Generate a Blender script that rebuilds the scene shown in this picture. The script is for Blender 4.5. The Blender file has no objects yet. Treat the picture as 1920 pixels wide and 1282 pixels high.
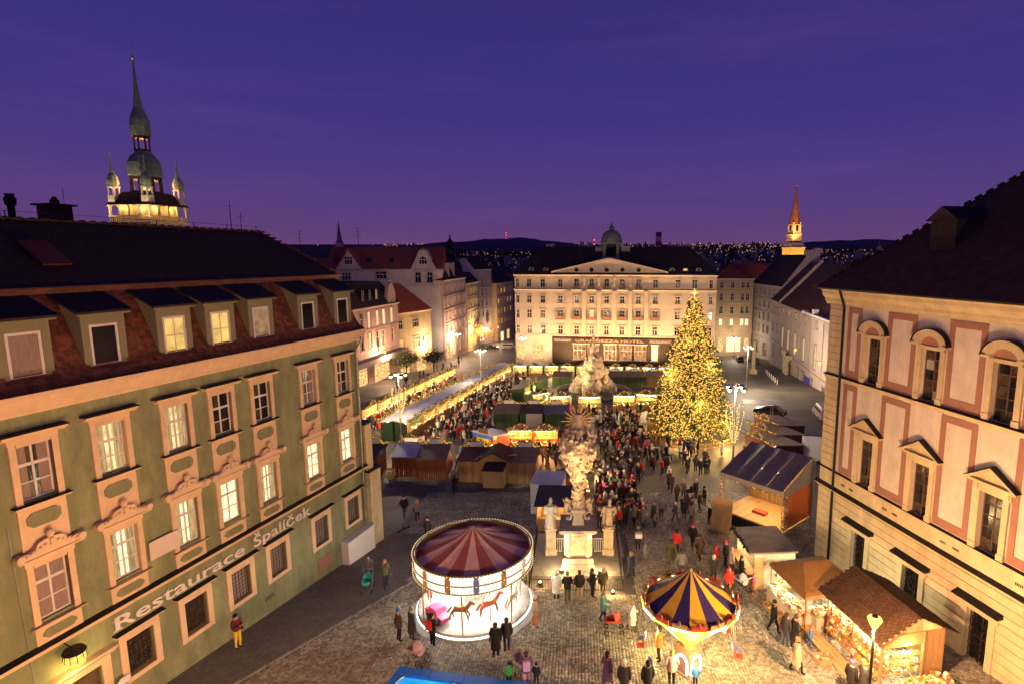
import bpy, math, random
import numpy as np
from mathutils import Vector, Matrix
random.seed(7); rng = np.random.default_rng(7)
scn = bpy.context.scene
PI = math.pi; R = math.radians

# ------------------------------------------------------------------ camera
cam = bpy.data.cameras.new('camera'); camo = bpy.data.objects.new('camera', cam)
scn.collection.objects.link(camo); scn.camera = camo
camo.location = (0, 0, 18.2); camo.rotation_euler = (R(90 - 8.476), 0, 0)
cam.sensor_width = 36; cam.lens = 20.0; cam.shift_x = -130 / 1920
cam.clip_start = 0.5; cam.clip_end = 20000
# ------------------------------------------------------------------ dusk sky
w = bpy.data.worlds.new('World'); scn.world = w; w.use_nodes = True
nt = w.node_tree; nt.nodes.clear()
def wn(t, **k):
    n = nt.nodes.new(t)
    for a, b in k.items(): setattr(n, a, b)
    return n
tc = wn('ShaderNodeTexCoord'); sep = wn('ShaderNodeSeparateXYZ'); nt.links.new(tc.outputs['Generated'], sep.inputs[0])
rmp = wn('ShaderNodeValToRGB'); nt.links.new(sep.outputs['Z'], rmp.inputs[0])
cr = rmp.color_ramp; cr.elements[0].position = 0.0; cr.elements[0].color = (.132, .056, .165, 1)
cr.elements[1].position = 0.6; cr.elements[1].color = (.019, .018, .128, 1)
e = cr.elements.new(.08); e.color = (.096, .048, .205, 1)
e = cr.elements.new(.22); e.color = (.052, .034, .222, 1)
sky = wn('ShaderNodeTexSky', sky_type='NISHITA', sun_disc=False, sun_elevation=R(-4), sun_rotation=R(150))
mx = wn('ShaderNodeMixRGB', blend_type='ADD'); mx.inputs[0].default_value = .04
nt.links.new(rmp.outputs[0], mx.inputs[1]); nt.links.new(sky.outputs[0], mx.inputs[2])
mp = wn('ShaderNodeMapping'); mp.inputs['Scale'].default_value = (1.2, 1.2, 9); mp.inputs['Rotation'].default_value = (.1, .12, 0)
nz = wn('ShaderNodeTexNoise'); nz.inputs['Scale'].default_value = 2.2; nz.inputs['Detail'].default_value = 6; nz.inputs['Roughness'].default_value = .6
nt.links.new(tc.outputs['Generated'], mp.inputs[0]); nt.links.new(mp.outputs[0], nz.inputs[0])
cr2 = wn('ShaderNodeValToRGB'); cr2.color_ramp.elements[0].position = .5; cr2.color_ramp.elements[1].position = .85
cr2.color_ramp.elements[0].color = (0, 0, 0, 1); cr2.color_ramp.elements[1].color = (.022, .009, .012, 1)
nt.links.new(nz.outputs[0], cr2.inputs[0])
mx2 = wn('ShaderNodeMixRGB', blend_type='ADD'); mx2.inputs[0].default_value = 1
nt.links.new(mx.outputs[0], mx2.inputs[1]); nt.links.new(cr2.outputs[0], mx2.inputs[2])
bg = wn('ShaderNodeBackground'); bg.inputs[1].default_value = 1.0
nt.links.new(mx2.outputs[0], bg.inputs[0])
wo = wn('ShaderNodeOutputWorld'); nt.links.new(bg.outputs[0], wo.inputs[0])
# last glow of the set sun, very weak and soft
sl = bpy.data.lights.new('afterglow_sun', 'SUN'); sl.energy = .03; sl.angle = R(40); sl.color = (.9, .6, .8)
so = bpy.data.objects.new('afterglow_sun', sl); scn.collection.objects.link(so); so.rotation_euler = (R(70), 0, R(-35))
# ------------------------------------------------------------------ exposure, render
vs = scn.view_settings; vs.view_transform = 'Standard'; vs.look = 'None'; vs.exposure = 0; vs.gamma = 1
cy = scn.cycles; cy.max_bounces = 5; cy.diffuse_bounces = 2; cy.glossy_bounces = 2; cy.transmission_bounces = 3
cy.transparent_max_bounces = 6; cy.sample_clamp_indirect = 2.5; cy.sample_clamp_direct = 0
cy.caustics_reflective = False; cy.caustics_refractive = False; cy.use_denoising = True; cy.use_light_tree = True
try: cy.denoiser = 'OPENIMAGEDENOISE'
except Exception: pass

# ------------------------------------------------------------------ helpers
COL = scn.collection
SLOPE = .075
def gz(y): return -SLOPE * (y - 25) if y < 260 else -SLOPE * 235
def link(o, parent=None):
    COL.objects.link(o)
    if parent is not None: o.parent = parent
    return o
def tag(o, label=None, cat=None, group=None, kind=None):
    if label: o['label'] = label
    if cat: o['category'] = cat
    if group: o['group'] = group
    if kind: o['kind'] = kind
    return o
def empty(name, loc, rz=0, label=None, cat=None, group=None):
    o = bpy.data.objects.new(name, None); COL.objects.link(o); o.empty_display_size = .2
    o.location = loc; o.rotation_euler = (0, 0, rz); return tag(o, label, cat, group)
def copy_tree(o, parent=None):
    c = o.copy(); COL.objects.link(c); c.parent = parent
    for ch in o.children: copy_tree(ch, c)
    return c
# unit icosphere
def _ico(sub):
    t = (1 + 5 ** .5) / 2
    v = [(-1, t, 0), (1, t, 0), (-1, -t, 0), (1, -t, 0), (0, -1, t), (0, 1, t), (0, -1, -t), (0, 1, -t), (t, 0, -1), (t, 0, 1), (-t, 0, -1), (-t, 0, 1)]
    v = [tuple(np.array(p) / np.linalg.norm(p)) for p in v]
    f = [(0, 11, 5), (0, 5, 1), (0, 1, 7), (0, 7, 10), (0, 10, 11), (1, 5, 9), (5, 11, 4), (11, 10, 2), (10, 7, 6), (7, 1, 8), (3, 9, 4), (3, 4, 2), (3, 2, 6), (3, 6, 8), (3, 8, 9), (4, 9, 5), (2, 4, 11), (6, 2, 10), (8, 6, 7), (9, 8, 1)]
    for _ in range(sub):
        cache = {}; nf = []
        def mid(a, b):
            k = (min(a, b), max(a, b))
            if k not in cache:
                p = np.array(v[a]) + np.array(v[b]); v.append(tuple(p / np.linalg.norm(p))); cache[k] = len(v) - 1
            return cache[k]
        for a, b, c in f:
            x, y, z = mid(a, b), mid(b, c), mid(c, a); nf += [(a, x, z), (b, y, x), (c, z, y), (x, y, z)]
        f = nf
    return v, f
ICO = {0: _ico(0), 1: _ico(1), 2: _ico(2)}
OCT = ([(1, 0, 0), (-1, 0, 0), (0, 1, 0), (0, -1, 0), (0, 0, 1), (0, 0, -1)], [(0, 2, 4), (2, 1, 4), (1, 3, 4), (3, 0, 4), (2, 0, 5), (1, 2, 5), (3, 1, 5), (0, 3, 5)])
class MB:
    def __init__(s): s.v = []; s.f = []; s.m = []
    def add(s, v, f, mi=0):
        o = len(s.v); s.v += [tuple(p) for p in v]; s.f += [tuple(i + o for i in q) for q in f]; s.m += [mi] * len(f); return s
    def box(s, x0, x1, y0, y1, z0, z1, mi=0):
        v = [(x0, y0, z0), (x1, y0, z0), (x1, y1, z0), (x0, y1, z0), (x0, y0, z1), (x1, y0, z1), (x1, y1, z1), (x0, y1, z1)]
        return s.add(v, [(0, 3, 2, 1), (4, 5, 6, 7), (0, 1, 5, 4), (1, 2, 6, 5), (2, 3, 7, 6), (3, 0, 4, 7)], mi)
    def obox(s, c, size, rz=0, mi=0, rx=0, ry=0):
        M = Matrix.Translation(c) @ Matrix.Rotation(rz, 4, 'Z') @ Matrix.Rotation(ry, 4, 'Y') @ Matrix.Rotation(rx, 4, 'X')
        a, b, d = [k / 2 for k in size]
        v = [M @ Vector(p) for p in [(-a, -b, -d), (a, -b, -d), (a, b, -d), (-a, b, -d), (-a, -b, d), (a, -b, d), (a, b, d), (-a, b, d)]]
        return s.add(v, [(0, 3, 2, 1), (4, 5, 6, 7), (0, 1, 5, 4), (1, 2, 6, 5), (2, 3, 7, 6), (3, 0, 4, 7)], mi)
    def prism(s, pts, y0, y1, mi=0):          # polygon in xz (counter-clockwise seen from -y), extruded along y
        n = len(pts); v = [(x, y0, z) for x, z in pts] + [(x, y1, z) for x, z in pts]
        f = [tuple(range(n)), tuple(range(2 * n - 1, n - 1, -1))] + [(i, i + n, (i + 1) % n + n, (i + 1) % n) for i in range(n)]
        return s.add(v, f, mi)
    def prismx(s, pts, x0, x1, mi=0):         # polygon in yz extruded along x
        n = len(pts); v = [(x0, y, z) for y, z in pts] + [(x1, y, z) for y, z in pts]
        f = [tuple(range(n - 1, -1, -1)), tuple(range(n, 2 * n))] + [(i, (i + 1) % n, (i + 1) % n + n, i + n) for i in range(n)]
        return s.add(v, f, mi)
    def prismz(s, pts, z0, z1, mi=0):
        n = len(pts); v = [(x, y, z0) for x, y in pts] + [(x, y, z1) for x, y in pts]
        f = [tuple(range(n - 1, -1, -1)), tuple(range(n, 2 * n))] + [(i, (i + 1) % n, (i + 1) % n + n, i + n) for i in range(n)]
        return s.add(v, f, mi)
    def tube(s, p, q, r0, r1=None, n=8, mi=0):
        r1 = r0 if r1 is None else r1
        p = Vector(p); q = Vector(q); d = q - p
        if d.length < 1e-6: return s
        d.normalize(); a = d.orthogonal().normalized(); b = d.cross(a)
        v = []
        for c, r in ((p, r0), (q, r1)):
            for i in range(n):
                t = 2 * PI * i / n; v.append(c + (a * math.cos(t) + b * math.sin(t)) * r)
        f = [(i, (i + 1) % n, (i + 1) % n + n, i + n) for i in range(n)] + [tuple(range(n - 1, -1, -1)), tuple(range(n, 2 * n))]
        return s.add(v, f, mi)
    def path(s, pts, r, n=6, mi=0, r1=None):
        k = len(pts) - 1
        for i in range(k):
            ra = r if r1 is None else r + (r1 - r) * i / k; rb = r if r1 is None else r + (r1 - r) * (i + 1) / k
            s.tube(pts[i], pts[i + 1], ra, rb, n, mi)
        return s
    def lathe(s, prof, n=16, c=(0, 0, 0), a0=0, mi=0, mif=None, sx=1, sy=1):
        o = len(s.v)
        for r, z in prof:
            for i in range(n):
                t = a0 + 2 * PI * i / n; s.v.append((c[0] + r * math.cos(t) * sx, c[1] + r * math.sin(t) * sy, c[2] + z))
        for k in range(len(prof) - 1):
            for i in range(n):
                a = o + k * n + i; b = o + k * n + (i + 1) % n
                s.f.append((a, b, b + n, a + n)); s.m.append(mi if mif is None else mif(k, i))
        if prof[0] == prof[-1]: return s
        s.f.append(tuple(o + i for i in range(n - 1, -1, -1))); s.m.append(mi)
        l = o + (len(prof) - 1) * n; s.f.append(tuple(l + i for i in range(n))); s.m.append(mi)
        return s
    def ball(s, c, r, sub=1, mi=0, sc=(1, 1, 1), oct=False):
        v, f = OCT if oct else ICO[sub]
        return s.add([(c[0] + x * r * sc[0], c[1] + y * r * sc[1], c[2] + z * r * sc[2]) for x, y, z in v], f, mi)
    def quad(s, a, b, c, d, mi=0): return s.add([a, b, c, d], [(0, 1, 2, 3)], mi)
    def mesh(s, name, mats, smooth=False):
        me = bpy.data.meshes.new(name); me.from_pydata(s.v, [], s.f)
        for m in (mats if isinstance(mats, (list, tuple)) else [mats]): me.materials.append(m)
        if any(s.m): me.polygons.foreach_set('material_index', s.m)
        if smooth: me.polygons.foreach_set('use_smooth', [True] * len(me.polygons))
        me.update(); return me
    def build(s, name, mats, parent=None, loc=(0, 0, 0), rz=0, smooth=False):
        return put(name, s.mesh(name, mats, smooth), parent, loc, rz)
def put(name, me, parent=None, loc=(0, 0, 0), rz=0, rot=None, scale=None):
    o = bpy.data.objects.new(name, me); link(o, parent); o.location = loc; o.rotation_euler = rot or (0, 0, rz)
    if scale: o.scale = scale
    return o
def autosmooth(me, ang=40):
    try: me.set_sharp_from_angle(angle=R(ang)); me.polygons.foreach_set('use_smooth', [True] * len(me.polygons))
    except Exception: pass
    return me

# ------------------------------------------------------------------ materials
def mat(name, col, rough=.8, var=.15, scale=2.0, bump=0, bscale=25, metal=0, spec=.3, stretch=None, island=0, dirt=0):
    m = bpy.data.materials.new(name); m.use_nodes = True; t = m.node_tree; p = t.nodes['Principled BSDF']
    p.inputs['Roughness'].default_value = rough; p.inputs['Metallic'].default_value = metal; p.inputs['Specular IOR Level'].default_value = spec
    c = tuple(col) + (1,); p.inputs['Base Color'].default_value = c
    L = t.links.new; N = t.nodes.new
    if var or bump or island:
        tc = N('ShaderNodeTexCoord'); src = tc.outputs['Object']
        if stretch:
            mp = N('ShaderNodeMapping'); mp.inputs['Scale'].default_value = stretch; L(src, mp.inputs[0]); src = mp.outputs[0]
        last = None
        if var:
            nz = N('ShaderNodeTexNoise'); nz.inputs['Scale'].default_value = scale; nz.inputs['Detail'].default_value = 5; nz.inputs['Roughness'].default_value = .62
            L(src, nz.inputs['Vector'])
            r = N('ShaderNodeValToRGB'); r.color_ramp.elements[0].position = .3; r.color_ramp.elements[1].position = .7
            r.color_ramp.elements[0].color = tuple(k * (1 - var) for k in col) + (1,); r.color_ramp.elements[1].color = tuple(min(1, k * (1 + var)) for k in col) + (1,)
            L(nz.outputs[0], r.inputs[0]); last = r.outputs[0]
        if dirt:
            n3 = N('ShaderNodeTexNoise'); n3.inputs['Scale'].default_value = .6; n3.inputs['Detail'].default_value = 8; n3.inputs['Roughness'].default_value = .72; m9 = N('ShaderNodeMapping'); m9.inputs['Scale'].default_value = (1.6, 1.6, .5); L(tc.outputs['Object'], m9.inputs[0]); L(m9.outputs[0], n3.inputs['Vector'])
            r3 = N('ShaderNodeValToRGB'); r3.color_ramp.elements[0].position = .42; r3.color_ramp.elements[1].position = .62
            r3.color_ramp.elements[0].color = (1 - dirt, 1 - dirt, 1 - dirt, 1); r3.color_ramp.elements[1].color = (1, 1, 1, 1); L(n3.outputs[0], r3.inputs[0])
            m3 = N('ShaderNodeMixRGB'); m3.blend_type = 'MULTIPLY'; m3.inputs[0].default_value = 1; L(last, m3.inputs[1]); L(r3.outputs[0], m3.inputs[2]); last = m3.outputs[0]
        if island:
            g = N('ShaderNodeNewGeometry'); mm = N('ShaderNodeMapRange'); mm.inputs[3].default_value = 1 - island; mm.inputs[4].default_value = 1 + island
            L(g.outputs['Random Per Island'], mm.inputs[0])
            mu = N('ShaderNodeMixRGB'); mu.blend_type = 'MULTIPLY'; mu.inputs[0].default_value = 1
            if last: L(last, mu.inputs[1])
            else: mu.inputs[1].default_value = c
            L(mm.outputs[0], mu.inputs[2]); last = mu.outputs[0]
        if last: L(last, p.inputs['Base Color'])
        if bump:
            n2 = N('ShaderNodeTexNoise'); n2.inputs['Scale'].default_value = bscale; n2.inputs['Detail'].default_value = 4; L(src, n2.inputs['Vector'])
            b = N('ShaderNodeBump'); b.inputs['Strength'].default_value = bump; b.inputs['Distance'].default_value = .03; L(n2.outputs[0], b.inputs['Height']); L(b.outputs[0], p.inputs['Normal'])
    return m
def emat(name, col, strength, sampling='AUTO', noise=0, scale=2.0, stretch=None):
    m = bpy.data.materials.new(name); m.use_nodes = True; t = m.node_tree; t.nodes.clear()
    o = t.nodes.new('ShaderNodeOutputMaterial'); e = t.nodes.new('ShaderNodeEmission'); e.inputs[0].default_value = tuple(col) + (1,); e.inputs[1].default_value = strength
    t.links.new(e.outputs[0], o.inputs[0]); m.cycles.emission_sampling = sampling
    if noise:
        tc = t.nodes.new('ShaderNodeTexCoord'); mp = t.nodes.new('ShaderNodeMapping'); mp.inputs['Scale'].default_value = stretch or (1, 1, 1)
        oi = t.nodes.new('ShaderNodeObjectInfo'); va = t.nodes.new('ShaderNodeVectorMath'); va.operation = 'SCALE'; va.inputs[3].default_value = 37
        cx = t.nodes.new('ShaderNodeCombineXYZ'); t.links.new(oi.outputs['Random'], cx.inputs[0]); t.links.new(cx.outputs[0], va.inputs[0]); t.links.new(va.outputs[0], mp.inputs['Location'])
        nz = t.nodes.new('ShaderNodeTexNoise'); nz.inputs['Scale'].default_value = scale; nz.inputs['Detail'].default_value = 4
        r = t.nodes.new('ShaderNodeMapRange'); r.inputs[1].default_value = .3; r.inputs[2].default_value = .7; r.inputs[3].default_value = strength * (1 - noise); r.inputs[4].default_value = strength * (1 + noise * .6)
        t.links.new(tc.outputs['Object'], mp.inputs[0]); t.links.new(mp.outputs[0], nz.inputs[0]); t.links.new(nz.outputs[0], r.inputs[0]); t.links.new(r.outputs[0], e.inputs[1])
    return m
M = {}
M['green'] = mat('green_render', (.30, .315, .17), .9, .14, .8, .25, 18, dirt=.32)
M['peach'] = mat('peach_stucco', (.74, .53, .33), .85, .10, 2, .1, 30)
M['tile'] = mat('mansard_tile', (.17, .058, .032), .8, .35, 7, 0, island=.4)
M['roofdark'] = mat('dark_roof', (.035, .020, .018), .85, .3, 3, .5, 8)
M['roofred'] = mat('red_roof', (.30, .07, .04), .85, .3, 2, .5, 6)
M['roofbrown'] = mat('brown_roof', (.075, .03, .022), .85, .3, 2, .5, 6)
M['dormer'] = mat('dormer_render', (.235, .215, .135), .9, .08, 2)
M['copper'] = mat('copper_gutter', (.22, .09, .05), .5, .2, 4, metal=.3)
M['whiteframe'] = mat('white_frame', (.72, .66, .62), .5, .05, 4)
M['brownframe'] = mat('brown_frame', (.12, .07, .045), .6, .15, 6)
M['glass'] = mat('dark_glass', (.012, .011, .014), .12, .5, 1.2, spec=.6)
M['glass2'] = mat('reflecting_glass', (.06, .045, .03), .15, .7, 3.5, spec=.6)
M['curtain'] = mat('curtain', (.30, .22, .19), .9, .25, 9, stretch=(4, 4, .3))
M['litcur'] = emat('backlit_curtain', (1, .62, .26), .62, noise=.6, scale=7, stretch=(3, 3, .2))
M['lit_a'] = emat('lit_window_warm', (1, .72, .32), 1.35, noise=.55, scale=2.6, stretch=(1.4, 1.4, .8))
M['lit_b'] = emat('lit_window_bright', (1, .80, .44), 1.7, noise=.5, scale=3.2)
M['lit_c'] = emat('lit_window_yellow', (1, .62, .17), 1.0, noise=.35, scale=1.6)
M['lit_d'] = emat('lit_window_dim', (.95, .52, .25), .42, noise=.6, scale=1.8)
M['lit_s'] = emat('lit_shop_window', (1, .62, .22), 1.25, noise=.75, scale=2.4)
M['pinkwall'] = mat('pink_render', (.75, .66, .53), .9, .10, 1.0, .2, 20, dirt=.16)
M['redband'] = mat('red_brown_band', (.36, .18, .125), .9, .10, 2, .1, 20)
M['cream'] = mat('cream_stucco', (.72, .58, .33), .88, .12, 1.5, .2, 24, dirt=.2)
M['stone'] = mat('sandstone', (.56, .47, .34), .9, .35, 2.5, .5, 14)
M['stonegrey'] = mat('grey_stone', (.30, .28, .25), .9, .25, 3, .4, 14)
M['hotel'] = mat('hotel_render', (.62, .49, .37), .9, .07, .5, .1, 8)
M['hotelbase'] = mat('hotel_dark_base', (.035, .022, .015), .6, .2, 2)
M['rosewall'] = mat('rose_render', (.56, .37, .31), .9, .10, .6, dirt=.15)
M['whitewall'] = mat('white_render', (.56, .47, .43), .9, .07, .6, dirt=.12)
M['greywall'] = mat('grey_render', (.40, .34, .31), .9, .1, .6, dirt=.15)
M['yellowwall'] = mat('yellow_render', (.62, .47, .27), .9, .1, .6, dirt=.15)
M['copperg'] = mat('verdigris_copper', (.22, .27, .20), .6, .35, 1.6, .2, 10, metal=.2, dirt=.3)
M['darkmetal'] = mat('dark_metal', (.02, .02, .022), .5, .2, 5, metal=.5)
M['steel'] = mat('steel', (.35, .34, .33), .4, .1, 5, metal=.8)
M['gold'] = mat('gilded_metal', (.75, .5, .15), .35, .15, 5, metal=.8)
M['asphalt'] = mat('asphalt', (.16, .145, .13), .85, .25, 6, .3, 60, dirt=.2)
M['sett'] = mat('granite_sett', (.36, .32, .25), .7, .2, 1.1, 0, island=.42, dirt=.3)
M['wood'] = mat('warm_wood', (.42, .24, .10), .75, .3, 3, .2, 20, stretch=(8, 8, .6), island=.28)
M['woodside'] = mat('wood_boards', (.40, .22, .09), .75, .3, 3, .2, 20, stretch=(.6, 8, 8))
M['ply'] = mat('plywood', (.50, .32, .14), .7, .12, 3, stretch=(1, 1, 3))
M['redwood'] = mat('red_brown_panel', (.26, .07, .03), .55, .2, 3, island=.15)
M['greenwood'] = mat('dark_green_boards', (.055, .10, .04), .75, .3, 3, stretch=(6, 6, .5), island=.3)
M['greysheet'] = mat('grey_roof_sheet', (.60, .58, .62), .55, .12, 1.5)
M['brownsheet'] = mat('brown_roof_sheet', (.20, .14, .10), .6, .25, 2)
M['bluesheet'] = mat('blue_grey_sheet', (.12, .12, .18), .5, .15, 2)
M['darksheet'] = mat('dark_roof_sheet', (.06, .045, .05), .55, .25, 2)
M['redsheet'] = mat('dark_red_sheet', (.12, .03, .035), .6, .25, 2)
M['white'] = mat('white_paint', (.78, .75, .72), .5, .05, 3)
M['cloth'] = mat('cloth_pale', (.62, .52, .40), .9, .12, 3)
M['foliage'] = mat('spruce_needles', (.045, .075, .025), .75, .4, 1.5, island=.6)
M['garland'] = mat('garland_needles', (.10, .085, .03), .75, .4, 3, island=.6)
M['bark'] = mat('bark', (.06, .04, .025), .9, .3, 6, .5, 20)
M['autumn'] = mat('autumn_leaves', (.30, .16, .02), .7, .4, 1.5, island=.6)
M['leafdark'] = mat('dark_leaves', (.03, .04, .018), .7, .4, 1.5, island=.6)
M['bulb'] = emat('fairy_bulb', (1, .52, .09), 1.8, 'NONE')
M['bulb2'] = emat('fairy_bulb_pale', (1, .70, .28), 2.6, 'NONE')
M['bulbo'] = emat('fairy_bulb_orange', (1, .42, .10), 1.6, 'NONE')
M['tube_w'] = emat('lamp_tube_white', (1, .93, .80), 8)
M['tube_y'] = emat('lamp_tube_yellow', (1, .72, .08), 3.5)
M['globe'] = emat('lamp_globe', (1, .95, .90), 14)
M['sodium'] = emat('sodium_lamp', (1, .42, .07), 5)
M['skin'] = mat('skin', (.55, .33, .24), .6, 0)
def point(parent, loc, power, col=(1, .72, .38), r=.15, name='lamp_light'):
    l = bpy.data.lights.new(name, 'POINT'); l.energy = power * 1.5; l.color = col; l.shadow_soft_size = r
    o = bpy.data.objects.new(name, l); link(o, parent); o.location = loc; return o
def spot(parent, loc, target, power, col, size=90, blend=.6, r=.15, name='flood_light'):
    l = bpy.data.lights.new(name, 'SPOT'); l.energy = power; l.color = col; l.spot_size = R(size); l.spot_blend = blend; l.shadow_soft_size = r
    o = bpy.data.objects.new(name, l); link(o, parent); o.location = loc
    o.rotation_euler = (Vector(target) - Vector(loc)).to_track_quat('-Z', 'Y').to_euler(); return o
def text(name, body, mat_, parent, loc, height, width=None, ext=.02, off=0.0, align='LEFT', rot=(PI / 2, 0, 0), serif=False):
    c = bpy.data.curves.new(name, 'FONT'); c.body = body; c.size = 1; c.extrude = 0; c.offset = off; c.resolution_u = 3
    tmp = bpy.data.objects.new('t', c); COL.objects.link(tmp); dg = bpy.context.evaluated_depsgraph_get()
    me = bpy.data.meshes.new_from_object(tmp.evaluated_get(dg)); bpy.data.objects.remove(tmp)
    if serif:
        me.calc_loop_triangles(); vv = [v.co.copy() for v in me.vertices]; tri = [tuple(t_.vertices) for t_ in me.loop_triangles]
        def cut(y):
            iv = []
            for t_ in tri:
                xs = []
                for a, c in ((0, 1), (1, 2), (2, 0)):
                    p_, q_ = vv[t_[a]], vv[t_[c]]
                    if (p_.y - y) * (q_.y - y) < 0: xs.append(p_.x + (q_.x - p_.x) * (y - p_.y) / (q_.y - p_.y))
                if len(xs) == 2: iv.append((min(xs), max(xs)))
            iv.sort(); out = []
            for a, c in iv:
                if out and a <= out[-1][1] + .004: out[-1][1] = max(out[-1][1], c)
                else: out.append([a, c])
            return out
        sb = MB(); sb.add([tuple(v) for v in vv], [tuple(q.vertices) for q in me.polygons])
        for y0, y1, yb, yt in ((.02, .12, -.004, .05), (-.16, -.08, -.185, -.135), (.52, .44, .50, .552), (.71, .64, .68, .733)):
            for a, c in cut(y0):
                for a2, c2 in cut(y1):
                    if abs(a - a2) < .02 and abs(c - c2) < .02 and c - a < .17: sb.quad((a - (.06), yb, 0), (c + (.06 if y0 < .3 else .01), yb, 0), (c + (.05 if y0 < .3 else .01), yt, 0), (a - .06, yt, 0))
        me = sb.mesh('tx', mat_)
    n = len(me.vertices); co = np.empty(n * 3); me.vertices.foreach_get('co', co); co = co.reshape(-1, 3)
    caph = .73
    x0, x1 = co[:, 0].min(), co[:, 0].max(); k = height / caph; kx = k if width is None else width / (x1 - x0)
    co[:, 0] = (co[:, 0] - (x0 if align == 'LEFT' else (x0 + x1) / 2)) * kx; co[:, 1] *= k
    me.vertices.foreach_set('co', co.ravel()); me.materials.clear(); me.materials.append(mat_); me.update()
    o = put(name, me, parent, loc, rot=rot)
    if ext: sm = o.modifiers.new('solid', 'SOLIDIFY'); sm.thickness = ext; sm.offset = 0
    return o
def blobs(name, items, voxel, disp, dscale, m, parent=None, loc=(0, 0, 0), smooth=True, seed_tex=None):
    b = MB()
    for it in items:
        if len(it) == 4: b.tube(it[0], it[1], it[2], it[3], 10)
        else: b.ball(it[0], it[1], 2, 0, it[2])
    me = b.mesh(name, m); o = bpy.data.objects.new(name, me); COL.objects.link(o)
    md = o.modifiers.new('r', 'REMESH'); md.mode = 'VOXEL'; md.voxel_size = voxel
    if disp:
        tx = bpy.data.textures.new('n', 'CLOUDS'); tx.noise_scale = dscale; tx.noise_depth = 3
        d = o.modifiers.new('d', 'DISPLACE'); d.texture = tx; d.strength = disp; d.texture_coords = 'LOCAL'; d.mid_level = .5
    dg = bpy.context.evaluated_depsgraph_get(); m2 = bpy.data.meshes.new_from_object(o.evaluated_get(dg))
    bpy.data.objects.remove(o)
    m2.materials.clear(); m2.materials.append(m)
    m2.polygons.foreach_set('use_smooth', [smooth] * len(m2.polygons))
    if parent is None and loc is None: return m2
    return put(name, m2, parent, loc)

# ------------------------------------------------------------------ facade kit (local x along the wall, -y outward, z up)
def wall_holes(b, L, z0, z1, holes, y=0, rev=.25, mi=0, x0=0):
    xs = sorted({x0, x0 + L} | {h[0] for h in holes} | {h[1] for h in holes}); zs = sorted({z0, z1} | {h[2] for h in holes} | {h[3] for h in holes})
    for i in range(len(xs) - 1):
        for j in range(len(zs) - 1):
            cx = (xs[i] + xs[i + 1]) / 2; cz = (zs[j] + zs[j + 1]) / 2
            if any(h[0] < cx < h[1] and h[2] < cz < h[3] for h in holes): continue
            b.quad((xs[i], y, zs[j]), (xs[i + 1], y, zs[j]), (xs[i + 1], y, zs[j + 1]), (xs[i], y, zs[j + 1]), mi)
    for a, c, d, e in [h[:4] for h in holes]:
        b.quad((a, y, d), (a, y, e), (a, y + rev, e), (a, y + rev, d), mi); b.quad((c, y, e), (c, y, d), (c, y + rev, d), (c, y + rev, e), mi)
        b.quad((a, y, e), (c, y, e), (c, y + rev, e), (a, y + rev, e), mi); b.quad((a, y + rev, d), (c, y + rev, d), (c, y, d), (a, y, d), mi)
WC = {}
def window_curtains(wo_, w_, h, m):
    for sx in (-1, 1):
        key = ('cur', sx, round(w_, 2), round(h, 2), m.name)
        if key not in WC:
            b = MB(); a = w_ / 2
            for i in range(6):
                x0 = sx * (a - .03 - i * .055); x1 = sx * (a - .03 - (i + 1) * .055); q = .012 * (i % 2)
                b.quad((x0, .030 - q, .03), (x1, .018 + q, .03 + .012 * i), (x1, .018 + q, h - .03), (x0, .030 - q, h - .03))
            WC[key] = b.mesh('curtain', m)
        put('curtain', WC[key], wo_)
def window(parent, s, z, w_, h, cols=2, rows=(.34, .33, .33), y=.18, fm=None, pane=None, split=False, bar=.035, fr=.06, name='window', arch=False):
    """frame with glazing bars, panes as children; origin at the bottom centre of the opening"""
    fm = fm or M['whiteframe']; key = (round(w_, 2), round(h, 2), cols, tuple(rows), fm.name, bar, fr, arch)
    tot = sum(rows); hs = [h * r / tot for r in rows]
    if key not in WC:
        b = MB(); a = w_ / 2
        b.box(-a, -a + fr, 0, .06, 0, h); b.box(a - fr, a, 0, .06, 0, h); b.box(-a + fr, a - fr, 0, .06, 0, fr); b.box(-a + fr, a - fr, 0, .06, h - fr, h)
        for i in range(1, cols):
            x = -a + w_ * i / cols; b.box(x - bar, x + bar, .005, .05, fr, h - fr)
        zz = 0
        for k, q in enumerate(hs[:-1]):
            zz += q; t = bar * (1.5 if k == len(hs) - 2 else .6)
            b.box(-a + fr, a - fr, .01, .045, zz - t, zz + t)
        if arch:
            n = 10
            for sgn in (-1, 1):
                pts = [(sgn * a, h)] + [(sgn * a * math.cos(t), h - a + a * math.sin(t)) for t in [PI / 2 - PI / 2 * i / n for i in range(n + 1)]]
                pts = pts if sgn < 0 else pts[::-1]
                b.prism(pts, -.02, .07)
        me = b.mesh(name, fm)
        panes = []
        if split:
            zz = 0
            for q in hs:
                for i in range(cols):
                    x0 = -a + w_ * i / cols; p = MB(); p.quad((x0 + .02, .035, zz + .02), (x0 + w_ / cols - .02, .035, zz + .02), (x0 + w_ / cols - .02, .035, zz + q - .02), (x0 + .02, .035, zz + q - .02))
                    panes.append(p)
                zz += q
        else:
            p = MB(); p.quad((-a + .02, .035, .02), (a - .02, .035, .02), (a - .02, .035, h - .02), (-a + .02, .035, h - .02)); panes.append(p)
        WC[key] = (me, panes, {})
    me, panes, pc = WC[key]
    o = put(name, me, parent, (s, y, z)); pl = pane if isinstance(pane, (list, tuple)) else [pane or M['glass']]
    for i, p in enumerate(panes):
        m = pl[i % len(pl)]
        if (i, m.name) not in pc: pc[(i, m.name)] = p.mesh('pane', m)
        put('pane', pc[(i, m.name)], o)
    return o
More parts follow.
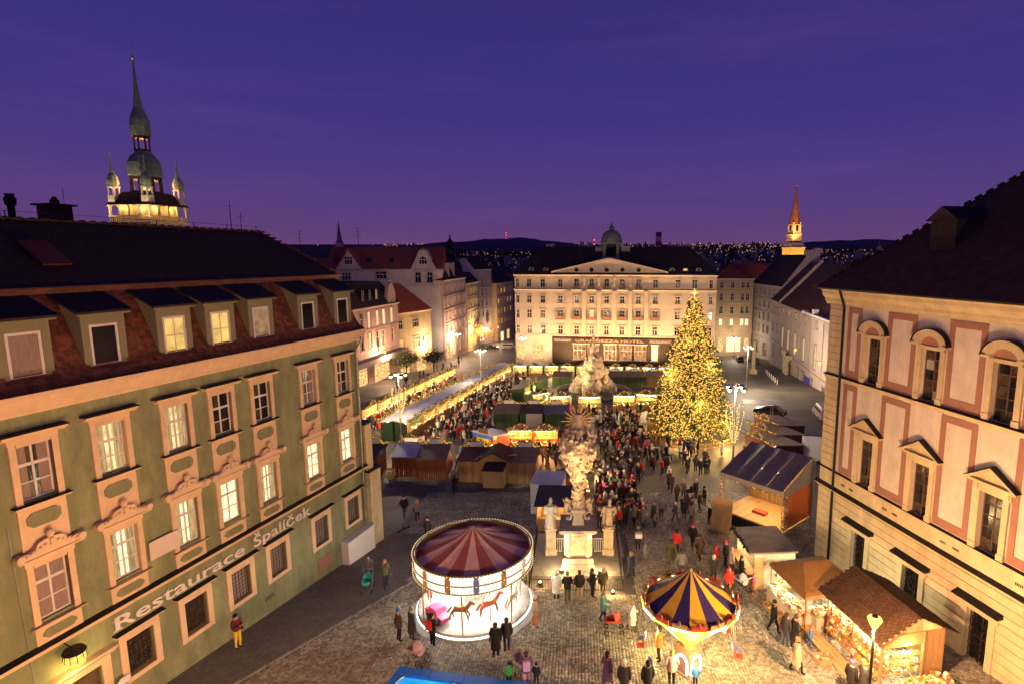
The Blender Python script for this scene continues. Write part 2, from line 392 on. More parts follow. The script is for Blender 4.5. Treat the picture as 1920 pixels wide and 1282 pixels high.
def cornice(b, x0, x1, z, prof, mi=0, y=0):
    """prof: list of (outward, height) from below, closed back to the wall"""
    pts = [(y + .02, z + prof[0][1])] + [(y - o, z + h) for o, h in prof] + [(y + .02, z + prof[-1][1])]
    b.prismx(pts[::-1], x0, x1, mi)
# ================================================================== SETTING
def sheet(name, xs, ys, zf, m):
    b = MB(); nx = len(xs)
    b.v = [(x, y, zf(x, y)) for y in ys for x in xs]
    b.f = [(j * nx + i, j * nx + i + 1, (j + 1) * nx + i + 1, (j + 1) * nx + i) for j in range(len(ys) - 1) for i in range(nx - 1)]
    b.m = [0] * len(b.f); o = b.build(name, m, smooth=True); return tag(o, kind='structure')
gm = bpy.data.materials.new('sett_paving_far'); gm.use_nodes = True; t = gm.node_tree; p = t.nodes['Principled BSDF']; p.inputs['Roughness'].default_value = .65
tc = t.nodes.new('ShaderNodeTexCoord'); vo = t.nodes.new('ShaderNodeTexVoronoi'); vo.inputs['Scale'].default_value = 6.5
n1 = t.nodes.new('ShaderNodeTexNoise'); n1.inputs['Scale'].default_value = .22; n1.inputs['Detail'].default_value = 6
r1 = t.nodes.new('ShaderNodeValToRGB'); r1.color_ramp.elements[0].position = .35; r1.color_ramp.elements[1].position = .7; r1.color_ramp.elements[0].color = (.085, .073, .062, 1); r1.color_ramp.elements[1].color = (.19, .165, .135, 1)
m1 = t.nodes.new('ShaderNodeMixRGB'); m1.blend_type = 'MULTIPLY'; m1.inputs[0].default_value = .55
bp = t.nodes.new('ShaderNodeBump'); bp.inputs['Strength'].default_value = .6; bp.inputs['Distance'].default_value = .03; bp.invert = True
for a, c in ((tc.outputs['Object'], vo.inputs['Vector']), (tc.outputs['Object'], n1.inputs['Vector']), (n1.outputs[0], r1.inputs[0]), (r1.outputs[0], m1.inputs[1]), (vo.outputs['Color'], m1.inputs[2]), (m1.outputs[0], p.inputs['Base Color']), (vo.outputs['Distance'], bp.inputs['Height']), (bp.outputs[0], p.inputs['Normal'])): t.links.new(a, c)
sheet('ground', [-120, -60, -20, 0, 20, 60, 120], [-40, 0, 25, 60, 120, 180, 260], lambda x, y: gz(y), gm)
M['land'] = mat('night_land', (.02, .02, .018), .95, .4, .01)
def far_z(x, y):
    z = np.interp(y, [260, 700, 1500, 3000, 5000, 9000], [-17.7, -18, 2, 52, 125, 190])
    return float(z)
sheet('terrain', list(np.linspace(-7000, 9000, 33)), [260.01, 400, 700, 1100, 1500, 2200, 3000, 4000, 5000, 7000, 9000], far_z, M['land'])
def hill(name, cx, cy, wx, wy, h, base, seed):
    r = random.Random(seed); b = MB(); n = 40
    ph = [r.uniform(0, 6) for _ in range(4)]
    def zf(i, j):
        u = i / n * 2 - 1; v = j / n * 2 - 1; q = max(0, 1 - u * u) ** 1.4 * max(0, 1 - v * v)
        return base + h * q * (1 + .07 * math.sin(u * 9 + ph[0]) + .04 * math.sin(u * 23 + ph[1]) + .02 * math.sin(u * 51 + v * 9 + ph[2]))
    b.v = [(cx + (i / n * 2 - 1) * wx, cy + (j / n * 2 - 1) * wy, zf(i, j)) for j in range(n + 1) for i in range(n + 1)]
    b.f = [(j * (n + 1) + i, j * (n + 1) + i + 1, (j + 1) * (n + 1) + i + 1, (j + 1) * (n + 1) + i) for j in range(n) for i in range(n)]; b.m = [0] * len(b.f)
    tag(b.build(name, M['hillm'], smooth=True), kind='structure')
M['hillm'] = mat('wooded_hill', (.075, .045, .07), .95, .4, .004)
hill('hill', -330, 2600, 620, 500, 62, 36, 1)
hill('hill', 1420, 3000, 520, 500, 56, 50, 2)

# granite setts laid in segmental arcs, near part of the square: real stones
def curb_x(y): return -14.8 + (y - 21.8) * .559
def lay_setts():
    SP = .145; bay = 1.9; Rr = 1.45
    P = []
    for bx in np.arange(-15.2, 20, bay):
        t = np.arange(-bay / 2 + SP / 2, bay / 2, SP)
        for row in np.arange(17.5, 46, SP * .93):
            j = rng.uniform(-.03, .03)
            ang = np.arcsin(t / Rr); x = bx + bay / 2 + t + rng.normal(0, .006, len(t)) + j * .3; y = row + (np.cos(ang) - 1) * Rr * 1.0 + rng.normal(0, .006, len(t))
            P.append(np.stack([x, y, -ang], 1))
    P = np.concatenate(P); x, y = P[:, 0], P[:, 1]
    keep = ((x > curb_x(y) + .25) | ((y > 37.5) & (x > -13))) & (x < 15.2 - (y - 34.1) * .244 + 2.5) & ~((x > -3.3) & (x < 3.0) & (y > 29.2) & (y < 37.2)) & (np.abs(x / np.maximum(y, 1)) < .95)
    P = P[keep]; n = len(P); sx = SP * rng.uniform(.42, .475, n); sy = SP * rng.uniform(.40, .455, n)
    c, s = np.cos(P[:, 2]), np.sin(P[:, 2]); h = .028 + rng.uniform(-.006, .006, n); zb = -.075 * (P[:, 1] - 25)
    tl = rng.normal(0, .03, (n, 2)); V = np.empty((n, 8, 3))
    for k, (a, b_, top) in enumerate([(-1, -1, 0), (1, -1, 0), (1, 1, 0), (-1, 1, 0), (-1, -1, 1), (1, -1, 1), (1, 1, 1), (-1, 1, 1)]):
        q = .86 if top else 1.0; lx = a * sx * q; ly = b_ * sy * q
        V[:, k, 0] = P[:, 0] + lx * c - ly * s; V[:, k, 1] = P[:, 1] + lx * s + ly * c
        V[:, k, 2] = zb - .075 * (lx * s + ly * c) + (h + tl[:, 0] * lx + tl[:, 1] * ly if top else .001)
    fq = np.array([(4, 5, 6, 7), (0, 1, 5, 4), (1, 2, 6, 5), (2, 3, 7, 6), (3, 0, 4, 7)])
    F = (np.arange(n)[:, None, None] * 8 + fq[None]).reshape(-1, 4)
    me = bpy.data.meshes.new('sett_paving'); me.vertices.add(n * 8); me.vertices.foreach_set('co', V.ravel())
    me.loops.add(F.size); me.loops.foreach_set('vertex_index', F.ravel().astype(np.int32)); me.polygons.add(len(F)); me.polygons.foreach_set('loop_start', np.arange(0, F.size, 4, dtype=np.int32))
    me.update(calc_edges=True); me.materials.append(M['sett'])
    tag(put('sett_paving', me), 'small granite setts laid in arcs across the near square', 'paving', kind='stuff')
lay_setts()
def strip(name, pts, z, m, kind='structure'):
    b = MB(); n = len(pts); b.v = [(x, y, gz(y) + z) for x, y in pts]; b.f = [tuple(range(n))]; b.m = [0]; return tag(b.build(name, m), kind=kind)
strip('pavement', [(-22, 10), (curb_x(10), 10), (curb_x(38), 38), (-13.0, 37.6), (-14.5, 36)], .012, M['asphalt'])
b = MB()
for k in range(26):
    y = 13 + k * 1.0; a = math.atan2(1, .559); b.obox((curb_x(y + .5) + .08, y + .5, gz(y + .5) + .02), (1.1, .14, .06), a, rx=0)
tag(b.build('kerb', M['stonegrey']), kind='structure')
b = MB(); b.lathe([(.38, 0), (.38, .035), (.30, .04), (.30, .036), (.0, .036)], 20); o = b.build('manhole_cover', M['steel'], loc=(-9.8, 30.9, gz(30.9) + .01)); tag(o, 'round manhole cover in the paving left of the carousel', 'manhole')

# ================================================================== LEFT GREEN RESTAURANT
LB = empty('restaurant_building', (-16.32, 27.10, 0), R(75.3), 'green restaurant building with peach window surrounds and brown mansard roof', 'building')
WS = [-8.86, -6.38, -3.72, -1.48, .86, 4.15, 7.05]
WSg = [-6.25, -3.75, -1.32, 1.05, 4.35, 7.25]
S0, S1 = -17.0, 8.62
holes = []
extra = [-14.4, -11.7]
for s in WS + extra:
    holes += [(s - .52, s + .52, 10.05, 11.98), (s - .52, s + .52, 5.75, 7.72)]
for s in WSg + [-13.2]: holes.append((s - .55, s + .55, 1.6, 3.2))
holes.append((-9.2, -7.75, .05, 3.0))
b = MB(); wall_holes(b, S1 - S0, -2.2, 13.1, holes, 0, .22, 0, S0)
b.quad((S1, 0, -2.2), (S1, 10, -2.2), (S1, 10, 13.1), (S1, 0, 13.1)); b.quad((S0, 10, -2.2), (S0, 0, -2.2), (S0, 0, 13.1), (S0, 10, 13.1)); b.quad((S1, 10, -2.2), (S0, 10, -2.2), (S0, 10, 13.1), (S1, 10, 13.1))
b.build('wall', M['green'], LB)
b = MB(); cornice(b, S0, S1 + .45, 13.0, [(.06, 0), (.10, .10), (.20, .16), (.22, .30), (.34, .44), (.38, .56), (.44, .60), (.45, .74)]); b.build('cornice', M['peach'], LB)
b = MB(); cornice(b, S0, S1 + .1, 4.60, [(.10, 0), (.14, .10), (.22, .16), (.22, .22)]); b.build('string_course', M['peach'], LB)
b = MB(); cornice(b, S0, S1 + .1, 4.825, [(.26, 0), (.26, .03), (.04, .10)]); b.build('string_course_flashing', M['darkmetal'], LB)
# window surrounds (shared meshes)
def surround2():
    b = MB()
    for s in (-1, 1): b.box(s * .62 - .10, s * .62 + .10, -.07, .01, 9.92, 12.08); b.box(s * .535 - .015, s * .535 + .015, -.05, .10, 9.98, 11.98)
    b.box(-.50, .50, -.07, .01, 11.98, 12.08); b.box(-.74, .74, -.06, .012, 12.08, 12.28)
    cornice(b, -.95, .95, 12.26, [(.10, 0), (.16, .05), (.26, .10), (.28, .17)])
    cornice(b, -.84, .84, 9.86, [(.08, 0), (.20, .05), (.22, .10)])
    b.box(-.72, .72, -.045, .008, 8.30, 9.86)
    return b.mesh('surround', M['peach'])
def surround1():
    b = MB()
    for s in (-1, 1): b.box(s * .62 - .10, s * .62 + .10, -.07, .01, 5.62, 7.83); b.box(s * .535 - .015, s * .535 + .015, -.05, .10, 5.70, 7.72)
    b.box(-.50, .50, -.07, .01, 7.72, 7.83); b.box(-.76, .76, -.085, .012, 7.83, 8.10)
    cornice(b, -.84, .84, 5.56, [(.08, 0), (.20, .05), (.22, .10)]); b.box(-.72, .72, -.045, .008, 4.93, 5.56)
    return b.mesh('surround', M['peach'])
def crest():
    b = MB(); pts = [(-1.0, 8.10), (1.0, 8.10), (1.05, 8.28), (.92, 8.40), (.70, 8.36), (.50, 8.42), (.38, 8.60), (.16, 8.66), (0, 8.66), (-.16, 8.66), (-.38, 8.60), (-.50, 8.42), (-.70, 8.36), (-.92, 8.40), (-1.05, 8.28)]
    b.prism(pts, -.24, -.04); b.box(-1.0, 1.0, -.28, -.03, 8.08, 8.14)
    for s in (-1, 1):
        b.tube((s * .93, -.29, 8.26), (s * .93, -.04, 8.26), .13, .13, 12)
        for k in range(5): b.ball((s * (.2 + .14 * k), -.25, 8.48 - .05 * k), .05, 1)
    b.ball((0, -.22, 8.80), .14, 2, sc=(.85, .9, 1.15)); b.box(-.05, .05, -.3, -.2, 8.4, 8.62)
    return b.mesh('crest', M['peach'])
def panel(w_, h, z, pill=False):
    c = .16 if not pill else .14; b = MB(); a = w_ / 2; q = h / 2
    pts = [(-a + c, -q), (a - c, -q), (a, -q + c * .9), (a, q - c * .9), (a - c, q), (-a + c, q), (-a, q - c * .9), (-a, -q + c * .9)]
    b.prism([(x, z + y) for x, y in pts], -.075, -.03); return b.mesh('apron_panel', M['green'])
def surroundg():
    b = MB()
    for s in (-1, 1): b.box(s * .68 - .13, s * .68 + .13, -.06, .01, 1.40, 3.35)
    b.box(-.55, .55, -.06, .01, 3.2, 3.35); b.box(-.55, .55, -.06, .01, 1.40, 1.6); b.box(-.8, .8, -.05, .012, 3.35, 3.52)
    return b.mesh('surround', M['peach'])
s2, s1, sg, cm, p2, p1 = surround2(), surround1(), surroundg(), crest(), panel(1.02, .52, 9.38), panel(1.06, .34, 5.24, True)
b = MB(); cornice(b, -.95, .95, 3.52, [(.14, 0), (.22, .05), (.22, .12)]); hg = b.mesh('hood', M['peach'])
b = MB(); cornice(b, -1.0, 1.0, 3.64, [(.26, 0), (.26, .02), (.04, .07)]); hgf = b.mesh('hood_flashing', M['darkmetal'])
b = MB(); cornice(b, -1.0, 1.0, 12.435, [(.31, 0), (.31, .02), (.04, .06)]); h2f = b.mesh('hood_flashing', M['darkmetal'])
b = MB(); cornice(b, -.86, .86, 9.965, [(.24, 0), (.24, .015), (.0, .05)]); s2f = b.mesh('sill_flashing', M['darkmetal'])
lit2 = [None, 'lit_a', 'lit_a', None, None, None, None]; lit1 = ['curtain', 'lit_b', 'lit_b', 'lit_b', 'lit_b', 'lit_b', 'lit_b']
for i, s in enumerate(WS + extra):
    k = i % 7
    pm = M[lit2[k]] if lit2[k] else [M['glass2'], M['glass'], M['glass'], M['glass']]
    wn_ = window(LB, s, 10.06, 1.04, 1.92, 2, (.32, .32, .36), .12, pane=pm, split=True)
    window_curtains(wn_, 1.04, 1.92, M['litcur'] if lit2[k] else M['curtain']) if (lit2[k] or i in (0, 5)) else None
    for me in (s2, h2f, s2f, p2): put(me.name.split('.')[0], me, wn_, (0, -.12, -10.06))
    pm = M[lit1[k]]
    wn_ = window(LB, s, 5.76, 1.04, 1.96, 2, (.34, .34, .32), .12, pane=pm, split=True)
    window_curtains(wn_, 1.04, 1.96, M['litcur']) if k in (1, 2, 4) else None
    for me in (s1, cm, p1): put(me.name.split('.')[0], me, wn_, (0, -.12, -5.76))
for i, s in enumerate(WSg + [-13.2]):
    wn_ = window(LB, s, 1.61, 1.10, 1.58, 1, (1,), .14, pane=M['glass2'] if i < 2 else M['curtain'], split=True, fm=M['brownframe'])
    g = MB()
    for q in range(1, 6): g.box(-.55 + 1.1 * q / 6 - .008, -.55 + 1.1 * q / 6 + .008, -.02, -.005, .02, 1.55)
    for q in range(1, 8): g.box(-.53, .53, -.021, -.006, 1.58 * q / 8 - .008, 1.58 * q / 8 + .008)
    g.build('lattice', M['darkmetal'], wn_)
    for me in (sg, hg, hgf): put(me.name.split('.')[0], me, wn_, (0, -.14, -1.61))
# door
d = MB(); d.box(-.70, .70, .12, .18, 0, 2.9); d.box(-.03, .03, .09, .12, 0, 2.9)
for sx in (-.36, .36):
    for z in (.25, 1.3, 2.2): d.box(sx - .24, sx + .24, .09, .12, z, z + .75)
do = d.build('door', M['brownframe'], LB, (-8.47, 0, .08))
d = MB(); d.ball((.08, .06, 1.15), .04); d.build('handle', M['gold'], do)
d = MB()
for s in (-1, 1): d.box(s * .88 - .16, s * .88 + .16, -.08, .01, -.3, 3.15)
d.box(-.72, .72, -.08, .01, 2.92, 3.15); cornice(d, -1.2, 1.2, 3.16, [(.1, 0), (.2, .12), (.3, .2), (.32, .3)])
d.build('door_surround', M['peach'], do, (0, 0, -.08))
# round lantern above the door
d = MB(); d.lathe([(.16, -.30), (.26, -.24), (.32, 0), (.28, .22), (.30, .24)], 14); lan = d.build('wall_lantern', emat('lantern_glow', (1, .55, .10), 2.0, noise=.4, scale=9), None, (0, 0, 0))
lan.location = LB.matrix_basis @ Vector((-8.86, -.55, 4.1)); tag(lan, 'round glowing wall lantern above the restaurant door', 'lantern')
d = MB(); d.lathe([(.34, .22), (.36, .27), (.30, .36), (.0, .37)], 14)
for k in range(10):
    t = 2 * PI * k / 10; d.path([(.17 * math.cos(t), .17 * math.sin(t), -.31), (.33 * math.cos(t), .33 * math.sin(t), 0), (.30 * math.cos(t), .30 * math.sin(t), .23)], .012, 4)
d.tube((0, 0, .35), (-.5, .13, .5), .02); d.build('cage', M['darkmetal'], lan)
point(lan, (.05, 0, -.5), 40, (1, .68, .2), .2)
# lettering, painted raised letters
M['letters'] = mat('white_letters', (.80, .74, .68), .6, .06, 4)
text('lettering', 'Restaurace', M['letters'], LB, (-7.2, -.05, 3.83), .58, 6.2, .03, .012, serif=True)
text('lettering', 'Špalíček', M['letters'], LB, (-.45, -.05, 3.83), .58, 4.0, .03, .012, serif=True)
b = MB(); b.prism([(-5.55, 5.92), (-4.28, 5.92), (-4.28, 6.7), (-5.55, 6.7)], -.14, -.11); bn = b.build('banner', mat('banner_cloth', (.72, .60, .52), .8, .05, 3), None)
bn.matrix_basis = LB.matrix_basis.copy(); tag(bn, 'pale rectangular banner hung between two lit first floor windows', 'banner')
# dormers
DS = [-8.55, -6.0, -3.17, -.9, 1.48, 4.8, 7.75, -11.2, -13.9]; lit_d = ['curtain', None, 'lit_c', 'lit_c', 'lit_d', None, None, None, None]
def dormer_body():
    b = MB(); wall_holes(b, 1.56, 13.86, 16.12, [(-.52, .52, 14.12, 15.72)], .22, .12, 0, -.78)
    for x in (-.78, .78): b.quad((x, .22, 13.86), (x, 1.3, 15.9), (x, 1.6, 16.75), (x, .22, 16.12))
    b.prism([(-.95, 16.05), (.95, 16.05), (.95, 16.12), (-.95, 16.12)], .08, .215); return b.mesh('dormer', M['dormer'])
dm = dormer_body(); b = MB(); b.prismx([(.02, 16.13), (1.75, 16.92), (1.75, 17.0), (.02, 16.21)], -1.0, 1.0); dr = b.mesh('dormer_roof', M['roofdark'])
for i, s in enumerate(DS):
    do = put('dormer', dm, LB, (s, 0, 0)); put('dormer_roof', dr, do)
    pm = M[lit_d[i]] if lit_d[i] else M['glass']
    window(do, 0, 14.13, 1.03, 1.58, 2 if i in (2, 3) else 1, (.5, .5) if i in (2, 3) else (1,), .24, pane=pm, fr=.09, bar=.015)
# mansard tiles: real overlapping shingles
prof = [(-.40, 13.72), (-.05, 13.88), (.22, 14.25), (.48, 14.8), (.75, 15.45), (1.05, 16.15), (1.38, 16.75), (1.62, 17.08)]
pl = [0.0]
for a, c in zip(prof[:-1], prof[1:]): pl.append(pl[-1] + math.dist(a, c))
def pp(t): return (float(np.interp(t, pl, [q[0] for q in prof])), float(np.interp(t, pl, [q[1] for q in prof])))
b = MB(); rows = int(pl[-1] / .19)
for r_ in range(rows):
    t0 = r_ * .19; a = pp(t0); c = pp(min(pl[-1], t0 + .27)); ny, nz_ = -(c[1] - a[1]), (c[0] - a[0]); ln = math.hypot(ny, nz_); ny /= ln; nz_ /= ln
    s = S0 + (.11 if r_ % 2 else 0)
    end = S1 + .42 - .25 * r_ / rows
    while s < end:
        w_ = .205; j = random.uniform(.012, .034)
        x0, x1 = s + .004, min(end, s + w_ - .004)
        if not any(abs((x0 + x1) / 2 - q) < .7 and 14.0 < a[1] < 16.3 for q in DS):
            b.add([(x0, a[0] + ny * j, a[1] + nz_ * j), (x1, a[0] + ny * j, a[1] + nz_ * j), (x1, c[0], c[1]), (x0, c[0], c[1]), (x0, a[0], a[1]), (x1, a[0], a[1])], [(0, 1, 2, 3), (4, 5, 1, 0)])
        s += w_
tag(b.build('roof_tiles', M['tile'], LB), kind='stuff')
b = MB()
for a, c in zip(prof[:-1], prof[1:]): b.quad((S0, a[0] + .03, a[1] - .03), (S1 + .4, a[0] + .03, a[1] - .03), (S1 + .2, c[0] + .03, c[1] - .03), (S0, c[0] + .03, c[1] - .03))
for a, c in zip(prof[:-1], prof[1:]): b.quad((S1 + .4, a[0], a[1]), (S1 + .4, 10 - a[0], a[1]), (S1 + .2, 10 - c[0], c[1]), (S1 + .2, c[0], c[1]))
b.build('mansard', M['tile'], LB)
b = MB(); E = 1.45; ze = 17.08; zr = 19.65; sr = 7.0; eR = 9.2
b.add([(S0, E, ze), (eR, E, ze), (eR, 8.5, ze), (S0, 8.5, ze), (S0, 5, zr), (sr, 5, zr)], [(0, 1, 5, 4), (1, 2, 5), (3, 4, 5, 2), (0, 4, 3)])
b.build('roof', M['roofdark'], LB)
b = MB(); b.tube((S0, E - .02, ze - .02), (eR + .05, E - .02, ze - .02), .07, .07, 8); b.box(S0, eR, E, E + .12, ze - .28, ze - .05); b.build('gutter', M['copper'], LB)
b = MB()
for k in range(52):
    s = S0 + k * .46
    if s < sr: b.obox((s, 5, zr + .05), (.40, .26, .09), 0, rx=0); b.obox((s + .2, 5, zr + .08), (.06, .30, .12))
for k in range(14):
    t = k / 14; b.obox((sr + (eR - sr) * t, 5 - 3.55 * t, zr + (ze - zr) * t + .05), (.3, .24, .1), R(-58))
b.build('ridge_tiles', M['roofbrown'], LB)
b = MB(); b.path([(S0, 5, zr + .34), (sr, 5, zr + .34)], .012, 4)
for k in range(12): b.tube((S0 + 1 + k * 2.05, 5, zr), (S0 + 1 + k * 2.05, 5, zr + .36), .02, .02, 5)
b.build('lightning_conductor', M['darkmetal'], LB)
b = MB(); b.obox((-5.9, 2.9, 18.36), (1.0, 1.5, .1), 0, rx=R(36)); b.build('skylight', mat('skylight_red', (.12, .03, .025), .6, .2, 3), LB)
b = MB(); b.box(-2.45, -1.55, 7.6, 8.5, 17.5, 20.55); b.box(-2.6, -1.4, 7.45, 8.65, 20.55, 20.63); b.lathe([(.18, 0), (.18, .2), (.12, .22), (.08, .34)], 10, (-2.0, 8.0, 20.63)); b.tube((-1.6, 8, 20.6), (-1.6, 8, 21.4), .012, .012, 4); b.build('chimney', M['roofbrown'], LB)
b = MB(); b.lathe([(.13, 18), (.13, 20.4), (.2, 20.5), (.22, 20.75), (.15, 20.85), (.19, 20.95)], 10, (-3.6, 8.2, 0)); b.lathe([(.12, 18), (.12, 20.7)], 8, (-4.15, 8.2, 0)); b.build('chimney', M['roofdark'], LB)
for (a, h) in ((9.6, 1.8), (10.3, 1.1)):
    b = MB(); b.tube((0, 0, 0), (0, 0, h), .025, .015, 5); b.tube((-.25, 0, h * .8), (.25, 0, h * .8), .012, .012, 4); b.build('aerial', M['darkmetal'], LB, (a - 4.5, 5.3, zr))
# downpipe and corner hopper
b = MB(); b.path([(8.45, -.40, 13.3), (8.42, -.42, 13.1), (8.25, -.16, 12.5), (8.25, -.12, -1.2)], .055, 8); b.build('downpipe', M['steel'], LB)
b = MB(); b.path([(-9.9, -.03, 9.4), (-9.75, -.03, -0.5)], .012, 4); b.build('cable', M['steel'], LB)
b = MB(); b.box(3.85, 4.95, -.04, .01, .02, .78); b.box(3.98, 4.82, -.05, -.02, .14, .66); b.build('notice_frame', M['redband'], LB)
b = MB()
for i in range(7):
    for j in range(3): b.box(.0 + i * .09, .05 + i * .09, -.012, .01, .62 + j * .08, .66 + j * .08)
b.build('vent_grille', M['darkmetal'], LB)
b = MB(); b.box(5.9, 8.55, -.55, -.03, -1.25, .82); b.box(5.85, 8.6, -.6, -.02, .82, .9); bo = b.build('white_cabinet', M['white']); bo.matrix_basis = LB.matrix_basis.copy(); tag(bo, 'long white cabinet against the green restaurant wall by its corner', 'cabinet')
# chef board by the door
cb = empty('chef_board', LB.matrix_basis @ Vector((-7.25, -.35, .32)), R(75.3), 'painted chef cut-out board holding a menu beside restaurant door', 'sign')
b = MB(); b.prism([(-.25, .3), (.25, .3), (.28, 1.1), (.15, 1.2), (-.15, 1.2), (-.28, 1.1)], -.02, .02); b.prism([(-.2, 1.47), (.2, 1.47), (.24, 1.62), (.12, 1.72), (-.12, 1.72), (-.24, 1.62)], -.022, .022); b.build('jacket_and_hat', M['white'], cb)
b = MB(); b.prism([(-.12, 1.19), (.12, 1.19), (.16, 1.33), (.12, 1.47), (-.12, 1.47), (-.16, 1.33)], -.021, .021); b.build('face', M['skin'], cb)
b = MB(); b.box(-.3, .3, -.08, -.05, .1, .85); b.box(-.25, .25, -.03, .03, 0, .3); b.build('menu_board', M['darkmetal'], cb)
# pier at the far corner
pr = empty('corner_pier', LB.matrix_basis @ Vector((9.25, 0, 0)), R(75.3), 'cream stone corner pier at the end of the green building', 'pier')
b = MB(); b.box(-.52, .62, -.30, .9, -2.4, 4.3); b.build('lower_shaft', M['cream'], pr)
b = MB(); cornice(b, -.62, .75, 4.3, [(.34, 0), (.42, .08), (.44, .14)]); b.box(-.62, .75, 0, 1.0, 4.3, 4.44); b.build('coping', M['darkmetal'], pr)
b = MB(); b.box(-.52, .15, -.12, .8, 4.44, 7.5); b.build('upper_shaft', M['cream'], pr)
b = MB(); b.box(-.6, .22, -.2, .88, 7.5, 7.62); b.build('upper_coping', M['darkmetal'], pr)

# ================================================================== RIGHT PALACE
RB = empty('palace_building', (15.05, 34.09, 0), R(-76.3), 'cream and pink palace with red-brown bands and rusticated ground floor', 'building')
PW = [3.65, 7.42, 11.18, 14.95, 18.7]; SE = 21.0
holes = []
for s in PW: holes += [(s - .54, s + .54, 11.28, 13.82), (s - .54, s + .54, 5.42, 8.12), (s - .54, s + .54, -.1, 2.60)]
b = MB(); wall_holes(b, SE, -2, 15.6, holes, 0, .28)
b.quad((0, 14, -2), (0, 0, -2), (0, 0, 15.6), (0, 14, 15.6)); b.quad((SE, 0, -2), (SE, 14, -2), (SE, 14, 15.6), (SE, 0, 15.6)); b.quad((SE, 14, -2), (0, 14, -2), (0, 14, 15.6), (SE, 14, 15.6)); b.build('wall', M['pinkwall'], RB)
b = MB(); cornice(b, -.45, SE, 15.42, [(.05, 0), (.08, .12), (.16, .18), (.18, .34), (.30, .46), (.40, .60), (.42, .78), (.5, .86), (.5, .94)]); b.build('cornice', M['cream'], RB)
b = MB(); b.tube((-.55, -.62, 16.40), (SE, -.62, 16.40), .10, .10, 8); b.box(-.5, SE, -.6, 0, 16.37, 16.43); b.build('gutter', M['darkmetal'], RB)
b = MB(); cornice(b, -.12, SE, 10.98, [(.06, 0), (.14, .10), (.18, .22)]); b.build('belt_course', M['cream'], RB)
b = MB(); cornice(b, -.14, SE, 11.21, [(.24, 0), (.24, .02), (.02, .08)]); b.build('belt_flashing', M['darkmetal'], RB)
b = MB(); b.box(-.06, SE, -.06, -.005, 4.42, 5.34); cornice(b, -.1, SE, 5.34, [(.08, 0), (.14, .05)]); b.build('band', M['cream'], RB)
b = MB(); cornice(b, -.1, SE, 5.40, [(.18, 0), (.18, .02), (.02, .06)]); b.build('band_flashing', M['darkmetal'], RB)
b = MB(); cornice(b, -.2, SE, 4.10, [(.10, 0), (.14, .10), (.28, .18), (.30, .26)]); b.build('ledge', M['cream'], RB)
b = MB(); cornice(b, -.22, SE, 4.37, [(.35, 0), (.35, .03), (.06, .12)]); b.build('ledge_flashing', M['darkmetal'], RB)
b = MB(); b.box(-.05, SE, -.035, -.006, -1.3, 4.09); hb_ = [(s - .545, s + .545, -.6, 2.61) for s in PW]
b = MB(); wall_holes(b, SE + .05, -1.3, 4.09, [(q[0] - .3, q[1] + .3, -.65, 3.0) for q in hb_], -.035, .03, 0, -.05); b.build('joint_backing', mat('shaded_joints', (.20, .12, .055), .9, .2, 3), RB)  # shade in the open joints is painted as a dark brown backing
b = MB(); b.box(-.03, 1.18, -.035, -.006, 5.45, 10.96); b.box(-.03, 1.18, -.035, -.006, 11.3, 15.4); b.build('quoin_joints', bpy.data.materials['shaded_joints'], RB)  # same painted joint shade behind the quoins
# rusticated courses, each stone course segment its own piece
cz = [-1.2 + .44 * k for k in range(13)]
for z in cz:
    z1 = min(4.09, z + .44 - .03)
    if z1 - z < .1: continue
    cuts = [-.08, 1.22, 1.5] + [v for s in PW for v in (s - .88, s + .88)] + [SE]
    segs = [(-.08, 1.22), (1.24, PW[0] - .80)] + [(PW[i] + .80, PW[i + 1] - .80) for i in range(4)] + [(PW[4] + .80, SE)]
    if z > 3.1: segs = [(-.08, 1.22), (1.24, PW[0] + 1.9)] + [(PW[i] + 1.92, PW[i + 1] + 1.9) for i in range(4)]
    for a, c in segs:
        q = MB(); q.box(a, c, -.075, -.004, z, z1); q.build('stone_course', M['cream'], RB)
z = 4.5
k = 0
for z in [5.5 + .43 * k for k in range(13)] + [11.3 + .43 * k for k in range(10)]:
    if 10.7 < z < 11.2: continue
    q = MB(); q.box(-.05, 1.20, -.07, -.004, z, min(z + .40, 15.4 if z > 11 else 10.97)); q.build('quoin', M['cream'], RB)
b = MB(); b.path([(1.36, -.60, 16.3), (1.36, -.22, 15.3), (1.36, -.18, -.6)], .075, 8); b.build('downpipe', M['darkmetal'], RB)
def ring(a, c, z0, z1, t=.29):
    q = MB(); q.box(a, a + t, -.03, -.003, z0, z1); q.box(c - t, c, -.03, -.003, z0, z1); q.box(a + t, c - t, -.03, -.003, z0, z0 + .42); q.box(a + t, c - t, -.03, -.003, z1 - .33, z1); q.build('band_frame', M['redband'], RB)
for a, c in [(1.52, 2.62)] + [(PW[i] + .88, PW[i + 1] - .98) for i in range(4)]:
    ring(a, c, 11.32, 15.36); ring(a, c, 5.50, 10.92)
def p_hood_arch():
    b = MB(); n = 14
    outer = [(1.02 * math.cos(t), 14.05 + .75 * math.sin(t)) for t in [PI * i / n for i in range(n + 1)]]; inner = [(.62 * math.cos(t), 14.0 + .46 * math.sin(t)) for t in [PI * i / n for i in range(n + 1)]]
    for i in range(n): b.prism([outer[i], outer[i + 1], inner[i + 1], inner[i]], -.26, .0)
    for s in (-1, 1): b.box(s * .82 - .24, s * .82 + .24, -.28, .0, 13.98, 14.10)
    b.box(-.72, .72, -.12, .0, 13.82, 13.99)
    for s in (-1, 1): b.box(s * .67 - .13, s * .67 + .13, -.10, .0, 11.28, 13.82); b.box(s * .67 - .16, s * .67 + .16, -.14, .0, 11.28, 11.55)
    return b.mesh('surround', M['cream'])
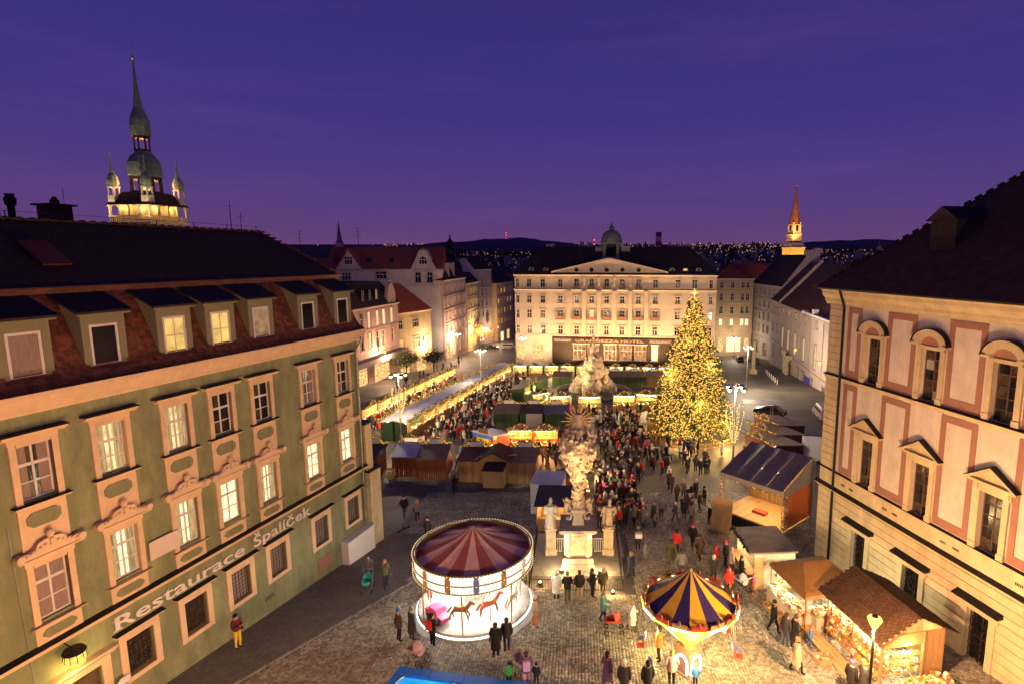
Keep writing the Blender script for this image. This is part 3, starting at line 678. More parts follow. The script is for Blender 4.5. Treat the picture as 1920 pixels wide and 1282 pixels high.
def p_tymp(): b = MB(); b.prism([(.62 * math.cos(t), 14.0 + .46 * math.sin(t)) for t in [PI * i / 12 for i in range(13)]], -.06, 0); return b.mesh('tympanum', M['redband'])
def p_hoodf():
    b = MB(); n = 14; o1 = [(1.06 * math.cos(t), 14.05 + .79 * math.sin(t)) for t in [PI * i / n for i in range(n + 1)]]; o0 = [(1.02 * math.cos(t), 14.055 + .752 * math.sin(t)) for t in [PI * i / n for i in range(n + 1)]]
    for i in range(n): b.prism([o1[i], o1[i + 1], o0[i + 1], o0[i]], -.32, -.01)
    for s in (-1, 1): b.box(s * .95 - .13, s * .95 + .13, -.32, -.01, 14.102, 14.13)
    return b.mesh('hood_flashing', M['darkmetal'])
def p_ped():
    b = MB(); b.prism([(-1.1, 8.58), (1.1, 8.58), (0, 9.28)], -.12, 0); 
    for s in (-1, 1): b.prism([(s * 1.18, 8.60), (0, 9.34), (0, 9.24), (s * .98, 8.60)][::s], -.28, -.01)
    b.box(-1.18, 1.18, -.27, -.01, 8.50, 8.61); b.box(-.86, .86, -.10, 0, 8.12, 8.50)
    for s in (-1, 1): b.box(s * .67 - .13, s * .67 + .13, -.10, .0, 5.42, 8.12); b.box(s * .67 - .16, s * .67 + .16, -.14, .0, 5.42, 5.7); b.box(s * .72 - .1, s * .72 + .1, -.18, 0, 8.2, 8.48)
    return b.mesh('surround', M['cream'])
def p_pedf():
    b = MB()
    for s in (-1, 1): b.prism([(s * 1.22, 8.612), (s * 1.22, 8.65), (0, 9.40), (0, 9.345)][::s], -.34, -.01)
    return b.mesh('pediment_flashing', M['darkmetal'])
def p_gr():
    b = MB(); b.box(-.95, .95, -.14, 0, 2.60, 2.98)
    for s in (-1, 1): b.box(s * .70 - .16, s * .70 + .16, -.13, .0, -.6, 2.60)
    b.box(-.54, .54, -.16, 0, -.6, -.1)
    return b.mesh('surround', M['cream'])
def p_grf(): b = MB(); b.prismx([(-.42, 2.99), (0, 2.99), (0, 3.22), (-.42, 3.05)][::-1], -1.12, 1.12); return b.mesh('hood_flashing', M['darkmetal'])
ms = [p_hood_arch(), p_tymp(), p_hoodf()]; mm_ = [p_ped(), p_pedf()]; mg = [p_gr(), p_grf()]
gmix = [M['glass'], M['glass2'], M['glass'], M['glass'], M['glass2']]
for i, s in enumerate(PW):
    wn_ = window(RB, s, 11.29, 1.08, 2.52, 2, (.2, .2, .2, .2, .2), .2, M['brownframe'], gmix if i != 1 else [M['glass2'], M['lit_d'], M['glass2'], M['glass2'], M['glass']], True, bar=.022)
    for me in ms: put(me.name.split('.')[0], me, wn_, (0, -.2, -11.29))
    wn_ = window(RB, s, 5.43, 1.08, 2.68, 2, (.2, .2, .2, .2, .2), .2, M['brownframe'], gmix[::-1], True, bar=.022)
    for me in mm_: put(me.name.split('.')[0], me, wn_, (0, -.2, -5.43))
    wn_ = window(RB, s, -.09, 1.08, 2.68, 2, (.5, .5), .24, M['brownframe'], M['glass'], True, bar=.02)
    for me in mg: put(me.name.split('.')[0], me, wn_, (0, -.24, .09))
    g = MB()
    for q in range(4):
        for r_ in range(7):
            cx_, cz_ = -.40 + .27 * q, .2 + .36 * r_
            pts = [(cx_ + .13 * math.cos(t), -.1, cz_ + .18 * math.sin(t)) for t in [2 * PI * k / 8 for k in range(9)]]; g.path(pts, .014, 4)
    for q in range(5): g.tube((-.5 + .25 * q, -.1, 0), (-.5 + .25 * q, -.1, 2.66), .014, .014, 4)
    g.build('iron_grille', M['darkmetal'], wn_)
b = MB()
for s in [1.9, 2.6, 5.2, 5.9, 8.9, 9.6, 12.6, 13.3]:
    for k in range(5): b.box(s + k * .07, s + k * .07 + .035, -.075, -.02, 4.80, 4.92)
b.build('vent_slots', M['darkmetal'], RB)
b = MB(); o_ = -.7; ze = 16.46; rd = 7.0; zr = ze + (rd + .7) * .88
b.add([(o_, o_, ze), (SE + 2, o_, ze), (SE + 2, 14.7, ze), (o_, 14.7, ze), (rd, rd, zr), (SE + 2, rd, zr)], [(0, 1, 5, 4), (3, 0, 4), (2, 3, 4, 5), (1, 2, 5)])
b.build('roof', M['roofbrown'], RB)
b = MB()
for k in range(24):
    t = k / 24; q = o_ + (rd - o_) * t; b.obox((q, q, ze + (zr - ze) * t + .06), (.34, .26, .12), R(45), ry=R(-33))
b.build('hip_tiles', M['roofdark'], RB)
b = MB(); b.box(5.0, 6.5, 1.7, 4.2, 18.4, 20.0); b.prism([(4.8, 20.0), (6.7, 20.0), (5.75, 20.7)], 1.5, 4.6); b.build('roof_dormer', M['roofdark'], RB)
# ================================================================== OTHER BUILDINGS
def block(name, label, P, ang, L, D, z0, z1, wm, wins=(), lines=(), roof=None, rm=None, fm=None, corn=None, trim=None, cat='building', eave=.35):
    B = empty(name, (P[0], P[1], 0), R(ang), label, cat)
    b = MB(); wall_holes(b, L, z0, z1, [(q[0] - q[2] / 2, q[0] + q[2] / 2, q[1], q[1] + q[3]) for q in wins], 0, .22)
    b.quad((0, D, z0), (0, 0, z0), (0, 0, z1), (0, D, z1)); b.quad((L, 0, z0), (L, D, z0), (L, D, z1), (L, 0, z1)); b.quad((L, D, z0), (0, D, z0), (0, D, z1), (L, D, z1)); b.build('wall', wm, B)
    b = MB(); cornice(b, -.2, L + .2, z1 - .35, corn or [(.08, 0), (.15, .1), (.3, .2), (.38, .38)]); b.build('cornice', trim or wm, B)
    for z in lines:
        b = MB(); cornice(b, -.05, L + .05, z, [(.08, 0), (.16, .08), (.16, .2)]); b.build('string_course', trim or wm, B)
    for q in wins:
        arch = len(q) > 5 and q[5]
        wo_ = window(B, q[0], q[1], q[2], q[3], 2 if q[2] < 1.6 else 3, (.6, .4), .14, fm, q[4], fr=.07, bar=.035, arch=arch)
        key = ('sur', round(q[2], 2), round(q[3], 2), (trim or wm).name)
        if key not in WC:
            b = MB(); a = q[2] / 2; h = q[3]; b.box(-a - .2, -a - .01, -.2, -.1, -.02, h + .02); b.box(a + .01, a + .2, -.2, -.1, -.02, h + .02); b.box(-a - .3, a + .3, -.3, -.1, h + .03, h + .2); b.box(-a - .28, a + .28, -.28, -.1, -.16, -.03); WC[key] = b.mesh('surround', trim or wm)
        put('surround', WC[key], wo_)
    if roof:
        b = MB(); e = eave; k = roof[0]; h = roof[1]
        if k == 'gable':
            b.add([(-.05, -e, z1), (L + .05, -e, z1), (L + .05, D + e, z1), (-.05, D + e, z1), (-.05, D / 2, z1 + h), (L + .05, D / 2, z1 + h)], [(0, 1, 5, 4), (2, 3, 4, 5), (0, 4, 3), (1, 2, 5), (3, 2, 1, 0)])
        elif k == 'hip':
            r_ = roof[2] if len(roof) > 2 else D / 2
            b.add([(-e, -e, z1), (L + e, -e, z1), (L + e, D + e, z1), (-e, D + e, z1), (r_, D / 2, z1 + h), (L - r_, D / 2, z1 + h)], [(0, 1, 5, 4), (2, 3, 4, 5), (3, 0, 4), (1, 2, 5), (3, 2, 1, 0)])
        elif k == 'mansard':
            i = roof[2]; z = z1
            b.add([(-e, -e, z), (L + e, -e, z), (L + e, D + e, z), (-e, D + e, z), (i, i, z + h), (L - i, i, z + h), (L - i, D - i, z + h), (i, D - i, z + h)], [(0, 1, 5, 4), (1, 2, 6, 5), (2, 3, 7, 6), (3, 0, 4, 7), (4, 5, 6, 7), (3, 2, 1, 0)])
        b.build('roof', rm or M['roofdark'], B)
    return B
G, G2 = M['glass'], M['glass2']
# ---------------------------------------------------------------- hotel across the square
M['lit_h'] = emat('hotel_cafe_window', (1, .45, .16), .75, noise=.8, scale=1.4)
HS = [.7, 3.5, 6.8, 11.0, 14.9, 18.45, 22.0, 25.65, 29.4, 33.3, 38.4, 42.2, 45.9]
wins = []
rr = random.Random(3)
for i, s in enumerate(HS):
    w_ = 1.15 if 0 < i < 12 else .8
    mid = 4 <= i <= 8
    wins.append((s, 11.1, w_, 2.1 if mid else 1.95, G2 if rr.random() < .5 else G, mid))
    wins.append((s, 7.4, w_, 1.75, G2 if rr.random() < .4 else G))
    wins.append((s, 3.85, w_, 1.95, M['lit_a'] if i == 5 else (M['lit_d'] if rr.random() < .12 else G2 if rr.random() < .5 else G)))
    wins.append((s, .1, w_, 2.0, G2 if rr.random() < .5 else G))
for s, w_, m in [(1.2, 1.8, 'lit_s'), (5.5, 2.6, 'lit_s'), (15.6, 3.0, 'lit_h'), (18.9, 2.6, 'lit_h'), (22.9, 2.8, 'lit_h'), (26.6, 2.8, 'lit_h'), (30.0, 2.8, 'lit_h'), (33.4, 1.4, 'lit_b'), (40, 3, 'lit_s'), (44, 3, 'lit_s')]:
    wins.append((s, -5.9, w_, 3.6, M[m]))
HT = block('hotel', 'large cream hotel with low pediment and green cupola across the square', (-15.9, 136.0), -7.32, 47.1, 20, -10, 14.1, M['hotel'], wins, (), None, None, corn=[(.1, 0), (.25, .12), (.6, .24), (.65, .4)])
b = MB(); cornice(b, -.2, 47.3, 10.35, [(.12, 0), (.3, .12), (.42, .2), (.42, .32)]); b.build('main_cornice', M['hotel'], HT)
b = MB(); cornice(b, -.3, 47.4, 10.68, [(.5, 0), (.5, .03), (.02, .1)]); b.build('cornice_flashing', M['darkmetal'], HT)
b = MB(); cornice(b, -.1, 47.2, -.42, [(.08, 0), (.16, .1), (.16, .22)]); b.build('string_course', M['hotel'], HT)
for s in HS[4:9]:
    b = MB(); b.box(s - .8, s + .8, -.55, -.02, 10.80, 11.06); b.box(s - .78, s + .78, -.53, -.49, 11.06, 11.5); b.build('window_guard', M['brownframe'], HT)
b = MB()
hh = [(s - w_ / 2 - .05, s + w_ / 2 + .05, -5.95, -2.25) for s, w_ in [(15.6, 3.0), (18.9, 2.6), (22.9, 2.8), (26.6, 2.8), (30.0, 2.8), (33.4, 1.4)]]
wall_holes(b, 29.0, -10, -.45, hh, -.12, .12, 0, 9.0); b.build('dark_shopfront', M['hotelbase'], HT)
b = MB(); b.box(13.4, 31.5, -.30, -.13, -1.85, -.80); b.build('sign_band', mat('sign_band_red', (.04, .02, .015), .6, .2, 3), HT)
M['signletter'] = mat('sign_letters', (.42, .25, .19), .5, .05, 3)
text('sign_letters', 'GRANDEZZA HOTEL', M['signletter'], HT, (14.6, -.34, -1.66), .66, 16.2, .05, .02)
for s, wd in ((9.6, 4.0), (32.4, 4.6)):
    b = MB(); b.box(s - .3, s + wd + .3, -.26, -.13, -1.75, -.85); b.build('sign_board', M['brownframe'], HT); text('sign_letters', 'RESTAURANT', M['greywall'], HT, (s, -.3, -1.6), .55, wd, .04, .02)
for s in HS[4:9] + [11.0, 33.3]:
    b = MB(); b.box(s - 1.15, s + 1.15, -.75, -.02, 3.55, 3.70); b.box(s - 1.12, s + 1.12, -.72, -.66, 4.35, 4.43); b.box(s - 1.12, s - 1.0, -.74, -.62, 3.7, 4.4); b.box(s + 1.0, s + 1.12, -.74, -.62, 3.7, 4.4); b.box(s - .95, s + .95, -.71, -.67, 3.78, 4.28); b.build('balcony', M['redband'], HT)
for s in [13.1, 16.7, 20.2, 23.8, 27.5, 31.2]:
    b = MB(); b.box(s - .42, s + .42, -.5, -.01, -.4, 9.9); b.box(s - .55, s + .55, -.58, -.01, 9.9, 10.33); b.build('pilaster', M['hotel'], HT)
b = MB(); b.prism([(9.2, 14.45), (35.9, 14.45), (22.5, 17.55)], -.15, 2.0); b.build('pediment', M['hotel'], HT)
b = MB()
for sg_ in (-1, 1):
    e_ = 9.0 if sg_ < 0 else 36.1
    pts = [(e_, 14.46), (e_, 14.86), (22.5, 18.0), (22.5, 17.56)]
    b.prism(pts if sg_ > 0 else pts[::-1], -.7, 2.2)
b.build('raking_cornice', M['hotel'], HT)
for s in HS[4:9]:
    b = MB(); b.tube((s, -.2, 15.2), (s, -.1, 15.2), .5, .5, 14); b.build('oval_window', M['glass'], HT)
for k, s in enumerate([16.7, 20.2, 23.8, 27.5]):
    st = blobs('facade_statue', [((s, -.35, 11.6), (s, -.3, 12.9), .32, .28), ((s, -.3, 12.9), (s, -.3, 13.7), .30, .34), ((s, -.32, 14.15), .22, (1, 1, 1.2)), ((s - .4, -.35, 13.6), (s - .5, -.45, 12.8), .11, .09), ((s + .4, -.35, 13.6), (s + .35, -.5, 13.0), .11, .09)], .09, .12, .4, M['stone'], HT)
b = MB(); b.box(12.6, 31.8, -.2, -.02, 10.70, 10.78); b.build('parapet', M['hotel'], HT)
b = MB(); z1 = 14.1
b.add([(-.8, -.8, z1), (47.9, -.8, z1), (47.9, 20.8, z1), (-.8, 20.8, z1), (5.5, 8, 20.6), (41.5, 8, 20.6), (41.5, 12, 20.6), (5.5, 12, 20.6)], [(0, 1, 5, 4), (1, 2, 6, 5), (2, 3, 7, 6), (3, 0, 4, 7), (4, 5, 6, 7), (3, 2, 1, 0)]); b.build('roof', M['roofdark'], HT)
for s, m in [(4, G), (7.5, 'w'), (37, G), (40, M['lit_c']), (43, G)]:
    b = MB(); b.prism([(s - .7, 15.0), (s + .7, 15.0), (s + .45, 15.65), (s - .45, 15.65)], .3, 2.0); d_ = b.build('roof_dormer', M['greywall'], HT)
    b = MB(); b.box(s - .4, s + .4, .27, .295, 15.1, 15.5); b.build('pane', m if m != 'w' else G2, d_)
for s0, s1, y0, z, h in [(6, 8, 9, 20.6, .7), (14, 18, 10, 20.6, .6), (36, 42, 9.5, 20.4, .9)]:
    b = MB(); b.box(s0, s1, y0, y0 + 2, z - .3, z + h); b.build('chimney', M['greywall'], HT)
cup = MB(); CX, CY = 22.6, 6.0
cup.box(CX - 2.2, CX + 2.2, CY - 2.2, CY + 2.2, 17.4, 18.2)
for a in (-1, 1):
    for c in (-1, 1): cup.box(CX + a * 1.6 - .35, CX + a * 1.6 + .35, CY + c * 1.6 - .35, CY + c * 1.6 + .35, 18.2, 21.2)
cup.box(CX - 2.4, CX + 2.4, CY - 2.4, CY + 2.4, 21.2, 21.6); cup.lathe([(2.6, 0), (2.5, .3), (2.45, 1.0), (2.1, 1.9), (1.4, 2.6), (.7, 2.9), (.6, 3.4), (.75, 3.5), (.4, 3.9), (.15, 4.2), (.12, 4.9)], 16, (CX, CY, 21.6))
cup.build('cupola', M['copperg'], HT)
b = MB(); b.box(CX - 4, CX - 2.3, CY + .5, CY + 3, 18, 20.6); b.box(CX + 2.3, CX + 4.4, CY + .5, CY + 3, 18, 20.8); b.build('chimney', M['greywall'], HT)
# ---------------------------------------------------------------- right: street end building, its flank, white palace row
wins = []
for z, h, m in [(9.3, 1.7, G2), (5.7, 2.0, G), (1.9, 2.0, G), (-1.6, 2.0, 'lit_b')]:
    for s in (1.4, 4.6, 7.6, 9.0): wins.append((s, z, 1.0, h, M[m] if isinstance(m, str) else m))
wins += [(5.4, -9.3, 4.2, 4.2, M['lit_b']), (1.6, -9.3, 1.6, 4.0, M['lit_s']), (9.2, -9.3, 1.4, 4.0, M['lit_s'])]
block('street_end_building', 'cream corner building with brightly lit shop right of the hotel', (39.2, 165), 0, 10.6, 12, -13, 12.0, M['yellowwall'], wins, (8.4, 4.9, 1.0, -3.6), ('hip', 4.0), M['roofred'], trim=M['hotel'])
wins = []
for z, h in [(8.0, 1.2), (4.4, 1.8), (1.0, 2.0), (-2.6, 2.0)]:
    for s in (2, 5.2, 8.4, 11.6, 14.8, 17.6): wins.append((s, z, 1.1, h, G))
for s in (4, 10, 15.5): wins.append((s, -9.0, 3.0, 3.6, M['lit_s'] if s > 12 else G2))
GB = block('grey_flank_building', 'narrow grey-cream building with dark roof and tall white gable wall', (50.2, 166), -86, 19.5, 14, -13, 10.6, M['greywall'], wins, (6.8, 3.4, -4.2), ('gable', 8.2), M['roofdark'])
b = MB(); b.prism([(0, 0), (14.4, 0), (14.4, 10.6), (8.6, 18.9), (6.4, 18.9), (-.1, 10.6), (-.1, 0)], -.3, -.02); b.prism([(5.6, 18.5), (9.6, 18.5), (9.6, 20.4), (8.2, 20.4), (8.2, 19.9), (5.6, 19.9)], -.5, .7)
g_ = b.build('gable_wall', M['whitewall'], GB); g_.rotation_euler = (0, 0, R(90)); g_.location = (19.5, 0, 0)
# white palace row along the right side
def white_row(name, label, P, Q, z1, wins, lines, rh, D=18, extra=True, rm='roofbrown'):
    L = math.dist(P, Q); a = math.degrees(math.atan2(Q[1] - P[1], Q[0] - P[0]))
    return block(name, label, P, a, L, D, -12, z1, M['whitewall'], wins, lines, ('gable', rh), M[rm], trim=M['greywall']), L
B1, L1 = white_row('white_town_house', 'narrow white town house with steep brown roof before the gable wall', (49.0, 146), (47.9, 136.5), 7.4, [(2, 4.2, 1.1, 1.6, G), (5, 4.2, 1.1, 1.6, G), (8, 4.2, 1.1, 1.6, G), (2.5, -.2, 1.1, 2, G), (7, -.2, 1.1, 2, G), (4, -6.4, 1.3, 3, G)], (-2.6,), 9.6)
b = MB(); b.prismx([(-.3, 7.4), (.2, 7.4), (9.2, 17.05), (9.2, 17.5), (8.8, 17.5), (-.3, 7.8)][::-1], L1 - .35, L1 + .25); b.build('fire_parapet', M['whitewall'], B1)
wins = []
L2 = math.dist((47.9, 136.3), (41.0, 84))
for s in (3.4, 9.2, 15.6, 23.0, 31.5, 40.5):
    wins.append((s, 5.0, 1.1, 1.3, M['lit_c'])); wins.append((s, -2.6, 1.35, 4.6, M['lit_a'], True))
for s in (2.2, 5.2, 8.0): wins.append((s, -7.6, 1.7, 2.7, M['curtain']))
for s in (19.5, 23.5, 30, 38): wins.append((s, -7.2, 1.5, 2.6, G2))
WP, L2 = white_row('white_palace', 'long white palace with tall arched lit windows and stone portal', (47.9, 136.3), (41.0, 84), 7.2, wins, (-3.6,), 9.4)
b = MB()
for s in (12.6, 19.2, 27.2, 36):
    for k in range(18): b.box(s - .28, s + .28, -.12, -.01, -3.2 + k * .56, -3.2 + k * .56 + .5)
b.build('quoin_strips', M['whitewall'], WP)
p_ = MB()
for s in (11.2, 13.4):
    p_.lathe([(.55, -10), (.55, -9), (.42, -8.8), (.40, -4.6), (.55, -4.4), (.6, -4.0)], 12, (s, -.9, 0))
p_.box(10.5, 14.1, -1.5, 0, -4.0, -3.4); p_.box(10.4, 14.2, -1.7, 0, -3.4, -3.1)
for k in range(9): p_.lathe([(.1, -3.1), (.15, -2.8), (.08, -2.4), (.12, -2.2)], 6, (10.6 + k * .42, -1.5, 0))
p_.box(10.4, 14.2, -1.7, -1.4, -2.2, -2.0); p_.build('portal', M['stone'], WP)
b = MB(); b.box(11.7, 12.9, -.06, -.02, -10, -5); b.build('portal_door', M['brownframe'], WP)
b = MB(); b.box(25.2, 29.2, -.2, -.06, -7.4, -4.9); sg2 = b.build('blue_board', mat('blue_poster', (.08, .07, .42), .5, .5, 4), WP)
b = MB(); b.box(24.0, 52, -.8, .6, 7.25, 7.6); b.box(24, 24.6, -1.0, .6, 7.2, 7.75); b.box(30, 31, -.6, .4, 7.6, 8.5); b.build('parapet_gutter', M['white'], WP)
# ---------------------------------------------------------------- left: row of town houses
wins = []
for s, l in ((3.0, 'lit_c'), (6.2, None), (9.3, 'lit_a'), (12.2, None), (14.6, None)): wins.append((s, .6 - .0, 1.2, 3.0, M[l] if l else G, True))
for s, l in ((6.3, None), (9.3, 'lit_a'), (12.6, 'lit_a'), (15.2, 'lit_b'), (18.6, 'lit_a')): wins.append((s, 4.6, 1.2, 3.1, M[l] if l else G, True))
for s in (3.0, 18.6): wins.append((s, .6, 1.2, 3.0, G, True)) if s > 15 else None
for s, w_ in ((4.5, 6.6), (13.5, 6.6)): wins.append((s, -6.3, w_, 5.0, M['lit_s']))
B2 = block('rose_shop_house', 'rose town house with lit shop windows and dark mansard roof', (-42.4, 100.5), 82, 21.6, 14, -9, 8.6, M['rosewall'], wins, (4.1, -.6), ('mansard', 4.6, 2.6), M['roofdark'])
b = MB()
for s in (8.2, 10.8, 13.4): b.prism([(s - .4, 9.4), (s + .4, 9.4), (s + .4, 12.0), (s - .4, 12.0)], .5, 2.4)
d_ = b.build('attic_window_casings', M['darkmetal'], B2)
for s in (8.2, 10.8, 13.4): window(B2, s, 9.6, .7, 2.2, 1, (1,), .42, pane=M['lit_d'] if s > 13 else G2)
b = MB(); b.prism([(17, 8.6), (20.4, 8.6), (20.4, 10.6), (19.6, 12.4), (18.7, 13.0), (17.8, 12.4), (17, 10.6)], -.15, .6); b.ball((18.7, .2, 13.4), .4, 1); b.build('gable', M['rosewall'], B2)
b = MB(); b.box(-.2, 21.8, -1.9, -.02, -1.4, -1.1); b.box(-.2, 21.8, -1.95, -1.85, -2.1, -1.1); b.build('canopy', M['greywall'], B2)
wins = []
for s in (1.6, 7.0): wins.append((s, 2.5, 2.0, 1.9, G))
for s in (1.6, 7.2): wins.append((s, -2.2, 2.2, 2.4, M['lit_c']))
wins += [(10.9, -2.2, .9, 2.2, M['lit_d']), (2.6, -8.0, 3.6, 3.6, M['lit_s']), (8.4, -8.0, 3.6, 3.6, M['lit_s'])]
block('yellow_corner_house', 'low cream corner house with red-brown roof and lit shop', (-40.4, 122.6), 68, 12.6, 10, -10, 6.0, M['yellowwall'], wins, (-3.4, ), ('hip', 6.2, 4.5), M['roofred'])
wins = []
for s, z, w_, h in [(5.2, 12.2, 2.2, 2.0), (13.9, 12.5, 2.6, 1.9), (23.2, 11.4, 1.5, 2.9), (26.2, 11.4, 1.5, 2.9)]: wins.append((s, z, w_, h, G, w_ < 2))
WG = block('white_gabled_house', 'tall white gabled house with big red tiled roof behind the shops', (-66, 147.5), 8, 29.5, 16, -10, 15.0, M['whitewall'], wins, (10.6,), ('gable', 5.9), M['roofred'], trim=M['greywall'])
for s, w_, h in ((6.0, 6.2, 4.8), (24.7, 6.4, 5.0)):
    b = MB(); b.prism([(s - w_ / 2, 15), (s + w_ / 2, 15), (s + .9, 15 + h), (s - .9, 15 + h)] if s > 10 else [(s - w_ / 2, 15), (s + w_ / 2, 15), (s, 15 + h)], -.2, 5); g_ = b.build('gable', M['whitewall'], WG)
    window(g_, s, 16.3, 2.0, 2.0, 3, (.6, .4), -.3, pane=G, arch=s > 10)
    b = MB(); b.prism([(s - w_ / 2 - .3, 15), (s - w_ / 2 - .05, 15), (s - .05, 15 + h + .02), (s + .05, 15 + h + .02), (s + w_ / 2 + .05, 15), (s + w_ / 2 + .3, 15), (s + .3, 15 + h + .5), (s - .3, 15 + h + .5)], -.15, 7); b.build('gable_roof', M['roofred'], g_)
for s in (2.2, 3.6, 10.5, 16.2):
    b = MB(); b.obox((s, 2.6, 17.4), (1.0, 1.8, .12), 0, rx=R(36)); b.build('skylight', M['glass'], WG)
wins = []
for z, h in [(8.8, 1.8), (5.0, 1.9), (1.2, 1.9), (-2.4, 2)]:
    for s in (2.5, 6, 12, 16.5, 21): wins.append((s, z, 1.0, h, M['lit_a'] if (z < -2 and s in (2.5, 6)) else G))
for s in (3, 9, 15, 20.5): wins.append((s, -9, 3.2, 4.0, M['lit_s'] if s < 10 else M['lit_d']))
B4 = block('rose_terrace_house', 'rose terrace house with pointed dormers along the side street', (-36.7, 151.5), 88, 25, 13, -13, 12.0, M['rosewall'], wins, (7.6, 3.9, .2, -3.6), ('mansard', 5.2, 2.5), M['roofdark'], trim=M['greywall'])
for s in (7, 12.5):
    b = MB(); b.prism([(s - .9, 12), (s + .9, 12), (s + .25, 14), (s, 16.5), (s - .25, 14)], .1, 1.6); b.build('pointed_dormer', M['whitewall'], B4)
tu = empty('domed_turret', (-39.6, 174, 0), 0, 'dark bulbous domed turret above the side street', 'turret')
b = MB(); b.lathe([(2.5, -12), (2.5, 11.5), (2.9, 12), (2.6, 12.4)], 12); b.build('shaft', M['greywall'], tu)
b = MB(); b.lathe([(2.9, 12.4), (3.3, 13.5), (3.4, 15), (2.9, 16.6), (1.7, 17.8), (1.2, 18.4), (1.6, 19), (1.5, 20.2), (.8, 21), (.5, 21.4), (.9, 22.2), (.8, 23), (.3, 23.6), (.15, 24.8)], 14); b.build('dome', M['darkmetal'], tu)
wins = [(s, z, 1.1, 2.0, M['lit_c'] if (s + z) % 3 < 1 else G2) for z in (6.5, 2.6, -1.4) for s in (2, 5.5, 9, 12.5)] + [(3.5, -10.5, 3, 4, M['lit_s']), (10, -10.5, 3, 4, M['lit_s'])]
block('ornate_yellow_house', 'ornate yellow-lit house next to the domed turret', (-35.8, 178), 87, 15, 12, -15, 10, M['yellowwall'], wins, (5.6, 1.6, -3.2), ('mansard', 3.2, 2), M['roofdark'])
wins = [(s, z, 1.0, 1.8, G) for z in (8, 4, 0, -4) for s in (2, 5, 8)] + [(4, -13, 3.5, 4, M['lit_b'])]
B6 = block('party_wall_house', 'tall house with bare white party wall carrying faint lettering', (-38.6, 208), 70, 12, 9, -18, 13.6, M['greywall'], wins, (7, 3, -1), ('gable', 5), M['roofdark'])
b = MB(); b.prism([(-9.2, -18), (0, -18), (0, 13.6), (-3.6, 17.6), (-5.4, 17.6), (-9.2, 14.5)], -.2, .2); pw = b.build('party_wall', M['whitewall'], B6); pw.rotation_euler = (0, 0, R(-90)); pw.location = (-.2, 0, 0)
text('wall_letter', 'G', M['redband'], pw, (-3.2, -.24, 8.0), 1.6, 1.4, .03)
wins = [(s, z, 1.1, 1.9, M['lit_c'] if rr.random() < .4 else G) for z in (4, 0, -4, -8) for s in (2, 6, 10, 14, 18)] + [(6, -15.5, 4, 4, M['lit_b']), (14, -15.5, 4, 4, M['lit_s'])]
block('side_street_house', 'warm lit house closing the end of the side street', (-33, 222), 80, 22, 12, -20, 8, M['yellowwall'], wins, (2.6, -1.4, -5.4, -10.5), ('gable', 5), M['roofdark'])
wins = [(s, z, 1.1, 1.9, M['lit_d'] if rr.random() < .4 else G) for z in (4, 0, -4, -8) for s in (2, 6, 10, 14, 18)]
block('street_corner_house', 'dim house seen between the hotel and the side street', (-26, 262), -2, 20, 12, -22, 7, M['rosewall'], wins, (2.6, -1.4, -5.4), ('gable', 5), M['roofred'])
# background roofs between hotel and spire, plain but with windows and ridges
for k, (x, y, L, D, z1, rh, m, lab) in enumerate([(52, 190, 20, 14, 9, 7, 'roofred', 'dark red roofed house behind the street end building'), (75, 200, 26, 14, 8, 6, 'roofdark', 'dark roofed house below the lit spire'), (-46, 245, 16, 12, 6, 5, 'roofred', 'red roofed house behind the party wall'), (-90, 175, 26, 16, 12, 6, 'roofred', 'red roofed house left of the gabled house')]):
    block('background_house', lab, (x, y), 4 * (k % 3 - 1), L, D, -20, z1, M['whitewall'], [(s, z1 - 3, 1.1, 1.6, G) for s in np.arange(2, L - 1, 3.5)], (), ('gable', rh), M[m])
# ---------------------------------------------------------------- towers and spires
TW = empty('town_hall_tower', (-59.4, 80, 3.42), R(-8.4), 'baroque town hall tower with onion domes and lit gallery', 'tower'); TW.scale = (.67, .67, .848)
b = MB(); b.box(-4.2, 4.2, -4.2, 4.2, -5, 22.6); b.build('shaft', M['stonegrey'], TW)
b = MB(); b.box(-4.7, 4.7, -4.7, 4.7, 22.4, 22.8)
for k in range(14):
    for s in (-1, 1): b.box(-4.6 + k * .68, -4.3 + k * .68, s * 4.5 - .2, s * 4.5 + .2, 22.0, 22.4); b.box(s * 4.5 - .2, s * 4.5 + .2, -4.6 + k * .68, -4.3 + k * .68, 22.0, 22.4)
b.build('gallery_floor', M['stone'], TW)
b = MB()
for k in range(22):
    for s in (-1, 1):
        q = -4.5 + k * .43; b.lathe([(.07, 22.8), (.12, 23.1), (.06, 23.5), (.1, 23.7)], 6, (q, s * 4.55, 0)); b.lathe([(.07, 22.8), (.12, 23.1), (.06, 23.5), (.1, 23.7)], 6, (s * 4.55, q, 0))
for s in (-1, 1): b.box(-4.7, 4.7, s * 4.55 - .12, s * 4.55 + .12, 23.7, 23.85); b.box(s * 4.55 - .12, s * 4.55 + .12, -4.7, 4.7, 23.7, 23.85)
b.build('balustrade', M['cream'], TW)
b = MB(); b.box(-3.2, 3.2, -3.2, 3.2, 22.8, 25.6); b.build('gallery_core', M['cream'], TW)
for a in range(4):
    for k in range(5):
        q = -4.4 + 2.2 * k
        if k < 4 or True:
            c, s = math.cos(a * PI / 2), math.sin(a * PI / 2); x, y = q * c - 4.4 * s, q * s + 4.4 * c
            if k == 4: continue
            b = MB(); b.box(x - .16, x + .16, y - .16, y + .16, 23.85, 25.6); b.box(x - .3, x + .3, y - .3, y + .3, 25.2, 25.6); b.build('gallery_post', M['cream'], TW)
b = MB(); b.lathe([(7.0, 25.5), (5.8, 26.2), (4.6, 27.2), (3.9, 27.6)], 4, a0=PI / 4); b.build('gallery_roof', M['roofdark'], TW)
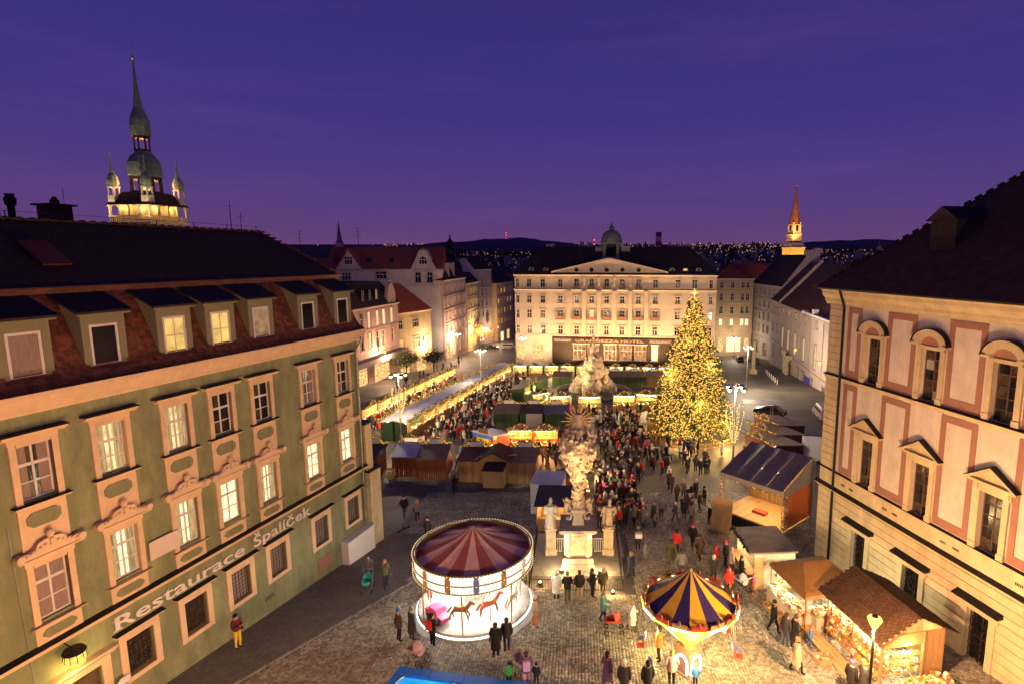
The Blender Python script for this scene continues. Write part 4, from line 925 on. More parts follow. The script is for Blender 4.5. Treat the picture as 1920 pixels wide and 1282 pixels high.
def lantern_stage(z0, z1, r, m, name='open_stage'):
    b = MB()
    for k in range(8):
        t = PI / 8 + PI / 4 * k; b.obox((r * math.cos(t), r * math.sin(t), (z0 + z1) / 2), (r * .2, r * .24, z1 - z0), t)
    b.lathe([(r * 1.12, z0 - .02), (r * 1.12, z0 + .3)], 8, a0=PI / 8); b.lathe([(r * 1.1, z1 - .45), (r * 1.16, z1)], 8, a0=PI / 8); b.build(name, m, TW)
lantern_stage(27.5, 30.0, 2.55, M['roofdark'])
b = MB(); b.lathe([(2.9, 30.0), (3.05, 30.3), (3.1, 31.2), (2.95, 32.2), (2.4, 33.1), (1.6, 33.7), (1.5, 34.0)], 8, a0=PI / 8); b.build('lower_onion', M['copperg'], TW)
lantern_stage(34.0, 36.4, 1.3, M['roofdark'])
b = MB(); b.lathe([(1.75, 36.4), (1.8, 36.8), (1.85, 37.8), (1.7, 38.8), (1.3, 39.8), (.9, 40.6), (.65, 41.8), (.42, 43.5), (.25, 46), (.12, 48)], 8, a0=PI / 8); b.build('upper_onion', M['copperg'], TW)
b = MB(); b.ball((0, 0, 48.2), .3, 2); b.tube((0, 0, 48.4), (0, 0, 50.4), .06, .03, 6); b.tube((-.3, 0, 49.8), (.3, 0, 49.8), .05, .05, 5); b.build('finial', M['gold'], TW)
for a, c in ((-1, -1), (1, -1), (1, 1), (-1, 1)):
    x, y = a * 3.75, c * 3.75; cz_ = 26.6
    b = MB(); b.box(x - .75, x + .75, y - .75, y + .75, 25.7, cz_ + .3)
    for p_, q_ in ((-1, -1), (1, -1), (1, 1), (-1, 1)): b.box(x + p_ * .55 - .13, x + p_ * .55 + .13, y + q_ * .55 - .13, y + q_ * .55 + .13, cz_ + .3, cz_ + 1.5)
    b.box(x - .75, x + .75, y - .75, y + .75, cz_ + 1.5, cz_ + 1.7); b.build('corner_turret', M['stone'], TW)
    b = MB(); b.lathe([(.8, 0), (1.0, .5), (1.0, 1.0), (.75, 1.6), (.35, 2.1), (.2, 2.9), (.1, 4.2), (.06, 4.6)], 8, (x, y, cz_ + 1.7)); b.ball((x, y, cz_ + 6.3), .18, 1); b.tube((x, y, cz_ + 6.3), (x, y, cz_ + 6.9), .03, .03, 4); b.build('corner_onion', M['copperg'], TW)
point(TW, (0, 0, 28.6), 1500, (1, .5, .22), .4); point(TW, (0, 0, 35.2), 350, (1, .45, .2), .3)
for a in range(4):
    t = a * PI / 2; point(TW, (3.85 * math.cos(t) - 1.6 * math.sin(t), 3.85 * math.sin(t) + 1.6 * math.cos(t), 25.1), 55, (1, .60, .17), .15); point(TW, (3.85 * math.cos(t) + 1.6 * math.sin(t), 3.85 * math.sin(t) - 1.6 * math.cos(t), 25.1), 55, (1, .60, .17), .15)
for a in (-1, 1): spot(TW, (a * 6.5, -9, 21.5), (0, 0, 36), 2200, (1, .75, .45), 70)
spot(TW, (-9, -3, 21.5), (0, 0, 34), 11000, (1, .5, .2), 70)
SP = empty('church_spire', (69.9, 190, 0), R(15), 'orange-lit church tower with slender pointed spire', 'church')
b = MB(); b.box(-2.5, 2.5, -2.5, 2.5, -20, 21.0); b.box(-2.7, 2.7, -2.7, 2.7, 21.0, 21.3); b.build('tower_shaft', M['cream'], SP)
b = MB(); b.lathe([(3.7, 21.3), (2.9, 22.6), (2.4, 23.0)], 4, a0=PI / 4); b.box(-1.6, 1.6, -1.6, 1.6, 22.8, 26.0); b.box(-1.8, 1.8, -1.8, 1.8, 25.2, 25.5); b.box(-1.45, 1.45, -1.45, 1.45, 26.0, 29.3); b.build('belfry', M['stone'], SP)
for a in range(4):
    b = MB(); t = a * PI / 2; b.obox((1.46 * math.cos(t), 1.46 * math.sin(t), 27.4), (.1, 1.0, 1.8), t); b.build('belfry_opening', M['darkmetal'], SP)
b = MB(); b.lathe([(2.0, 28.6), (1.7, 29.6), (1.15, 32.0), (.75, 35), (.35, 38.4), (.08, 41.0)], 8); b.build('spire', mat('spire_tiles', (.30, .13, .06), .8, .25, 2), SP)
b = MB(); b.ball((0, 0, 41.2), .22, 1); b.tube((0, 0, 41), (0, 0, 42.6), .05, .05, 4); b.tube((-.4, 0, 42.1), (.4, 0, 42.1), .05, .05, 4); b.build('finial', M['gold'], SP)
for dx, dy in ((-5, -8), (5, -8), (-9, 2)): spot(SP, (dx, dy, 12), (0, 0, 23), 8000, (1, .55, .08), 80)
spot(SP, (-4, -7, 20), (0, 0, 33), 22000, (1, .45, .12), 60)
CT = empty('clock_tower', (160, 310, 0), 0, 'small green-capped clock tower in the distance on the right', 'tower')
b = MB(); b.box(-2.2, 2.2, -2.2, 2.2, -20, 19.0); b.build('shaft', M['cream'], CT)
b = MB(); b.lathe([(2.8, 19), (2.2, 20), (1.2, 21), (1.1, 23), (1.4, 23.4), (.8, 24.6), (.2, 26), (.1, 28)], 8); b.build('cap', M['copperg'], CT)
b = MB(); b.tube((0, -2.3, 16.6), (0, -2.22, 16.6), 1.2, 1.2, 18); b.build('clock_face', M['lit_c'], CT); point(CT, (0, -8, 12), 900, (1, .75, .4), .5)
b = MB(); sp2 = empty('slender_spire', (-93, 222, 3), 0, 'slender green church spire behind the red roofs', 'spire')
b.box(-1.1, 1.1, -1.1, 1.1, 0, 20.5); b.build('tower', M['whitewall'], sp2); b = MB(); b.lathe([(1.6, 20.5), (1.0, 21.5), (.55, 25), (.08, 28.5)], 8); b.tube((0, 0, 28), (0, 0, 30.5), .05, .05, 4); b.build('spire', M['copperg'], sp2)
def mast(x, y, z0, h, label):
    b = MB(); b.tube((x, y, z0), (x, y, z0 + h), .09, .05, 5)
    for k in range(4): b.tube((x - 1.0 + .15 * k, y, z0 + h * (.55 + .12 * k)), (x + 1.0 - .15 * k, y, z0 + h * (.55 + .12 * k)), .04, .04, 4)
    tag(b.build('roof_aerial', M['darkmetal']), label, 'aerial')
mast(-77, 158, 19, 6.5, 'spidery aerial left of the slender green spire'); mast(-61, 158, 20.3, 6.0, 'spidery aerial right of the slender green spire')
# power-plant chimneys
def stack(x, y, z0, z1, r, label):
    o = empty('striped_chimney', (x, y, 0), 0, label, 'chimney'); n = 8; h = (z1 - z0) / n
    for k in range(n):
        b = MB(); b.lathe([(r, z0 + k * h), (r * .99, z0 + (k + 1) * h - .05)], 12); b.build('band', M['stripe_r'] if k % 2 else M['white'], o)
M['stripe_r'] = mat('red_stripe', (.45, .04, .05), .7, .1, 1)
stack(69, 1600, -15, 84, 8, 'red and white striped chimney left of the cupola'); stack(214, 1600, -15, 86, 8, 'red and white striped chimney right of the cupola')
def lattice_mast(x, y, z0, h, label):
    b = MB()
    for a in range(3): b.tube((x + 5 * math.cos(a * 2.1), y + 5 * math.sin(a * 2.1), z0), (x, y, z0 + h), 1.0, .6, 4)
    o = b.build('radio_mast', M['stripe_r']); tag(o, label, 'mast')
    for k in (.55, .8, 1.0):
        b = MB(); b.ball((x, y - 2, z0 + h * k), 2.0, 1); b.build('warning_light', M['redlamp'], o)
M['redlamp'] = emat('red_warning_lamp', (1, .08, .05), 3, 'NONE')
lattice_mast(-325, 2500, 70, 50, 'radio mast on the wooded hill left of the hotel'); lattice_mast(1560, 2700, 80, 58, 'radio mast with red lamps on the right hill'); lattice_mast(-22 + 60, 1700, 5, 62, 'thin radio mast right of the cupola')
# far city: one uncountable mass of houses and lights
b = MB(); lb = MB(); r_ = random.Random(11)
for k in range(2600):
    if k % 14 == 0: cyy = r_.uniform(500, 4800); cxx = r_.uniform(-.36, .86) * cyy; sx_ = r_.uniform(.01, .09) * cyy; sy_ = r_.uniform(.01, .06) * cyy; big = r_.random() < .25
    y = max(480, cyy + r_.gauss(0, sy_)); x = cxx + r_.gauss(0, sx_); z = far_z(x, y); s = r_.uniform(6, 16); h = r_.uniform(6, 12) if not big else r_.uniform(18, 34)
    b.obox((x, y, z + h / 2 - 1), (s, s * .8, h), r_.uniform(0, 1.5), r_.choice((0, 0, 1)))
    if r_.random() < .75:
        for q in range(r_.randint(1, 3)): lb.ball((x + r_.uniform(-1, 1) * s, y - s, z + r_.uniform(.2, 1) * h), y * r_.uniform(.00028, .00065), oct=True, mi=r_.choice((0, 0, 0, 1, 2)))
fc = b.build('distant_city', [mat('far_house', (.30, .22, .22), .9, .2, .05, island=.5), mat('far_roof', (.06, .03, .03), .9, .2, .05, island=.5)]); tag(fc, 'mass of distant city houses and lights toward the hills', 'city', kind='stuff')
lo = lb.build('city_lights', [emat('far_lamp_orange', (1, .42, .14), 1.4, 'NONE'), emat('far_lamp_white', (1, .75, .5), 1.5, 'NONE'), emat('far_lamp_pink', (1, .35, .25), .6, 'NONE')], fc); tag(lo, kind='stuff')
# ================================================================== MARKET HUTS
def leaf_bulbs(pts_fn, nl, nb, ls, br, seed, fm, bm):
    r = random.Random(seed); a = MB(); c = MB()
    for _ in range(nl):
        p = Vector(pts_fn(r)); d = Vector((r.gauss(0, 1), r.gauss(0, 1), r.gauss(0, 1))).normalized(); u = d.orthogonal().normalized(); s = ls * r.uniform(.6, 1.3)
        a.quad(p - d * s - u * s * .3, p + d * s - u * s * .3, p + d * s + u * s * .3, p - d * s + u * s * .3)
    for _ in range(nb): c.ball(pts_fn(r), br * r.uniform(.8, 1.25), oct=True)
    return a.mesh('garland', fm), c.mesh('fairy_lights', bm)
HC_ = {}
GDS = [mat('ware_%d' % i, c, .6, .2, 5) for i, c in enumerate([(.70, .58, .36), (.62, .40, .12), (.22, .28, .09), (.72, .68, .60), (.38, .19, .08), (.45, .12, .06)])]
GOODS = [mat('goods_%d' % i, c, .6, .2, 5) for i, c in enumerate([(.6, .08, .05), (.65, .45, .1), (.12, .3, .1), (.7, .62, .5), (.3, .15, .07), (.15, .2, .45)])]
def cached(key, fn):
    if key not in HC_: HC_[key] = fn()
    return HC_[key]
def goods_mesh(w_, d, n, seed, s0=.05, s1=.14):
    def f():
        r = random.Random(seed); b = MB()
        for _ in range(n):
            s = r.uniform(s0, s1); x, y = r.uniform(-w_ / 2, w_ / 2), r.uniform(-d / 2, d / 2)
            if r.random() < .5: b.ball((x, y, s * .8), s * .8, 1, r.randrange(6))
            else: b.obox((x, y, s), (s * 1.6, s * 1.6, s * 2), r.uniform(0, 1), r.randrange(6))
        return b.mesh('goods', GDS)
    return cached(('goods', w_, d, n, seed), f)
def hut(x, y, rz, label, w_=2.8, d=2.1, hf=2.55, hb=2.05, wall='greenwood', roof='darksheet', sign=True, power=60, lcol=(1, .66, .31), garland='bulb', light=True, group=None, goods=True, inside='wood'):
    """hut with a counter at the front (local -y), roof falling to the back, lit garland and sign board on the front edge"""
    o = empty('market_hut', (x, y, gz(y)), R(rz), label, 'market hut', group); k = (w_, d, hf, hb)
    def part(nm, fn, m):
        me = cached((nm, k, m.name), lambda: fn().mesh(nm, m)); return put(nm, me, o)
    a, c = w_ / 2, d / 2
    def planks():
        b = MB(); n = int(w_ / .2); s = w_ / n
        for i in range(n): b.box(-a + i * s + .012, -a + (i + 1) * s - .012, c - .06, c - .02 * (i % 2) - .003, .08, hb)
        return b
    part('back_wall', planks, M[wall])
    for s in (-1, 1):
        part('side_wall_%d' % s, lambda: MB().prismx([(-c, 1.0), (c - .07, 1.0), (c - .07, hb), (-c, hf - .08)], s * a - .03, s * a + .03), M[wall]).name = 'side_wall'
        part('side_base_%d' % s, lambda: MB().prismx([(-c, .08), (c - .07, .08), (c - .07, 1.0), (-c, 1.0)], s * a - .025, s * a + .025), M[wall]).name = 'side_base'
    part('front_panel', lambda: MB().box(-a + .04, a - .04, -c, -c + .05, .08, .98), M['wood']); part('counter', lambda: MB().box(-a - .05, a + .05, -c - .28, -c + .35, .98, 1.04), M['wood'])
    part('roof', lambda: MB().prismx([(-c - .55, hf), (c + .18, hb), (c + .18, hb + .06), (-c - .55, hf + .06)], -a - .12, a + .12), M[roof])
    part('inner_lining', lambda: MB().quad((-a + .05, c - .08, 1.0), (a - .05, c - .08, 1.0), (a - .05, c - .08, hb - .05), (-a + .05, c - .08, hb - .05)), M[inside])
    if goods:
        g = put('goods', goods_mesh(w_ - .3, .45, 34, int(abs(x * 7 + y)) % 4), o, (0, -c + .02, 1.04)); tag(g, kind='stuff')
        g = put('goods', goods_mesh(w_ - .3, .2, 26, int(abs(x * 5 + y)) % 4), o, (0, c - .3, 1.5)); tag(g, kind='stuff')
    if light:
        lp = part('lamp', lambda: MB().box(-a + .25, a - .25, -c + .25, -c + .33, hf - .28, hf - .22), M['tube_w']); lp.visible_shadow = True
        point(o, (0, -c + .45, hf - .45), power * 10, lcol, .12)
    if sign:
        part('sign_board', lambda: MB().box(-.62, .62, -c - .42, -c - .36, hf + .08, hf + .52), M['white']); part('sign_frame', lambda: MB().box(-.7, .7, -c - .45, -c - .425, hf + .02, hf + .58), M['brownframe'])
    if garland:
        def gp(r):
            if r.random() < .62: q = r.uniform(-a - .1, a + .1); return (q, -c - .52 + r.gauss(0, .07), hf + .06 + abs(r.gauss(0, .09)))
            t = r.uniform(0, PI); return (.78 * math.cos(t) + r.gauss(0, .05), -c - .48 + r.gauss(0, .05), hf + .1 + .62 * math.sin(t) + r.gauss(0, .05))
        ga, fl = cached(('gar', k, garland), lambda: leaf_bulbs(gp, 240, 130, .12, .040, 5, M['garland'], M[garland]))
        put('garland', ga, o); tag(put('fairy_lights', fl, o), kind='stuff')
    return o
# back-to-back long grey roofed row
def double_hut(x, y, rz, label, w_=4.7, d=4.4, power=55, group=None, near=False):
    o = empty('double_market_hut', (x, y, gz(y)), R(rz), label, 'market hut', group); a, c = w_ / 2, d / 2
    def part(nm, fn, m): return put(nm, cached((nm, 'dbl', w_, d, m.name), lambda: fn().mesh(nm, m)), o)
    part('roof', lambda: MB().prismx([(-c - .4, 2.3), (0, 2.62), (c + .4, 2.3), (c + .4, 2.36), (0, 2.69), (-c - .4, 2.36)], -a + .02, a - .02), M['greysheet'])
    part('ridge_wall', lambda: MB().box(-a + .05, a - .05, -.04, .04, .1, 2.55), M['wood'])
    for s in (-1, 1):
        part('counter_%d' % s, lambda: MB().box(-a + .1, a - .1, s * c - .3 if s > 0 else -c - .2, s * c + .2 if s > 0 else -c + .3, .98, 1.04), M['wood']).name = 'counter'
        part('front_panel_%d' % s, lambda: MB().box(-a + .1, a - .1, s * c - .03, s * c + .03, .08, .97), M['wood']).name = 'front_panel'
        part('lamp_%d' % s, lambda: MB().box(-a + .6, a - .6, s * (c - .4) - .04, s * (c - .4) + .04, 2.12, 2.18), M['tube_w']).name = 'lamp'
        g = put('goods', goods_mesh(w_ - .6, .5, 60, 2 + s), o, (0, s * c, 1.04)); tag(g, kind='stuff')
        g = put('goods', goods_mesh(w_ - .6, .3, 50, 2 + s), o, (0, s * .35, 1.45)); tag(g, kind='stuff')
        def gp(r, s=s):
            x_ = r.uniform(-a, a); return (x_, s * (c + .42) + r.gauss(0, .16), 2.36 + abs(r.gauss(0, .12)) + .42 * max(0, math.cos(x_ * 2.6)) ** 2 * r.random())
        ga, fl = cached(('garD', s), lambda: leaf_bulbs(gp, 330, 190, .13, .042, 9 + s, M['garland'], M['bulb'])); put('garland', ga, o); tag(put('fairy_lights', fl, o), kind='stuff')
        point(o, (0, s * (c - .35), 1.95), power * 10, (1, .66, .30), .12)
    for e_ in (-1, 1):
        part('end_wall_%d' % e_, lambda: MB().prismx([(-c, .08), (c, .08), (c, 2.25), (0, 2.55), (-c, 2.25)], e_ * (a - .05) - .03, e_ * (a - .05) + .03), M['wood'] if near else M['greenwood']).name = 'end_wall'
        part('end_post_%d' % e_, lambda: MB().box(e_ * a - .06, e_ * a + .06, -.1, .1, .05, 2.5), M['darkmetal']).name = 'end_post'
    return o
for k in range(12):
    t = (k + .5) / 12; y = 63.6 + (121.5 - 63.6) * t; x = -21.7 + 4.9 * t
    pos = ['grey-roofed double hut at the near end of the long row, green end wall'] + [f'grey-roofed double hut, {n} from the near end of the long row' for n in ('second', 'third', 'fourth', 'fifth', 'sixth', 'seventh', 'eighth', 'ninth', 'tenth', 'eleventh')] + ['grey-roofed double hut at the far end of the long row']
    double_hut(x, y, 85.2, pos[k], 4.75, 3.1, near=k > 0, group='long grey-roofed double row')
for k in range(9):
    y = 73 + k * 5.0; x = -29.0 + k * .22
    hut(x, y, 85, f'lit hut along the left shops, {["nearest", "second", "third", "fourth", "fifth", "sixth", "seventh", "eighth", "farthest"][k]} of that row', 4.2, 2.2, wall='wood', roof='brownsheet', power=80, group='huts along the left shops')
# red-brown huts seen from behind
hut(-19.8, 50.6, 180, 'red-brown hut half hidden behind the cream corner pier', 2.6, 2.2, wall='redwood', roof='darksheet', power=50)
hut(-16.35, 51.3, 182, 'red-brown hut with pale grey roof, left of a pair seen from behind', 2.25, 2.2, wall='redwood', roof='greysheet', power=50)
hut(-13.65, 50.5, 184, 'red-brown hut with dull brown roof, right of a pair seen from behind', 2.6, 2.3, wall='redwood', roof='brownsheet', power=50)
# wooden group
hut(-9.9, 49.9, 178, 'wooden hut with dark red roof, left of the gabled hut', 2.3, 2.2, 2.45, 2.05, wall='wood', roof='redsheet', power=50)
hut(-5.3, 49.5, 178, 'wooden hut with brown roof and pink sheet, right of the gabled hut', 2.5, 2.3, 2.5, 2.05, wall='wood', roof='brownsheet', power=50)
b = MB(); b.obox((-6.2, 49.3, gz(49.3) + 2.42), (.75, 1.1, .02), R(-2), rx=R(-11)); tag(b.build('pink_sheet', mat('pink_sheet', (.55, .16, .2), .6, .1, 2)), 'pink sheet lying on the brown roof of a wooden hut', 'sheet')
gh = empty('gabled_hut', (-7.75, 49.4, gz(49.4)), R(-4), 'wooden hut with overlapping board gable roof, middle of the group', 'market hut')
b = MB(); b.box(-1.3, 1.3, -1.1, 1.3, .08, 2.2); b.build('walls', M['wood'], gh)
for s in (-1, 1):
    for k in range(9):
        y0 = -1.45 + k * .34
        b = MB(); b.prism([(0, 2.95 + .02 * (k % 2)), (s * 1.75, 2.18 + .02 * (k % 2)), (s * 1.75, 2.25 + .02 * (k % 2)), (0, 3.02 + .02 * (k % 2))][::s], y0, y0 + .36); b.build('roof_board', M['roofbrown'], gh)
b = MB(); b.prism([(-1.3, 2.2), (1.3, 2.2), (0, 2.9)], -1.12, -1.02); b.build('gable', M['wood'], gh)
pb = MB(); pb.box(-.9, .9, -.5, .5, .12, 1.62); pb2 = pb.build('plywood_box', M['ply'], None, (-7.6, 47.4, gz(47.4)), R(-4)); tag(pb2, 'plain plywood box standing behind the gabled hut', 'box')
b = MB(); b.prismx([(-.55, 1.63), (.9, 1.95), (.9, 2.0), (-.55, 1.68)], -.95, .95); b.build('lid', M['roofdark'], pb2)
# white booth and lean-to beside the column
wb = empty('white_booth', (-2.55, 42.3, gz(42.3)), R(-6), 'white panelled booth with flat grey roof left of the column', 'booth')
b = MB(); b.box(-1.2, 1.2, -1.3, 1.3, .05, 2.5); b.build('walls', M['white'], wb)
for s in (-1, 1): b = MB(); b.box(s * .63 - .62, s * .63 + .62, -1.4, 1.4, 2.5, 2.56); b.build('roof_panel', M['greysheet'], wb)
lt = empty('lean_to_stall', (-1.9, 39.0, gz(39)), R(-4), 'orange-lit wooden stall with sloping brown roof behind the left statue', 'stall')
b = MB(); b.box(-1.2, -1.12, -1.2, 1.2, .05, 2.0); b.box(-1.2, 1.2, 1.12, 1.2, .05, 2.4); b.build('walls', M['ply'], lt); b = MB(); b.prismx([(-1.4, 2.0), (1.3, 2.45), (1.3, 2.5), (-1.4, 2.05)], -1.35, 1.3); b.build('roof', M['darksheet'], lt); b = MB(); b.box(-1.1, 1.1, -1.2, -.8, .1, 1.0); b.build('counter', M['wood'], lt)
b = MB(); b.ball((.2, 0, 1.85), .1, 1); b.build('lamp', M['tube_w'], lt); point(lt, (.2, -.1, 1.6), 160, (1, .55, .2), .1)
hut(-.7, 44.6, 96, 'brightly lit stall facing the crowd just left of the column', 2.2, 2.0, wall='redwood', roof='brownsheet', power=110)
# flag stall and orange pair in the middle
fs = hut(-9.3, 58.6, -35, 'dark red stall with blue and yellow flag banners', 3.0, 2.4, wall='redwood', roof='greysheet', power=90, garland=None)
b = MB(); b.box(-1.5, 1.5, -1.72, -1.68, 2.1, 2.6); b.build('blue_banner', mat('blue_cloth', (.05, .14, .5), .7, .1, 3), fs); b = MB(); b.box(-.9, .9, -1.74, -1.70, 1.45, 2.08); b.build('yellow_banner', mat('yellow_cloth', (.7, .5, .03), .7, .1, 3), fs)
hut(-6.5, 59.6, 2, 'orange-glowing stall with arched lights, left of two facing the camera', 2.7, 2.1, 2.7, 2.2, wall='redwood', roof='brownsheet', power=120, lcol=(1, .42, .12), garland='bulbo')
hut(-3.9, 59.5, 2, 'orange-glowing stall with arched lights, right of two facing the camera', 2.7, 2.1, 2.7, 2.2, wall='redwood', roof='brownsheet', power=120, lcol=(1, .42, .12), garland='bulbo')
hut(-1.2, 60.5, 60, 'small lit stall hidden behind the column top', 2.2, 2.0, wall='redwood', roof='darksheet', power=60)
# green huts seen from behind, second row
hut(-9.6, 71.6, 178, 'dark green hut with brown roof, leftmost of three seen from behind', 3.2, 2.2, roof='brownsheet', power=60)
hut(-6.3, 71.4, 180, 'dark green hut with dark roof and beige back board, middle of three', 3.0, 2.2, roof='darksheet', power=60)
b = MB(); b.box(-1.05, 1.05, -.04, .04, .1, 1.95); tag(b.build('beige_board', M['cloth'], None, (-6.0, 70.1, gz(70.1))), 'beige board leaning on the back of the middle green hut', 'board')
hut(-3.2, 70.9, 184, 'dark green hut with blue-grey roof, rightmost of three seen from behind', 3.0, 2.3, roof='bluesheet', power=60)
# ring around the fountain
ring_spec = [(-6.6, 84.2, 40, 'yellow-signed lit stall at the left front of the fountain ring', 'bulbo'), (-3.3, 82.0, 12, 'lit stall with white sign in front of the fountain', 'bulb'), (1.2, 81.4, 0, 'lit stall with arched lights straight before the fountain', 'bulb'), (6.4, 82.2, -4, 'lit stall with yellow sign right of the fountain front', 'bulb'), (9.8, 83.4, -10, 'lit stall by the spruce at the right of the fountain ring', 'bulb'),
             (-9.9, 91, 80, 'dark-roofed hut on the left arc of the fountain ring, nearest', 'bulb'), (-9.4, 96, 92, 'dark-roofed hut on the left arc of the fountain ring, middle', 'bulb'), (-7.6, 101, 108, 'dark-roofed hut on the left arc of the fountain ring, farthest', 'bulb'),
             (-3.6, 105.5, 172, 'green-backed hut behind the fountain at its left', 'bulb'), (6.6, 106, 182, 'green-backed hut behind the fountain, left of three', 'bulb'), (10.3, 106, 182, 'green-backed hut behind the fountain, middle of three', 'bulb'), (14.0, 106, 182, 'brown-backed hut behind the fountain beside the spruce', 'bulb')]
for x, y, rz, lab, g in ring_spec: hut(x, y, rz, lab, 3.4, 2.3, power=75, garland=g, roof='brownsheet' if y > 90 else 'darksheet', wall='wood' if 'brown-backed' in lab else 'greenwood')
for k in range(11):
    x = -13 + k * 3.4; hut(x, 120.5 - k * .42, -7, f'small lit stall before the hotel, {["first", "second", "third", "fourth", "fifth", "sixth", "seventh", "eighth", "ninth", "tenth", "last"][k]} from the left', 3.0, 2.2, roof='brownsheet', power=70, garland='bulbo' if k % 3 else 'bulb', group='stalls in front of the hotel')
# row right of the spruce, seen from its dark roofs
for k, (x, y) in enumerate([(19.6, 55.8), (21.4, 60.2), (23.2, 64.6)]): hut(x, y, -68, f'dark-roofed hut right of the lamp with golden garland, {["nearest", "middle", "farthest"][k]}', 4.6, 3.4, wall='roofbrown', roof='brownsheet', power=45, sign=False)
b = MB(); b.box(-2.0, 2.0, -1.2, 1.2, 2.3, 2.4); wt = b.build('white_canopy', M['white'], None, (24.2, 76, gz(76)), R(-12)); tag(wt, 'flat white canopy right of the spruce', 'canopy')
for a in (-1, 1):
    for c in (-1, 1): b = MB(); b.tube((a * 1.9, c * 1.1, 0), (a * 1.9, c * 1.1, 2.3), .05); b.build('post', M['steel'], wt)
ob = empty('orange_booth', (9.1, 66.6, gz(66.6)), R(-5), 'small orange booth standing before the Christmas tree', 'booth')
b = MB(); b.box(-1.1, 1.1, -.8, .8, .05, 2.0); b.build('walls', M['ply'], ob); b = MB(); b.prismx([(-1.1, 2.0), (.95, 2.4), (.95, 2.46), (-1.1, 2.06)], -1.25, 1.25); b.build('roof', M['brownsheet'], ob); b = MB(); b.box(-.9, .9, -.84, -.81, 1.2, 1.75); b.build('sign', M['goods_o'] if 'goods_o' in M else GOODS[1], ob)
# ================================================================== STAGE AND RIGHT SIDE
ST = empty('stage', (10.3, 39.6, gz(39)), R(-47.9), 'open-air stage under a dark purple tent roof with orange drapes', 'stage')
zs = lambda z: z - gz(39)
M['tent'] = mat('dark_tent_roof', (.11, .10, .125), .5, .25, 2, spec=.4); M['tentside'] = mat('grey_tent_side', (.30, .27, .24), .8, .1, 2)
for k in range(4):
    b = MB(); x0, x1 = k * 1.22, k * 1.22 + 1.2; n = 5
    for i in range(n):
        xa, xb = x0 + (x1 - x0) * i / n, x0 + (x1 - x0) * (i + 1) / n; sa, sb = -.10 * math.sin(PI * i / n), -.10 * math.sin(PI * (i + 1) / n)
        b.add([(xa, -.3, zs(2.86) + sa * .4), (xb, -.3, zs(2.86) + sb * .4), (xb, 1.8, zs(3.62) + sb), (xa, 1.8, zs(3.62) + sa), (xb, 3.8, zs(4.25) + sb * .4), (xa, 3.8, zs(4.25) + sa * .4)], [(0, 1, 2, 3), (3, 2, 4, 5)])
    b.build('roof_panel', M['tent'], ST, smooth=True)
b = MB(); b.prism([(-.05, zs(2.55)), (4.95, zs(2.55)), (4.95, zs(2.85)), (-.05, zs(2.85))], -.34, -.31); b.build('valance', M['tentside'], ST)
b = MB(); b.prismx([(-.3, zs(2.45)), (3.8, zs(2.45)), (3.8, zs(4.22)), (-.3, zs(2.84))], 4.92, 4.96); b.build('gable_cloth', M['tentside'], ST)
b = MB(); M['drape'] = mat('orange_drape', (.55, .16, .04), .85, .2, 3, stretch=(6, 6, .4))
for i in range(22):
    y0 = i * .175; b.quad((4.86 + .04 * (i % 2), y0, 1.0), (4.86 + .04 * ((i + 1) % 2), y0 + .175, 1.0), (4.86 + .04 * ((i + 1) % 2), y0 + .175, zs(2.5)), (4.86 + .04 * (i % 2), y0, zs(2.5)))
b.build('side_drape', M['drape'], ST)
b = MB()
for i in range(26): b.quad((i * .19, 3.7 + .04 * (i % 2), .9), (i * .19 + .19, 3.7 + .04 * ((i + 1) % 2), .9), (i * .19 + .19, 3.7 + .04 * ((i + 1) % 2), zs(4.1)), (i * .19, 3.7 + .04 * (i % 2), zs(4.1)))
b.build('back_drape', mat('brown_drape', (.22, .14, .06), .9, .2, 3, stretch=(6, 6, .4)), ST)
for k in range(8): b = MB(); b.box(.62 * k, .62 * k + .6, 0, 3.75, .85, .95); b.build('floor_board', M['ply'], ST)
b = MB(); b.box(0, 4.9, .02, .06, .05, .85); b.build('stage_skirt', M['darkmetal'], ST)
for x in (0, 4.9):
    for y in (0, 3.75):
        b = MB()
        for dx in (-.12, .12):
            for dy in (-.12, .12): b.tube((x + dx, y + dy, 0), (x + dx, y + dy, zs(2.85 if y < 1 else 4.15)), .025, .025, 5)
        b.build('truss_post', M['steel'], ST)
ga, fl = leaf_bulbs(lambda r: ((r.choice((0, 4.9)) + r.gauss(0, .09), r.gauss(0, .08), r.uniform(.3, zs(2.7))) if r.random() < .6 else (r.uniform(0, 4.9), -.2 + r.gauss(0, .05), zs(2.55) + r.gauss(0, .07))), 260, 210, .09, .03, 4, M['garland'], M['bulbo']); tag(put('garland', ga, ST), kind='stuff'); tag(put('fairy_lights', fl, ST), kind='stuff')
b = MB(); b.box(1.2, 3.6, 1.6, 1.7, zs(3.2), zs(3.26)); b.build('lamp', M['tube_w'], ST); point(ST, (3.6, 1.2, zs(2.2)), 330, (1, .62, .25), .2); point(ST, (1.5, 2.0, zs(2.4)), 180, (1, .62, .25), .2)
b = MB(); b.box(1.8, 2.8, 1.2, 1.7, .95, 1.15); b.build('red_box', GOODS[0], ST)
b = MB(); b.box(-.9, -.2, -.7, .1, .02, 1.3); sp_ = b.build('loudspeaker', M['darkmetal']); sp_.matrix_basis = ST.matrix_basis @ Matrix.Translation((.5, -.4, 0)); tag(sp_, 'black loudspeaker box at the left front of the stage', 'loudspeaker')
b = MB(); b.obox((0, 0, 1.25), (1.5, .05, 2.4), 0, rx=R(-6)); wpnl = b.build('plywood_board', M['ply'], None, (9.9, 37.9, gz(37.9)), R(-40)); tag(wpnl, 'tall plywood board propped up beside the stage', 'board')
